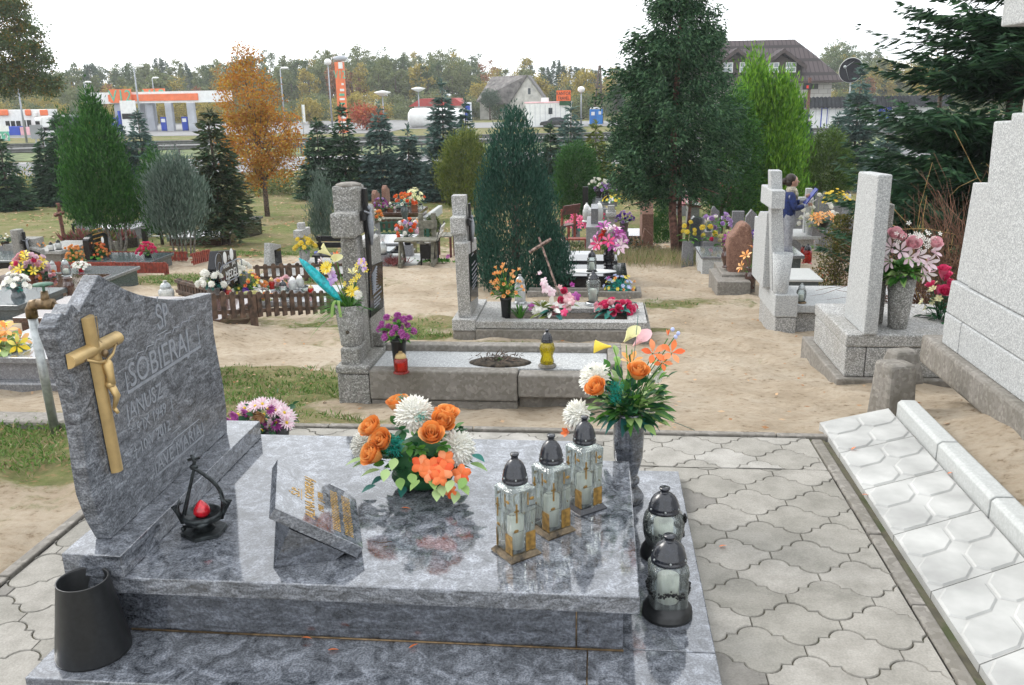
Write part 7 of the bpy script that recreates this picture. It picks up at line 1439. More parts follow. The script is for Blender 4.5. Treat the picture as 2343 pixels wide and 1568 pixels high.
def spruce_crown(h, r, z0=.06, whorl=.14, nb=11, tw=.05, droop=.15, up=.15, dens=1.0, pw=.85, lean=0):
    mb = MB(); nw = int(h*(1-z0)/whorl); Pl, Dl, Ll, Wl = [], [], [], []
    for i in range(nw):
        z = h*z0+i*whorl*(1+rng.uniform(-.2, .2)); f = 1-z/h
        if f <= 0.01: continue
        Lr = r*f**pw; n = max(4, int(nb*(.5+.6*f)))
        for j in range(n):
            a = rng.uniform(0, 2*PI); L = Lr*rng.uniform(.65, 1.12)+.03; d = np.array([math.cos(a), math.sin(a)])
            k = max(3, int(L/(tw*1.25)*dens)); s = np.linspace(.12, 1, k)+rng.normal(0, .02, k)
            zz = z+(up*s-droop*2*s*s+.12*s**4)*L*(1.1 if f < .4 else 1)+(.5*L*s if f < .12 else 0)
            P = np.stack([d[0]*L*s+lean*z, d[1]*L*s, zz], 1)
            tl = (.32*L*(1.1-s)+tw*1.1)
            for sg in (-1, 1, 0):
                ang = a+sg*(.85+rng.normal(0, .15, k)) if sg else a+rng.normal(0, .2, k)
                Dq = np.stack([np.cos(ang), np.sin(ang), rng.normal(-.05, .18, k)-.12*abs(sg)], 1)
                Pl.append(P+rng.normal(0, tw*.15, (k, 3))); Dl.append(Dq); Ll.append(tl if sg else np.full(k, tw*2.2)); Wl.append(np.full(k, tw*.62))
    P = np.vstack(Pl); D = np.vstack(Dl); N = rng.normal(0, .45, (len(P), 3))+[0, 0, 1.]
    mb.rhombs(P, D, np.concatenate(Ll), np.concatenate(Wl), 0, N=N, mid=.4)
    nf = int(260*h*dens); zf = z0*h+(h*.93)*(1-np.sqrt(rng.random(nf))); rf = r*(1-zf/h)**pw*rng.uniform(.1, .82, nf); af = rng.uniform(0, 2*PI, nf)
    mb.rhombs(np.stack([rf*np.cos(af)+lean*zf, rf*np.sin(af), zf], 1), np.stack([np.cos(af), np.sin(af), rng.normal(-.1, .3, nf)], 1), tw*2.6, tw*.9, 0)
    n = 40; zz = np.linspace(h*.88, h*1.01, n); mb.rhombs(np.stack([zz*0+lean*zz, zz*0, zz], 1), np.stack([rng.normal(0, .7, n), rng.normal(0, .7, n), np.full(n, .9)], 1), tw*1.8, tw*.4, 0)
    return mb
def prof_r(prof, z): return np.interp(z, [p[0] for p in prof], [p[1] for p in prof])
def spray_crown(prof, n, L, Wd, up=1.2, out=.6, jit=.35, lump=.16, nt=0, off=(0, 0), depth=.35, seedk=0, sy=1.0, mb=None, m=0, hor=0.):
    # foliage sprays in the outer shell of a turned profile (z, r), in upright or hanging tufts
    mb = mb or MB(); z0, z1 = prof[0][0], prof[-1][0]; zz_ = np.linspace(z0, z1, 200); w = prof_r(prof, zz_)+.02*prof_r(prof, zz_).max(); c = np.cumsum(w); c /= c[-1]
    nt = nt or n//26
    tz = np.interp(rng.random(nt), c, zz_); ta = rng.uniform(0, 2*PI, nt); tr = prof_r(prof, tz)*(1-depth*rng.random(nt)**1.6+lump*rng.normal(0, .5, nt))
    k = max(1, n//nt); ts = np.repeat(np.arange(nt), k); N = len(ts)
    size = L*1.1
    o = rng.normal(0, 1, (N, 3))*[size*.8, size*.8, size*.9]
    a = ta[ts]; C = np.stack([tr[ts]*np.cos(a)+off[0], tr[ts]*np.sin(a)*sy+off[1], tz[ts]], 1)+o
    D = np.stack([np.cos(a)*out, np.sin(a)*out, np.full(N, up)], 1)+rng.normal(0, jit, (N, 3))+np.repeat(rng.normal(0, .22, (nt, 3)), k, 0)
    mb.rhombs(C, D, L*rng.uniform(.6, 1.25, N), Wd*rng.uniform(.7, 1.2, N), m, mid=.45)
    return mb
def leafy_crown(c, rad, nc, nl, cl, s, mats=1, mb=None, m0=0, flat=.8, lo=-1.):
    mb = mb or MB(); D = rng.normal(size=(nc, 3)); D /= np.linalg.norm(D, axis=1)[:, None]; rr = rng.uniform(.25, 1, nc)**.5
    C = np.asarray(c)+D*rr[:, None]*np.asarray(rad); k = nl//nc; P = np.repeat(C, k, 0)+rng.normal(0, cl, (nc*k, 3))*[1, 1, flat]
    mb.rhombs(P, rng.normal(size=(len(P), 3)), s*rng.uniform(.6, 1.3, len(P)), s*.62, m0+(rng.integers(0, mats, nc).repeat(k) if mats > 1 else 0)); return mb, C
def hpx(base, px, top): return float(atY(px, top, base[1])[2]-base[2])
# big thuja at left with its cluster of bare stems
b = W(270, 590); m_ = mpp(b); zc_ = hpx(b, 250, 515); ht = hpx(b, 240, 205)
pr_ = [(zc_, .28), (zc_+.12, .54), (zc_+.55, .57), (zc_+1.2, .42), (zc_+1.9, .25), (ht-.35, .09), (ht, .02)]
mb = spray_crown(pr_, 26000, .085, .022, 1.2, .55, .3, off=(-.1, 0), lump=.12); h2 = hpx(b, 190, 262); mb = spray_crown([(zc_+.2, .16), (zc_+1.0, .17), (h2-.4, .1), (h2, .01)], 5000, .08, .022, 1.4, .3, .25, off=(-.6, -.1), mb=mb)
tree('big dark green two-spired thuja on a fan of bare stems, inside the red fence', b, [([(x*.35, y, -.1), (x*.9, y, zc_*.5), (x*1.5-.1, y, zc_+.3)], [.028, .022, .018]) for x, y in ((-.25, 0), (-.16, .1), (-.06, -.05), (.04, .05), (.13, 0), (.2, .08), (.27, -.05))], mb, 'fol_thuja', 'bark_grey')
b = W(425, 590); zc_ = hpx(b, 420, 532); ht = hpx(b, 410, 362)
mb = spray_crown([(zc_, .12), (zc_+.2, .4), (zc_+.6, .47), (zc_+1.0, .36), (ht-.1, .12), (ht, .03)], 13000, .11, .02, 1.5, .5, .3, lump=.2, off=(-.05, 0))
tree('grey-green juniper on thin stems at the end of the red picket fence', b, [([(x, 0, -.1), (x*1.8, y, zc_+.3)], [.02, .012]) for x, y in ((-.18, 0), (-.1, .05), (-.04, 0), (.03, -.04), (.1, 0), (.15, .05))], mb, 'fol_juniper', 'bark_grey')
b = W(372, 560); ht = hpx(b, 372, 340); tree('slim bright-edged thuja half hidden behind the grey-green juniper', b, [([(0, 0, 0), (0, 0, .6)], .04)], spray_crown([(.3, .2), (.9, .32), (1.6, .2), (ht, .02)], 8000, .09, .022), 'fol_thuja')
b = W(512, 560); ht = hpx(b, 490, 255); tree('drooping brown-green conifer on a dark trunk, left of the orange tree', b, [([(0, 0, -.1), (.02, 0, .6), (-.05, 0, ht*.9)], [.07, .06, .02]), ([(.14, 0, -.1), (.1, 0, .7)], .045)], spruce_crown(ht, .9, .16, .085, 15, .075, .3, .1, 1.5, .62), 'fol_brownish')
b = W(612, 495); ht = hpx(b, 590, 100); zc_ = hpx(b, 612, 425); H_ = ht-zc_
mb, C1 = leafy_crown((0, 0, zc_+H_*.3), (1.28, 1.1, H_*.32), 90, 9000, .16, .085); mb, C2 = leafy_crown((-.25, 0, zc_+H_*.62), (.85, .8, H_*.3), 50, 4600, .15, .08, mb=mb); mb, C3 = leafy_crown((-.4, 0, zc_+H_*.88), (.4, .4, H_*.13), 12, 700, .12, .075, mb=mb)
tree('tall young tree with orange and yellow autumn leaves, centre left', b, [([(0, 0, -.1), (0, 0, zc_), (-.2, 0, zc_+H_*.5), (-.35, 0, ht*.95)], [.09, .075, .05, .012])]+[([(-.1, 0, zc_+H_*.15*(i_ % 4)), tuple(c)], [.025, .006]) for i_, c in enumerate(list(C1[:26])+list(C2[:12]))], mb, 'leaf_autumn', 'bark', 'autumn_tree')
SP = [(25, 482, 318, 100, 'fol_spruce', 'dark spruce at the far left edge, cut by the frame'), (122, 470, 300, 90, 'fol_spruce', 'dark spruce below the tanker truck'), (160, 470, 262, 110, 'fol_spruce', 'dark green spruce just left of the big thuja spire'), (292, 462, 275, 80, 'fol_blue', 'bluish spruce peeking behind the big left thuja'), (340, 460, 255, 115, 'fol_blue', 'blue spruce in front of the petrol pumps'),
      (737, 455, 275, 115, 'fol_spruce', 'green spruce directly right of the orange tree'), (795, 455, 242, 125, 'fol_spruce', 'tall green spruce below the orange price pylon'), (877, 455, 238, 120, 'fol_blue', 'blue-green spruce below the double street lamp'), (940, 456, 288, 100, 'fol_blue', 'smaller blue-green spruce between two taller ones'), (1020, 458, 187, 125, 'fol_blue', 'tallest blue-green spruce before the white gas tanks'), (1070, 450, 232, 62, 'fol_blue', 'slim blue spruce before the blue price boards'),
      (1306, 455, 240, 130, 'fol_blue', 'silvery blue spruce in front of the white container'), (1260, 455, 285, 70, 'fol_spruce', 'small dark spruce beside the dark columnar yew'), (1362, 458, 280, 110, 'fol_gold', 'yellowish green conifer below the blue portable toilet'), (1948, 420, 152, 120, 'fol_blue', 'silvery blue spruce in front of the satellite dish'), (1834, 400, 258, 62, 'fol_blue', 'small silvery spruce beside the rusty post'), (1905, 425, 262, 90, 'fol_blue', 'short blue spruce leaning on the silvery one by the shed'), (2020, 440, 290, 120, 'fol_blue', 'low teal spruce half hidden by the big fir')]
for px, pm, pt, w, mt, lb in SP:
    b = W(px, pm); ht = hpx(b, px, pt)
    tree(lb, b, [([(0, 0, -.1), (0, 0, ht*.95)], [.07, .01])], spruce_crown(ht, w*mpp(b)*.56, .03, .105, 15, .095, .16, .14, 1.5, .8), mt, group='row of spruces along the cemetery edge' if 0 else None)
b = W(1068, 472); ht = hpx(b, 1065, 302); tree('broad yellow-green thuja bush left of the dark columnar yew', b, [([(0, 0, 0), (0, 0, 1)], .06)], spray_crown([(.05, .45), (.6, .85), (1.3, .85), (1.9, .6), (ht-.2, .3), (ht, .08)], 15000, .12, .035, 1.1, .7, .4, .2), 'fol_gold')
b = W(1182, 660); ht = hpx(b, 1180, 250)
mb = spray_crown([(.0, .42), (.35, .56), (.8, .57), (1.3, .47), (1.8, .33), (2.2, .18), (ht-.08, .06), (ht, .02)], 36000, .065, .015, 1.5, .45, .3, .13, depth=.4); mb = spray_crown([(.05, .15), (.35, .22), (.75, .1), (.85, .02)], 3500, .06, .015, 1.6, .3, .25, off=(.52, -.1), mb=mb)
tree('dark blue-green columnar yew standing alone in the middle, with the leaning wooden cross', b, [([(0, 0, -.1), (0, 0, 1.2)], .05)], mb, 'fol_yew')
b = W(1318, 500); ht = hpx(b, 1310, 330); tree('dense green thuja bush left of the tall dark tree', b, [([(0, 0, 0), (0, 0, 1)], .05)], spray_crown([(.05, .3), (.5, .5), (1.2, .54), (1.8, .38), (ht, .08)], 15000, .1, .028, .8, .8, .45, .22), 'fol_thuja')
b = W(1512, 556); ht = hpx(b, 1508, 442); tree('narrow young thuja beside the brown headstone', b, None, spray_crown([(0, .14), (.3, .19), (.7, .13), (ht, .02)], 5000, .06, .015, 1.3, .4), 'fol_thuja')
b = W(742, 545); ht = hpx(b, 735, 395); tree('silvery juniper spire left of the tall mossy cross', b, None, spray_crown([(0, .16), (.4, .24), (.8, .17), (1.1, .07), (ht, .01)], 5200, .12, .016, 1.7, .25, .2, .2), 'fol_juniper')
# tall dark cypress-like tree with three trunks
b = W(1548, 592); zc_ = hpx(b, 1540, 500); htop = 6.6
def zz(py): return hpx(b, 1545, py)
mb = spray_crown([(zz(455), .5), (zz(420), .9), (zz(340), .95), (zz(270), .92), (zz(190), .8), (zz(110), .6), (zz(50), .46), (zz(-20), .42), (zz(-120), .25), (zz(-190), .03)], 60000, .085, .028, -.4, .9, .5, .5, nt=620, depth=.8, off=(-.08, .2))
mb = spray_crown([(zz(470), .2), (zz(420), .38), (zz(330), .4), (zz(250), .1)], 8000, .085, .028, -.3, .9, .5, .4, nt=110, depth=.7, off=(-.8, .1), mb=mb)
for px, py in ((1430, 105), (1450, 85), (1395, 165), (1635, 65), (1640, 90), (1400, 200)):
    p = atY(px, py, b[1]+.2)-b; n = 500; s_ = rng.uniform(0, 1, n); q = np.array([0, .2, p[2]-.15])*(1-s_[:, None])+p*s_[:, None]+rng.normal(0, .08, (n, 3)); mb.rhombs(q, rng.normal(0, .5, (n, 3))+[np.sign(p[0])*.8, 0, -.3], .11, .035, 0)
tree('tall dark conifer with drooping sprays and three reddish trunks, right of centre', b, [([(0, 0, -.1), (-.1, 0, zz(490)), (-.12, .1, zz(300)), (-.05, .1, zz(0))], [.085, .07, .06, .03]), ([(.09, .1, -.1), (.03, .1, zz(480)), (.02, .1, zz(350))], [.045, .04, .03]), ([(.14, 0, -.1), (.22, .0, zz(450)), (.26, .0, zz(380))], [.032, .028, .02])]+[([(-.1, .05, zz(p0)), (dx*.5, -.1, zz(p0)+.02), (dx, -.15, zz(p0)-.1)], [.015, .012, .005]) for p0, dx in ((455, -.9), (430, .7), (400, -.7), (380, .8), (470, .5), (350, -.8))], mb, 'fol_cypress', 'bark_red')
b = W(1662, 540); 
def zz(py): return hpx(b, 1660, py)
tree('group of dark thuja stems with shaggy crown left of the bright green thuja', b, [([(x, y, -.1), (x*1.1, y, zz(430))], .045) for x, y in ((-.3, 0), (-.12, .1), (.02, 0), (.2, .1), (.33, 0))], spray_crown([(zz(500), .3), (zz(440), .62), (zz(350), .6), (zz(270), .42), (zz(205), .1)], 17000, .1, .03, .3, .8, .5, .3, depth=.6), 'fol_thuja', 'bark')
b = W(1755, 530)
def zz(py): return hpx(b, 1755, py)
k_ = mpp(b); mb = spray_crown([(zz(520), .3*1.0), (zz(470), 68*k_), (zz(400), 70*k_), (zz(300), 56*k_), (zz(230), 38*k_), (zz(200), 20*k_)], 26000, .13, .034, 1.5, .45, .28, .3, nt=420, off=(.0, 0)); mb = spray_crown([(zz(380), 36*k_), (zz(250), 34*k_), (zz(170), 16*k_), (zz(122), 2*k_)], 9000, .14, .034, 1.6, .35, .28, .15, off=(-.52, -.1), mb=mb); mb = spray_crown([(zz(350), 26*k_), (zz(250), 24*k_), (zz(200), 10*k_), (zz(168), 2*k_)], 5000, .14, .034, 1.6, .35, .3, .15, off=(.1, -.3), mb=mb)
tree('tall bright green flame-shaped thuja in front of the big brown house', b, [([(0, 0, 0), (0, 0, 1.5)], .08)], mb, 'fol_bright')
b = W(1880, 515); zt_ = hpx(b, 1890, 440); ht = hpx(b, 1890, 302); tree('round-crowned green thuja on two thin dark trunks behind the graves at right', b, [([(-.1, 0, -.1), (-.12, 0, zt_+.3)], .04), ([(.12, 0, -.1), (.16, 0, zt_*.6), (.2, 0, zt_+.4)], .04), ([(.12, 0, zt_*.6), (.5, 0, zt_+.1)], .025)], spray_crown([(zt_-.15, .3), (zt_+.15, .58), (zt_+.6, .56), (ht-.25, .36), (ht, .08)], 13000, .09, .028, .9, .8, .4, .15), 'fol_gold2')
# right fir, bare shrub, olive bush
b = np.array([atY(2285, 500, 11.5)[0], 11.5, -.9]); mb = spruce_crown(7.2, 2.0, .02, .12, 19, .06, .08, .26, 1.6, .55)
tree('large dark fir with long spreading branches filling the upper right corner', b, [([(0, 0, -.2), (0, 0, 6.9)], [.13, .03])], mb, 'fol_fir')
b = np.array([atY(2120, 500, 13.2)[0], 13.2, -1.05]); tree('second dark fir just left of the large one at right', b, [([(0, 0, -.2), (0, 0, 3.4)], [.07, .02])], spruce_crown(hpx(b, 2120, 250), 1.2, .02, .12, 14, .06, .1, .2, 1.3, .65), 'fol_fir')
def twigs(mb, c, n, h, sp, r0=.004, curl=1.0, m=0):
    for k in range(n):
        p = np.array(c)+rng.normal(0, .05, 3)*[1, 1, 0]; d = np.array([rng.normal(0, sp), rng.normal(0, sp), 1.]); d /= np.linalg.norm(d); L = h*rng.uniform(.5, 1.1); pts = [p]
        for i in range(7): d = d+rng.normal(0, .22*curl, 3); d /= np.linalg.norm(d); pts.append(pts[-1]+d*L/7)
        mb.tube(pts, np.linspace(r0, r0*.3, 8), 3, m)
        for q in range(3): j = rng.integers(2, 6); d2 = d+rng.normal(0, .8, 3); mb.tube([pts[j], pts[j]+d2*L*.13, pts[j]+d2*L*.2+rng.normal(0, .04, 3)], [r0*.5, r0*.3, r0*.2], 3, m)
b = np.array([atY(2185, 640, 7.6)[0], 7.6, -.45]); t = T('bare_shrub', 'tangled leafless shrub of thin reddish brown twigs behind the monument', 'shrub', b)
mb = MB(); twigs(mb, (0, 0, 0), 150, 1.3, .5, .006); twigs(mb, (.3, .2, 0), 90, 1.6, .4, .006); twigs(mb, (-.25, .1, .0), 80, .9, .7, .005); mb.obj('twigs', 'twig', t); mb = MB(); twigs(mb, (-.1, 0, 0), 4, 1.2, .25, .008, .7); twigs(mb, (.5, .1, 0.4), 10, 1.7, .15, .006, 1.4); mb.obj('branch', 'twig_gold', t)
b = W(1908, 668); n = 4200; hh = hpx(b, 1915, 492); z = rng.uniform(0, 1, n); a = rng.uniform(0, 2*PI, n); q = np.sqrt(rng.random(n))*(.32-.2*z)*(1+.35*np.sin(a*3+z*9)); mb = MB(); P = np.stack([q*np.cos(a)-.05+.1*z, q*np.sin(a), z*hh], 1); mb.rhombs(P, rng.normal(size=(n, 3))+[0, 0, .6], .035, .016, 0)
t = T('bush', 'upright olive-leaved bush left of the edge-on headstone', 'shrub', b); mb.obj('foliage', 'leaf_olive2', t); mb = MB(); twigs(mb, (0, 0, 0), 16, hh*.9, .16, .006, .4); mb.obj('stems', 'bark', t)
# oak at the left edge
b = W(-150, 430); c_ = atY(10, 90, b[1])-b; k_ = mpp(atY(10, 90, b[1]))
mb = MB(); C = []
for px, py, r_ in ((-40, 20, 70), (20, 40, 60), (50, 90, 55), (80, 130, 45), (20, 130, 70), (-30, 120, 80), (60, 180, 50), (110, 195, 28), (10, 190, 50), (-60, 190, 60), (10, 10, 45), (-130, 60, 85), (-190, 120, 90), (-260, 60, 90), (-170, -10, 80), (-330, 130, 80)):
    q = atY(px, py, b[1])-b; mb, cc = leafy_crown(q, (r_*k_*.9, r_*k_*.9, r_*k_*.7), 30, 1900, .17, .13, 2, mb=mb); C.append(q)
tree('large oak leaning in from the left edge, green turning brown', b, [([(0, 0, -.2), (.1, 0, c_[2]*.5), (.4, 0, c_[2])], [.3, .25, .12])]+[([(.2, 0, c_[2]*.55), tuple(q*.5+np.array([.1, 0, c_[2]*.35])), tuple(q)], [.09, .05, .015]) for q in C], mb, ['leaf_oak', 'leaf_forest'], 'bark', 'oak_tree')
# hedge-like growth behind the row of spruces
mb = MB()
for k_ in range(150):
    x = rng.uniform(-30, 19); y = rng.uniform(33.5, 37)
    if -19.5 < x < -14 and rng.random() < .7: continue
    hh = rng.uniform(.5, 1.5); n = 260; D = rng.normal(size=(n, 3)); D[:, 2] = abs(D[:, 2]); D /= np.linalg.norm(D, axis=1)[:, None]
    mb.rhombs(np.array([x, y, g(x, y)])+D*[.7, .6, hh]*rng.uniform(.4, 1, (n, 1)), D+rng.normal(0, .5, (n, 3)), .13, .06, rng.integers(0, 3, n) if rng.random() < .5 else 0)
kind(mb.obj('undergrowth', ['leaf_forest2', 'fol_thuja', 'leaf_yellow']), 'stuff')
# far wood
def wood():
    mb = MB(); TOP = [(-100, 120), (60, 150), (130, 158), (200, 138), (300, 146), (380, 132), (450, 150), (520, 122), (600, 126), (700, 124), (745, 108), (800, 114), (830, 98), (870, 108), (940, 114), (1000, 108), (1060, 112), (1100, 122), (1130, 152), (1165, 150), (1210, 126), (1250, 152), (1310, 140), (1370, 158), (1410, 150), (1600, 150), (1850, 150), (1890, 92), (1930, 88), (1965, 120), (2010, 118), (2060, 130), (2150, 140), (2400, 130)]
    def one(px, top, D, typ):
        base = atD(px, 280, D); z0 = -2.2; ztop = atD(px, top, D)[2]; h = ztop-z0; x, y = base[0], base[1]
        if h < 1.5: return
        if typ < 2:      # loose broadleaf
            rad = rng.uniform(.17, .26)*h; m_ = [[1, 0, 1, 0, 1][rng.integers(0, 5)], [2, 1, 2, 1, 3][rng.integers(0, 5)]][typ]; nc = int(16+h*1.6)
            c, C = leafy_crown((x, y, z0+h*.62), (rad, rad, h*.36), nc, nc*44, .09*h**.5*1.0, .42, 1, mb=mb, m0=m_)
            mb.tube([(x, y, z0), (x, y, z0+h*.8)], [.16, .05], 4, 6)
            for q in C[:5]: mb.tube([(x, y, z0+h*.35), tuple(q)], [.07, .03], 3, 6)
        elif typ == 2:   # birch, narrow yellow
            rad = .15*h; leafy_crown((x, y, z0+h*.55), (rad, rad, h*.42), 26, 1000, .5, .36, 1, mb=mb, m0=2); mb.tube([(x, y, z0), (x, y, z0+h*.9)], [.12, .03], 4, 7)
        elif typ == 3:   # pine / dark conifer
            nt = 22
            for i in range(nt): f = i/nt; n = 50; r_ = h*.2*(1-f)**.7+.25; a = rng.uniform(0, 2*PI, n); q = r_*np.sqrt(rng.random(n)); mb.rhombs(np.stack([x+q*np.cos(a), y+q*np.sin(a), z0+h*(.22+.78*f)+rng.normal(0, .25, n)-q*.15], 1), np.stack([np.cos(a), np.sin(a), np.full(n, .1)], 1), .6, .26, 4)
            mb.tube([(x, y, z0), (x, y, z0+h*.9)], [.15, .05], 4, 6)
        else:            # bush
            rad = h*.55; leafy_crown((x, y, z0+h*.45), (rad, rad, h*.45), 20, 1100, .35, .3, 1, mb=mb, m0=[2, 1, 1, 2, 0][typ-4])
    for px in np.arange(-60, 2420, 13):
        pxx = px+rng.normal(0, 6); top = np.interp(pxx, [a for a, _ in TOP], [b for _, b in TOP])
        typ = rng.choice([0, 0, 0, 0, 0, 1]) if pxx > 450 else rng.choice([0, 0, 0, 1, 1, 2, 3])
        if 1130 < pxx < 1380: typ = rng.choice([3, 3, 0, 2])
        if pxx > 1960: typ = rng.choice([1, 0, 2, 0])
        one(pxx, top+rng.normal(6, 7), rng.uniform(165, 215), typ)
    for px in np.arange(-60, 2420, 15):
        top = np.interp(px, [a for a, _ in TOP], [b for _, b in TOP]); one(px+rng.normal(0, 6), top+rng.uniform(22, 60), rng.uniform(150, 165), rng.choice([0, 0, 0, 2, 1, 1]))
    for px in np.arange(-60, 2420, 16): one(px+rng.normal(0, 6), rng.uniform(196, 246), rng.uniform(128, 148), rng.choice([4, 5, 7, 4, 8, 5, 6]) if px < 900 else rng.choice([5, 8, 5, 4, 3]))
    kind(mb.obj('forest', ['leaf_forest', 'leaf_forest2', 'leaf_yellow', 'leaf_rust', 'leaf_pine', 'leaf_sumac', 'bark', 'bark_grey']), 'stuff')
wood()
def far_tree(label, px, pm, pt, w, mats, D, name='tree', n=2600, s=.32, trunk='bark'):
    base = atD(px, 280, D); b = np.array([base[0], base[1], -2.15]); h = float(atD(px, pt, D)[2]+2.15); r_ = w*D/FPX/2
    mb, C = leafy_crown((0, 0, h*.55), (r_*.85, r_*.85, h*.42), 36, n, r_*.2, s); return tree(label, b, [([(0, 0, 0), (0, 0, h*.85)], [.14, .03])]+[([(0, 0, h*.3), tuple(c)], [.05, .02]) for c in C[:6]], mb, mats, trunk, name)
for a in (('yellow-orange birch left of the utility poles', 1340, 0, 150, 62, 'leaf_yellow', 128), ('yellow birch right behind the white gabled house', 1235, 0, 170, 50, 'leaf_yellow', 140), ('pale willow-like tree behind the utility poles', 1335, 0, 215, 75, 'leaf_forest2', 122), ('orange-yellow tree behind the left gable of the white house', 1098, 0, 186, 60, 'leaf_yellow', 150),
          ('red sumac thicket right of the orange pylon', 838, 0, 238, 85, 'leaf_sumac', 98), ('dull yellow shrub behind the dark hatchback', 712, 0, 228, 60, 'leaf_yellow', 120), ('bright yellow small tree directly right of the orange pylon', 812, 0, 212, 34, 'leaf_yellow', 125), ('tall pale green tree to the right of the big house roof', 1925, 0, 88, 105, 'leaf_forest', 150), ('orange-brown trees behind the shed seen past the fir', 2120, 0, 120, 110, 'leaf_yellow', 120)): far_tree(*a)
b = W(1121, 266); mb, C = leafy_crown((0, 0, 3.0), (1.45, 1.4, 1.35), 60, 5200, .22, .14); 
b = atY(1121, 266, 128); b[2] = -2.15; tree('small round clipped dark tree before the white gabled house', b, [([(0, 0, 0), (0, 0, 2.5)], .1)], mb, 'leaf_pine', 'bark', 'round_tree')

# ---------------------------------------------------------------- roads
def strip(name, y0, y1, z, mat, x0=-220, x1=160, k=.15):
    mb = MB(); mb.add([(x0, y0+k*x0, z), (x1, y0+k*x1, z), (x1, y1+k*x1, z), (x0, y1+k*x0, z)], [[0, 1, 2, 3]]); return kind(mb.obj(name, mat), 'structure')
plain('asphalt', (.13, .13, .135), .85, 0, .12, 2); plain('asphalt_pale', (.2, .2, .2), .85, 0, .1, 1); plain('verge', (.1, .13, .045), 1, 0, .35, 1.2); plain('line_white', (.6, .6, .6), .7, 0, .05, 2)
strip('road', 48, 59.5, -2.13, 'asphalt'); strip('road_marking', 58.4, 58.75, -2.122, 'line_white'); strip('road_marking', 48.6, 48.9, -2.122, 'line_white')
mb = MB()
for x in np.arange(-200, 150, 9.): mb.add([(x, 53.4+.15*x, -2.122), (x+4, 53.4+.15*(x+4), -2.122), (x+4, 53.6+.15*(x+4), -2.122), (x, 53.6+.15*x, -2.122)], [[0, 1, 2, 3]])
kind(mb.obj('lane_marking', 'line_white'), 'structure')
strip('road_far', 71, 83, -2.13, 'asphalt_pale'); strip('grass_verge', 60.5, 70.6, -2.125, 'verge'); strip('forecourt', 90, 135, -2.125, 'asphalt_pale', -170, -22, 0); strip('side_road', 100, 118, -2.122, 'asphalt_pale', -22, 60, 0)
def rail(label, y0, px0, h=.75):
    t = T('guard_rail', label, 'guard rail', (-60, y0-9, -2.15)); xs = np.arange(-140, 150, 4.0)
    mb = MB(); P = [(0, .0), (.05, .06), (0, .12), (0, .18), (.05, .24), (0, .31)]
    for (x0, x1) in ((-140, 150),): v = [(x+60, .15*x+9-b_, h-.31+c_) for x in (x0, x1) for b_, c_ in P]; mb.add(v, [[i, i+1, 7+i, 6+i] for i in range(5)])
    mb.obj('beam', 'metal_rail', t)
    for x in xs[::1]:
        if -75 < x < 75: mb = MB(); mb.box(x+60-.05, x+60+.05, .15*x+9.02, .15*x+9.12, -.1, h-.1); mb.obj('post', 'metal_rail', t)
plain('metal_rail', (.13, .13, .13), .6, .5, .15, 5)
rail('steel guard rail nearest the cemetery, across the whole picture', 61.5, 0, .8); rail('steel guard rail on the far side of the verge', 69.8, 0, .75)

# ---------------------------------------------------------------- buildings beyond the road
def B3(root, name, mat, boxes=(), prs=(), bevel=0): return part(root, name, mat, boxes, bevel, prs)
def gp(px, pm): return float(W(px, pm)[1])
# petrol station canopy
Y = 104.; r = T('petrol_canopy', 'petrol station canopy with orange fascia and V12 signs on grey columns', 'building', (atY(350, 300, Y)[0], Y, -2.15))
a = atY(203, 222, Y-1); b = atY(293, 225, Y+.4); c_ = atY(492, 219, Y-2); L = r.location
def ribbon(root, name, mat, A, B_, z0, z1, th): 
    A = np.array(A)[:2]; B_ = np.array(B_)[:2]; d = (B_-A)/np.linalg.norm(B_-A); n = np.array([-d[1], d[0]]); mb = MB()
    P = [A, B_, B_+n*th, A+n*th]; P = [A, B_, B_+[0, th], A+[0, th]]; mb.prism([(p[0]-L.x, p[1]-L.y) for p in P], 'z', z0-L.z, z1-L.z); return mb.obj(name, mat, root)
z1 = atY(300, 211, Y)[2]; z0 = atY(300, 237, Y)[2]
ribbon(r, 'roof', 'white_paint', a, b, z0, z1, 5); ribbon(r, 'roof', 'white_paint', b, c_, z0, z1, 5)
d = (b-a)/np.linalg.norm(b-a); ribbon(r, 'fascia', 'orange_panel', a+d*2.2-[0, .12, 0], b-[0, .12, 0], z0+.25, z1-.28, .1); d = (c_-b)/np.linalg.norm(c_-b); ribbon(r, 'fascia', 'orange_panel', b-[0, .12, 0], c_-d*2.3-[0, .12, 0], z0+.25, z1-.28, .1)
for px, yy in ((270, Y+.2), (326, Y+5), (344, Y+.6), (386, Y-1), (436, Y-2.6)): q = atY(px, 260, yy); mb = MB(); mb.box(q[0]-.42-L.x, q[0]+.42-L.x, yy-L.y, yy+.6-L.y, 0, z0+2.15); mb.obj('column', 'steel_blue_grey', r, bevel=.05)
for px, yy in ((272, Y+.2), (350, Y+.9)):
    q = atY(px, 220, yy-.9); mb = MB(); mb.box(q[0]-1.35-L.x, q[0]+1.35-L.x, q[1]+.3-L.y, q[1]+.5-L.y, z0+.1-L.z, z1+.35-L.z); mb.obj('sign_panel', 'orange_panel', r); text('V12', 1.9, FACE_Y, (q[0]-L.x, q[1]+.28-L.y, z0+.25-L.z), 'green_panel', r, 'sign_text', .03, 'CENTER', .95)
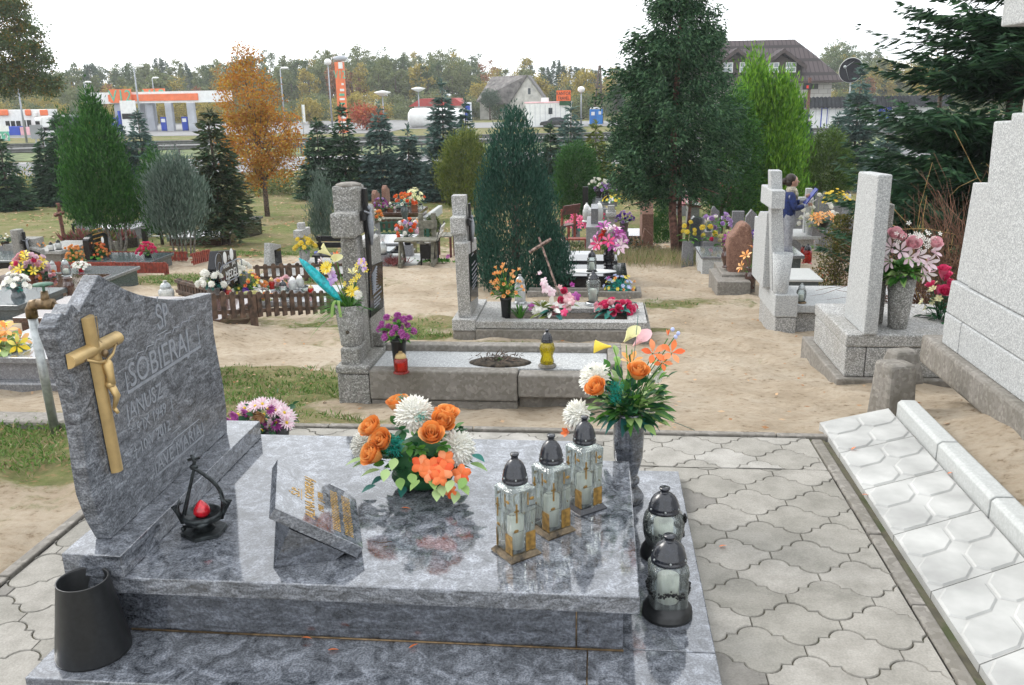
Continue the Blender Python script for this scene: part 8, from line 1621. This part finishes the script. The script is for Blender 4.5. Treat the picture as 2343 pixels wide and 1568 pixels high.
for px, lb in ((376, 'blue fuel pump between two canopy columns'), (424, 'blue fuel pump at the right canopy column'), (264, 'blue fuel pump behind the left thuja spire')):
    q = atY(px, 297, Y-.5); p = T('fuel_pump', lb, 'fuel pump', (q[0], Y-.5, -2.1)); mb = MB(); mb.box(-.36, .36, 0, .5, 0, 1.6); mb.obj('housing', 'blue_panel', p, bevel=.04); mb = MB(); mb.box(-.25, .25, -.02, 0, 1.0, 1.4); mb.obj('display', 'white_paint', p); mb = MB(); mb.box(.5, .7, .1, .5, 0, 2.4); mb.obj('hose_mast', 'blue_panel', p)
q = atY(300, 303, 97); p = T('advert_board', 'white advertising board on the forecourt left of the pumps', 'sign', (q[0], 97, -2.12)); mb = MB(); mb.box(-.9, .9, 0, .12, 1.4, 3.6); mb.obj('panel', 'white_paint', p); mb = MB(); mb.box(-.8, .8, -.03, -.001, 1.6, 2.2); mb.obj('picture', 'granite_black', p); mb = MB(); mb.box(-.9, .9, 0, .1, 0, 1.39); mb.obj('stand', 'white_paint', p)
# kiosk
Y = gp(60, 320); Y = 98; q = pb(-40, 100, 252, 318, Y, 3, -2.15); r = T('petrol_kiosk', 'white petrol station shop with orange roof ends and dark windows, far left', 'building', (q[0], Y, -2.15)); L = r.location
B3(r, 'wall', 'white_paint', [q]); zt = atY(60, 252, Y)[2]; zm_ = atY(60, 264, Y)[2]
for x0, x1 in ((-10, 16), (56, 68), (90, 107)): w = pb(x0, x1, 251, 265, Y-.3, .31); B3(r, 'orange_panel', 'orange_panel', [w], bevel=.1)
for x0, x1, y0, y1 in ((13, 50, 277, 301), (58, 72, 275, 305)): w = pb(x0, x1, y0, y1, Y-.06, .05); B3(r, 'window', 'granite_black', [w]); mb = MB(); [mb.box(w[0]+(w[1]-w[0])*f-.05-L.x, w[0]+(w[1]-w[0])*f+.05-L.x, Y-.1-L.y, Y-.065-L.y, w[4]-L.z, w[5]-L.z) for f in ((.0, .33, .66, 1) if x0 < 50 else (.3,))]; mb.obj('window_frame', 'white_paint', r)
w = pb(74, 82, 258, 267, Y-.4, .39); B3(r, 'air_conditioner', 'white_paint', [w], bevel=.03)
q = atY(57, 305, Y-1.5); t = T('crates', 'stack of blue and red bottled goods before the petrol shop', 'goods', (atY(30, 312, Y-1.5)[0], Y-1.5, -2.13)); mb = MB(); mb.box(-.5, .9, 0, .8, 0, 1.0); mb.obj('blue_crate', 'blue_panel', t, bevel=.05); mb = MB(); mb.box(.95, 2.4, 0, .8, 0, .9); mb.obj('red_crate', 'petal_pink', t, bevel=.05)
w = pb(20, 80, 310, 322, 92, .2, -2.15); o = MB(); o.box(0, w[1]-w[0], 0, .2, 0, w[5]+2.15); tag(o.obj('low_wall', 'terrazzo_light', loc=(w[0], 92, -2.15)), 'low pale wall in front of the petrol shop', 'wall')
q = pb(-15, 20, 293, 325, 84, .15, -1.6); r = T('direction_sign', 'green sign reading V12 with a white arrow over a red panel, at the left edge', 'sign', (q[0], 84, -2.15)); L = r.location
zs_ = q[5]; B3(r, 'panel', 'green_sign' if 'green_sign' in MAT else 'green_panel', [(q[0], q[1], 84, 84.1, zs_-1.35, zs_-.35)]); B3(r, 'frame', 'white_paint', [(q[0], q[1]+.05, 84.02, 84.12, zs_-.34, zs_+.2)]); B3(r, 'red_panel', 'petal_red', [(q[0], q[1]-.3, 84, 84.1, -2.15, zs_-1.36)])
text('V12', .95, FACE_Y, (q[0]+.75-L.x, -.03, zs_-1.2-L.z), 'white_paint', r, 'sign_text', .01, 'CENTER'); mb = MB(); mb.prism([(q[1]-.35-L.x, zs_-1.25-L.z), (q[1]-.05-L.x, zs_-.85-L.z), (q[1]-.35-L.x, zs_-.45-L.z)], 'y', -.04, -.01); mb.obj('arrow', 'white_paint', r)
# tanker
Y = 94; r = T('tanker_truck', 'white-cabbed tanker lorry with a dark tank and yellow rear, in front of the petrol shop', 'truck', (atY(80, 318, Y)[0], Y, -2.13)); k = Y/FPX
def lx(px): return float(atY(px, 300, Y)[0]-r.location.x)
def lz(py, px=120): return float(atY(px, py, Y)[2]+2.13)
mb = MB(); mb.box(lx(80), lx(98), 0, 2.4, .9, lz(268)); mb.obj('cab', 'white_paint', r, bevel=.25); mb = MB(); mb.box(lx(97.5), lx(114), .05, 2.35, .9, lz(266)); mb.obj('fairing', 'white_paint', r, bevel=.12)
xa, xb = lx(114), lx(198); zc2 = (lz(264)+lz(303))/2; rt = (lz(264)-lz(303))/2
mb = MB(); mb.X = trs((xa, 1.2, zc2), ry_(PI/2)); mb.lathe([(.001, 0), (rt*.9, 0), (rt, .25), (rt, xb-xa-.2), (rt*.9, xb-xa), (.001, xb-xa)], (0, 0, 0), 24, sy=1.0); 
for f in np.linspace(.1, .9, 7): mb.lathe([(rt+.01, f*(xb-xa)), (rt+.03, f*(xb-xa)+.02), (rt+.01, f*(xb-xa)+.06)], (0, 0, 0), 24, 1)
mb.obj('tank', ['steel_dark', 'steel_dark'], r); mb = MB(); mb.X = trs((xb+.02, 1.2, zc2), ry_(PI/2)); mb.lathe([(rt*.9, 0), (rt*.95, .1), (rt*.7, .5), (.001, .6)], (0, 0, 0), 24); mb.obj('rear_cap', 'leaf_yellow2', r)
mb = MB(); mb.box(lx(82), xb, .4, 2.0, .55, .95); mb.obj('chassis', 'iron_black', r); mb = MB(); mb.box(lx(84), lx(94), -.02, .0, lz(285), lz(277)); mb.obj('side_window', 'granite_black', r)
for px in (90, 134, 143, 178, 187, 196): mb = MB(); mb.X = trs((lx(px), .15, .5), rx_(PI/2)); mb.lathe([(.001, -.15), (.25, -.15), (.28, -.12), (.5, -.15), (.52, 0), (.5, .15), (.001, .15)], (0, 0, 0), 18); mb.obj('wheel', 'plastic_black', r)
# sign seen from behind on two tall posts
Y = 40.; r = T('road_sign', 'back of a rectangular road sign on two slim grey posts by the road', 'sign', (atY(88, 400, Y)[0], Y, -2.15)); L = r.location
w = pb(69, 98, 286, 318, Y, .04); B3(r, 'panel', 'steel_blue_grey', [w])
for px in (78, 97): p = atY(px, 300, Y); mb = MB(); mb.tube([(p[0]-L.x, .06, 0), (p[0]-L.x-.02, .06, w[5]+2.1)], .035, 6); mb.obj('post', 'metal_galv', r)
# street lamps
def lamp(label, px, pt, Y, style=0, px2=None):
    p = atY(px, pt, Y); h = float(p[2]+2.15); r = T('street_lamp', label, 'street lamp', (p[0], Y, -2.15), 0, 'street lamps beyond the road')
    mb = MB(); mb.tube([(0, 0, 0), (0, 0, h)], [.11, .06], 8); mb.obj('pole', 'metal_pole', r); mb = MB()
    if style == 0: mb.tube([(0, 0, h-.05), (.15, 0, h+.08), (.5, 0, h+.12)], [.06, .07, .06], 6); mb.ell((.55, 0, h+.1), (.5, .2, .13), 0, 10, 6)
    elif style == 1: mb.ell((0, 0, h), (.42, .42, .35), 0, 12, 8)
    else: mb.lathe([(.12, h-.3), (.3, h-.25), (.95, h+.08), (.95, h+.14), (.2, h+.3), (.001, h+.32)], (0, 0, 0), 16)
    mb.obj('lamp_head', 'white_paint', r)
plain('metal_pole', (.3, .32, .35), .5, .4, .08, 3)
for a in (('street lamp at the left of the petrol shop, under the oak branch', 38, 184, 80), ('street lamp left of the petrol canopy', 192, 190, 112), ('tall street lamp rising in front of the petrol canopy', 306, 155, 84), ('street lamp behind the petrol canopy', 348, 180, 125), ('street lamp right of the orange tree', 641, 158, 105), ('tall globe-headed mast beside the orange pylon', 750, 142, 100, 1), ('mushroom-headed lamp between pylon and gas tanks', 875, 214, 100, 2), ('mushroom-headed lamp above the red-roofed station', 957, 205, 118, 2), ('thin lamp post left of the portable toilet', 1330, 205, 104, 1)): lamp(*a)
# price pylon
Y = 92.; r = T('price_pylon', 'tall leaning-looking orange petrol price pylon with white and green panels', 'sign', (atY(785, 295, Y)[0], Y, -2.15)); L = r.location
p1, p2, p3 = atY(786, 300, Y), atY(773, 142, Y), atY(791, 142, Y); zt = float(p2[2]+2.15); wd = float(p3[0]-p2[0])
mb = MB(); mb.box(-wd*.55, wd*.55, 0, .5, 0, zt); mb.obj('body', 'orange_panel', r, bevel=.03); z = zt
for zf1, zf2, m_2, xw in ((1.0, .9, 'white_paint', .35), (.71, .67, 'white_paint', .2), (.63, .585, 'white_paint', .35), (.565, .52, 'green_panel', .42), (.5, .46, 'white_paint', .42), (.435, .4, 'green_panel', .4), (.37, .335, 'blue_panel', .4), (.31, .275, 'green_panel', .35), (.25, .2, 'white_paint', .4), (.17, .05, 'white_paint', .45)): mb = MB(); mb.box(wd*.5-wd*xw*1.6, wd*.48, -.03, -.001, zt*zf2+.05, zt*zf1-.03); mb.obj('price_panel', m_2, r)
text('V12', 1.15, FACE_Y@rz_(0), (wd*.05, -.04, zt*.77), 'green_panel', r, 'sign_text', .01, 'CENTER', .7)
mb = MB(); mb.ell((.1, .25, zt+.35), (.8, .3, .28), 0, 12, 6); mb.obj('top_lamp', 'steel_blue_grey', r)
w = pb(692, 702, 240, 300, 88, .08, -2.15); r = T('banner', 'narrow white and orange banner flag near the orange tree', 'banner', (w[0], 88, -2.15)); L = r.location; B3(r, 'cloth', 'white_paint', [(w[0]+.05, w[1]-.15, 88, 88.02, -.9, w[5])]); mb = MB(); mb.tube([(0, 0, 0), (0, 0, w[5]+2.2)], .03, 5); mb.obj('pole', 'metal_galv', r)
# cars
def car(label, px0, px1, pm, Y, mat, flip=1):
    a = atY(px0, pm, Y); b = atY(px1, pm, Y); Lc = float(b[0]-a[0]); r = T('parked_car', label, 'car', (a[0], Y, -2.13)); s = Lc/4.2
    def P(x, z): return ((x if flip > 0 else 4.2-x)*s, z*s)
    mb = MB(); prof = [P(*q) for q in ((.0, .3), (.0, .62), (.15, .8), (1.05, .95), (1.15, .96), (3.7, .98), (4.1, .9), (4.2, .6), (4.2, .3))]; mb.prism(prof, 'y', 0, 1.7*s); mb.obj('body', mat, r, bevel=.08*s)
    mb = MB(); prof = [P(*q) for q in ((1.05, .93), (1.75, 1.38), (2.1, 1.44), (3.1, 1.42), (3.6, 1.2), (3.85, .95))]; mb.prism(prof, 'y', .12*s, 1.58*s); mb.obj('cabin', mat, r, bevel=.06*s)
    mb = MB()
    for q in (((1.25, .98), (1.8, 1.33), (2.35, 1.37), (2.35, .98)), ((2.45, .98), (2.45, 1.37), (3.05, 1.35), (3.5, 1.15), (3.6, .98))): mb.prism([P(*w_) for w_ in q], 'y', .105*s, .125*s)
    mb.prism([P(*w_) for w_ in ((1.08, .97), (1.72, 1.36), (1.76, 1.33), (1.16, .95))], 'y', .2*s, 1.5*s); mb.obj('window', 'glass_dark', r)
    for x in (.8, 3.35): mb = MB(); q = P(x, .31); mb.X = trs((q[0], .1*s, q[1]), rx_(PI/2)); mb.lathe([(.001, -.1), (.18*s, -.1), (.2*s, -.12*s), (.3*s, -.1*s), (.31*s, .08), (.001, .08)], (0, 0, 0), 16); mb.obj('wheel', 'plastic_black', r)
    mb = MB(); q = P(.05, .68); mb.ell((q[0], .1*s, q[1]), (.08*s, .15*s, .08*s), 0, 8, 5); mb.obj('headlight', 'white_paint', r)
car('dark hatchback on the far road left of the price pylon', 715, 757, 288, 96, 'paint_black'); car('black car with a taxi sign parked before the white container', 1235, 1300, 290, 99, 'paint_black')
# station with red roof and gas tanks
Y = 128.; q = pb(948, 1058, 243, 265, Y, 6, -2.15); r = T('small_station', 'low white building with a red tiled roof behind the gas tanks', 'building', (q[0], Y, -2.15)); L = r.location; B3(r, 'wall', 'white_paint', [q]); zt = q[5]; B3(r, 'roof', 'red_tile', prs=[([(q[0]-.7, zt), (q[1]+.7, zt), (q[1]-1.0, zt+1.05), (q[0]+1.0, zt+1.05)], 'y', Y-.6, Y+6.5)])
w = pb(978, 990, 246, 262, Y-.05, .04); B3(r, 'window', 'granite_black', [w])
for i_, (x0, x1, yy) in enumerate(((934, 990, 104), (962, 1032, 106), (995, 1060, 109))):
    a = atY(x0, 271, yy); b = atY(x1, 271, yy); rr = 1.15; t = T('gas_tank', ['white cylindrical gas tank, leftmost of three, on low supports', 'white cylindrical gas tank in the middle of three', 'white cylindrical gas tank, rightmost of three'][i_], 'tank', (a[0], yy, -2.15), 0, 'white gas tanks'); Lt_ = float(b[0]-a[0]); mb = MB(); mb.X = trs((0, 0, float(a[2]+2.15)), ry_(PI/2)); mb.lathe([(.001, 0), (rr*.6, .1), (rr*.9, .35), (rr, .8), (rr, Lt_-.8), (rr*.9, Lt_-.35), (rr*.6, Lt_-.1), (.001, Lt_)], (0, 0, 0), 24); mb.obj('tank_body', 'white_paint', t)
    for f in (.25, .75): mb = MB(); mb.box(Lt_*f-.12, Lt_*f+.12, -.6, .6, 0, float(a[2]+2.15)-rr+.1); mb.obj('support', 'metal_rail', t)
w = pb(1064, 1075, 238, 258, 112, .15); w2 = pb(1064, 1075, 259, 275, 112, .15)
r = T('price_board', 'blue and white price boards on posts left of the white house', 'sign', (w[0], 112, -2.15)); B3(r, 'panel', 'blue_panel', [w]); B3(r, 'panel', 'blue_panel', [w2]); B3(r, 'border', 'white_paint', [(w[0]-.2, w[1]+.2, 112.16, 112.2, w2[4]-.2, w[5]+.2), (w[0]-.1, w[0], 112.16, 112.2, -2.15, w2[4]-.21)])
# white gabled house
Y = 132.; q = pb(1098, 1160, 232, 270, Y, 7, -2.15); zt = q[5]; xr = atY(1247, 225, Y+1)[0]; r = T('gabled_house', 'old white-walled house with a steep grey tiled roof', 'house', (q[0], Y, -2.15)); L = r.location
zr = float(atY(1180, 176, Y+3.5)[2]); xg = q[0]+8.2
B3(r, 'wall', 'plaster', [(q[0], xg-.1, Y, Y+7, -2.15, zt)]); 
# gable end turned towards the camera
gx0, gx1 = float(atY(1166, 230, Y-1)[0]), float(atY(1247, 230, Y-1)[0]); gm = float(atY(1207, 180, Y-1)[0]); gzt = float(atY(1207, 175, Y-1)[2]); gze = float(atY(1246, 229, Y-1)[2])
B3(r, 'gable_wall', 'plaster', prs=[([(gx0, -2.15), (gx1, -2.15), (gx1, gze), (gm, gzt), (gx0, gze)], 'y', Y-1, Y+6)])
mb = MB(); e = .35; ZL = float(atY(1097, 231, Y-.6)[2])
v = [(q[0]-.4-L.x, -.9, ZL-L.z), (gx0-.1-L.x, -1.4, gze-.5-L.z), (gm-L.x, -1.3, gzt+.18-L.z), (float(atY(1125, 182, Y+3)[0])-L.x, 3.0, gzt+.1-L.z), (gm-L.x, 6.3, gzt+.2-L.z), (gx1+.3-L.x, 6.3, gze-.3-L.z), (gx1+.3-L.x, -1.3, gze-.3-L.z)]
mb.add(v, [[0, 1, 2, 3]]); mb.add([v[2], v[6], v[5], v[4]], [[0, 1, 2, 3]]); mb.add([(a_[0], a_[1]+.02, a_[2]-.15) for a_ in v[:4]], [[3, 2, 1, 0]]); mb.obj('roof', 'roof_grey', r)
for x0, x1, y0, y1 in ((1150, 1157, 242, 259), (1208, 1214, 202, 216)): w = pb(x0, x1, y0, y1, Y-.05 if x0 < 1160 else Y-1.05, .04); B3(r, 'window', 'glass_dark', [w])
# container with KANTOR TRAVEL board
Y = 101.; q = pb(1201, 1306, 236, 287, Y, 3, -2.13); r = T('office_container', 'white office container with an orange KANTOR TRAVEL board on its roof', 'building', (q[0], Y, -2.13)); L = r.location; B3(r, 'wall', 'white_paint', [q], bevel=.03); B3(r, 'roof_edge', 'petal_pink', [(q[0]-.05, q[1]+.05, Y-.05, Y+3.05, q[5]+.001, q[5]+.12)])
w = pb(1255, 1264, 247, 261, Y-.06, .05); B3(r, 'window', 'glass_dark', [w]); w = pb(1273, 1306, 207, 231, Y-.3, .15); B3(r, 'board', 'orange_sign', [w]); B3(r, 'board_foot', 'leaf_dark', [pb(1280, 1305, 232, 241, Y-.2, .1)])
xm = (w[0]+w[1])/2-L.x; hh = w[5]-w[4]; text('KANTOR', hh*.47, FACE_Y, (xm, -.33, w[4]+hh*.55-L.z), 'granite_black', r, 'sign_text', .01, 'CENTER', .72); text('TRAVEL', hh*.45, FACE_Y, (xm, -.33, w[4]+hh*.1-L.z), 'granite_black', r, 'sign_text', .01, 'CENTER', .74)
w = pb(1238, 1255, 224, 234, Y+.5, .6); B3(r, 'air_conditioner', 'white_paint', [w], bevel=.03)
for i_ in range(1, 9): x = q[0]+(q[1]-q[0])*i_/9; mb = MB(); mb.box(x-.02-L.x, x+.02-L.x, -.012, -.001, .1, q[5]+2.0); mb.obj('panel_joint', 'steel_blue_grey', r)
Y = gp(1363, 285); q = pb(1349, 1379, 250, 285, Y, 1.3, -2.13); r = T('portable_toilet', 'bright blue portable toilet cabin with a white roof', 'toilet cabin', (q[0], Y, -2.13)); L = r.location; B3(r, 'cabin', 'toilet_blue', [q], bevel=.05); B3(r, 'roof', 'white_paint', prs=[([(q[0]-.05, q[5]), (q[1]+.05, q[5]), (q[1]-.2, q[5]+.2), (q[0]+.2, q[5]+.2)], 'y', Y-.05, Y+1.35)]); B3(r, 'door', 'blue_panel2', [(q[0]+.12, q[0]+.8, Y-.03, Y-.001, -2.0, q[5]-.15)]); B3(r, 'notice', 'white_paint', [(q[0]+.2, q[0]+.6, Y-.05, Y-.032, q[5]-.7, q[5]-.3), (q[0]+1.05, q[0]+1.35, Y-.05, Y-.002, q[5]-.6, q[5]-.25)])
p0 = atY(1363, 283, 108); r = T('utility_pole', 'double wooden A-shaped utility pole left of the tall dark tree', 'pole', (p0[0], 108, -2.15)); h_ = float(atY(1367, 150, 108)[2]+2.15)
for dx in (0, .9): mb = MB(); mb.tube([(dx*1.2-.3, 0, 0), (.35+dx*.15, 0, h_)], [.14, .1], 7); mb.obj('pole', 'bark', r)
mb = MB(); mb.box(-.1, .9, -.1, .1, h_*.62, h_*.62+.15); mb.obj('crosspiece', 'bark', r)
# big house
Y = 96.; r = T('big_house', 'large house with a grey-brown hipped tile roof, two dormers and bare block walls', 'house', (atY(1700, 290, Y)[0], Y, -2.15)); L = r.location
def hp(px, py, Yq): return atY(px, py, Yq)
ze = float(hp(1700, 187, Y)[2]); xl, xr = float(hp(1430, 200, Y)[0]), float(hp(1932, 190, Y)[0]); zr = float(hp(1830, 90, Y+6)[2]); xr1, xr2 = float(hp(1560, 85, Y+6)[0]), float(hp(1818, 90, Y+6)[0])
B3(r, 'wall', 'block_wall', [(xl+1, xr-1, Y+.9, Y+11, -2.15, ze)])
mb = MB(); v = np.array([(xl, Y, ze), (xr, Y, ze), (xr, Y+12, ze), (xl, Y+12, ze), (xr1, Y+6, zr), (xr2, Y+6, zr), (xr2+1.9, Y+5.2, zr-1.5), (xr2+1.9, Y+6.8, zr-1.5)])-np.array([L.x, L.y, L.z])
mb.add(v, [[0, 1, 6, 5, 4], [1, 2, 7, 6], [6, 7, 5], [2, 3, 4, 5, 7], [3, 0, 4]]); mb.obj('roof', 'roof_tile', r)
B3(r, 'gutter', 'dark_trim', [(xl, xr, Y-.05, Y+.1, ze-.22, ze-.02), (xl+1, xr-.6, Y+.1, Y+.88, ze-.25, ze-.06)])
for i_, (x0, x1, pk) in enumerate(((1640, 1725, 118), (1745, 1830, 120))):
    Yd = Y+.9; a = float(hp(x0, 178, Yd)[0]); b = float(hp(x1, 178, Yd)[0]); zb_1 = ze+.3; zs_1 = float(hp((x0+x1)/2, 147, Yd)[2]); zp = float(hp((x0+x1)/2, pk-2, Yd-.4)[2]); m1 = (a+b)/2
    d_ = bpy.data.objects.new('dormer', None); col.objects.link(d_); d_.parent = r
    def bx(nm, mt, boxes=(), prs=()):
        mb = MB()
        for q in boxes: mb.box(q[0]-L.x, q[1]-L.x, q[2]-L.y, q[3]-L.y, q[4]-L.z, q[5]-L.z)
        for P_, y0, y1 in prs: mb.prism([(p[0]-L.x, p[1]-L.z) for p in P_], 'y', y0-L.y, y1-L.y)
        o = mb.obj(nm, mt, d_); return o
    bx('dormer_wall', 'dark_trim', prs=[([(a+.45, zb_1), (b-.45, zb_1), (b-.45, zs_1), (m1, zp-.4), (a+.45, zs_1)], Yd, Yd+4)])
    bx('dormer_roof', 'roof_tile', prs=[([(m1, zp), (a-.5, zs_1-.35), (a-.5, zs_1-.15), (m1, zp+.28)], Yd-.7, Yd+6), ([(m1, zp+.28), (b+.5, zs_1-.15), (b+.5, zs_1-.35), (m1, zp)], Yd-.7, Yd+6)])
    bx('barge_board', 'dark_trim', prs=[([(m1, zp-.15), (a-.45, zs_1-.6), (a-.5, zs_1-.3), (m1, zp+.2)], Yd-.78, Yd-.705), ([(m1, zp+.2), (b+.5, zs_1-.3), (b+.45, zs_1-.6), (m1, zp-.15)], Yd-.78, Yd-.705)])
    for q0, q1 in ((.14, .42), (.6, .88)):
        wa_, wb_ = a+(b-a)*q0, a+(b-a)*q1; w0 = float(hp(x0, 167, Yd)[2]); w1 = float(hp(x0, 144, Yd)[2]); bx('window', 'white_paint', [(wa_, wb_, Yd-.08, Yd-.01, w0, w1)]); mb = MB()
        for u_ in (0, 1):
            for v_1 in (0, 1): mb.box(wa_+.1+u_*(wb_-wa_-.12)/2-L.x, wa_+(u_+1)*(wb_-wa_-.04)/2-.04-L.x, Yd-.1-L.y, Yd-.081-L.y, w0+.08+v_1*(w1-w0-.08)/2-L.z, w0+(v_1+1)*(w1-w0-.05)/2-.02-L.z)
        mb.obj('pane', 'glass_pale', d_)
# shed with corrugated roof
Y = 84.; q = pb(1822, 2150, 243, 295, Y, 6, -2.15); r = T('long_shed', 'long white panelled shed with a dark corrugated roof and blue-framed door', 'building', (q[0], Y, -2.15)); L = r.location; B3(r, 'wall', 'white_paint', [q])
ze = q[5]; zr_ = float(atY(1900, 222, Y+2)[2]); mb = MB(); nx = 120; xs = np.linspace(q[0]-1, q[1]+1, nx)
v = [(x-L.x, -.7, ze-.1-L.z+.06*math.sin(i_*2.1)) for i_, x in enumerate(xs)]+[(x-L.x+.6, 2.2, zr_-L.z+.06*math.sin(i_*2.1)) for i_, x in enumerate(xs)]; mb.add(v, [[i_, i_+1, nx+i_+1, nx+i_] for i_ in range(nx-1)]); mb.obj('roof', 'roof_dark', r)
w = pb(1878, 1893, 247, 294, Y-.05, .04, -2.15); B3(r, 'door_frame', 'blue_panel', [w]); w = (w[0]+.08, w[1]-.08, w[2]-.04, w[3]-.05, w[4], w[5]-.08); B3(r, 'door', 'white_paint', [w])
w = pb(2010, 2040, 244, 272, Y-.05, .04); B3(r, 'banner', 'blue_panel', [w]); mb = MB(); cx_ = (w[0]+w[1])/2; cz_ = (w[4]+w[5])/2
for k_ in range(12): mb.ell((cx_+.32*math.cos(k_*PI/6)-L.x, -.07, cz_+.32*math.sin(k_*PI/6)-L.z), .035, 0, 5, 4)
mb.obj('star_ring', 'petal_yellow', r)
for i_ in range(1, 22): x = q[0]+(q[1]-q[0])*i_/22; mb = MB(); mb.box(x-.015-L.x, x+.015-L.x, -.012, -.001, .05, ze-.05-L.z); mb.obj('panel_joint', 'steel_blue_grey', r)
p0 = atY(1950, 162, 85.5); r = T('satellite_dish', 'big black satellite dish with a pale rim above the shed', 'satellite dish', (p0[0], 85.5, -2.15)); h_ = float(p0[2]+2.15); rr = 1.08
mb = MB(); mb.X = trs((0, 0, h_), fr((-.65, -1, .15))); mb.lathe([(.001, .0), (rr*.5, .06), (rr*.85, .18), (rr, .28), (rr, .3), (rr*.85, .2), (.001, .03)], (0, 0, 0), 32); mb.obj('dish', 'dish_black', r); mb = MB(); mb.X = trs((0, 0, h_), fr((-.65, -1, .15))); mb.lathe([(rr, .28), (rr+.03, .3), (rr, .32)], (0, 0, 0), 32); mb.obj('rim', 'white_paint', r)
mb = MB(); mb.tube([(0, .2, 0), (0, .2, h_)], .07, 6); mb.obj('mast', 'metal_galv', r); mb = MB(); mb.tube([(-.2, 0, h_-.9), (-.9, -1.1, h_+.3), (.2, 0, h_+.9)], .025, 4); mb.ell((-.95, -1.1, h_+.32), .14, 0, 8, 6); mb.obj('feed_arm', 'metal_galv', r)
p0 = atY(1845, 290, 82); h_ = float(atY(1849, 178, 82)[2]+2.15); r = T('rusty_post', 'rusty brown post with floodlight boxes before the big house', 'post', (p0[0], 82, -2.15)); mb = MB(); mb.box(-.12, .12, -.1, .1, 0, h_); mb.obj('post', 'wood_rust', r); mb = MB(); mb.box(-.6, .1, -.3, -.101, h_-1.0, h_-.45); mb.obj('box_lamp', 'iron_black', r); mb = MB(); mb.box(.15, .7, -.25, .0, h_-.95, h_-.5); mb.obj('box_lamp', 'iron_black', r); mb = MB(); mb.box(-.3, -.12, -.32, -.301, h_-.9, h_-.65); mb.obj('red_light', 'petal_red', r)

# air between the cemetery and the wood
mh = bpy.data.materials.new('haze'); mh.use_nodes = True; nh = mh.node_tree; nh.nodes.clear(); oh = nh.nodes.new('ShaderNodeOutputMaterial'); ph = nh.nodes.new('ShaderNodeVolumePrincipled')
ph.inputs['Color'].default_value = (.9, .93, .95, 1); ph.inputs['Density'].default_value = .0006; nh.links.new(ph.outputs[0], oh.inputs['Volume']); MAT['haze'] = mh
mb = MB(); mb.box(-1700, 1700, -100, 1700, -4.5, 26); kind(mb.obj('haze', 'haze'), 'stuff')

# low stones under pots that stand clear of the ground
FEET = (('small dark-lidded lantern right of the yellow', .93), ('peach and white roses in a pot', .52), ('large clear lantern behind the wavy', .48), ('bright yellow daffodils', .48), ('coral flowers glimpsed', .46), ('white and peach flowers low', .45), ('dark grey vase of coral', .44),
        ('yellow spider chrysanthemum', .43), ('lilac flowers at the foot', .4), ('violet pansies', .39), ('white and pale teal', .37), ('bright red flowers', .34), ('square clear lantern', .33), ('crimson lilies with', .32), ('violet and white flowers', .31), ('large cream rose', .29),
        ('frosted round lantern', .21), ('salmon pink rose', .21), ('dark green flowers', .21), ('bunch of white, peach', .2), ('brown turned stone vase', .16), ('white bulb lantern', .15), ('small red lantern with yellow', .15), ('peach roses in a vase', .15), ('pale globe chrysanthemums', .15), ('bunch of orange marigold', .15), ('black vase of the white', .1), ('dusty pink flowers', .09), ('yellow flowers standing', .08))
for o in list(col.objects):
    lb = str(o.get('label', ''))
    for pre, gap in FEET:
        if o.parent is None and lb.startswith(pre):
            mb = MB(); mb.frus(-.1, .1, -.09, .09, -gap-.06, -.001, .015, .015); mb.obj('stone_foot', 'granite_rough', o)
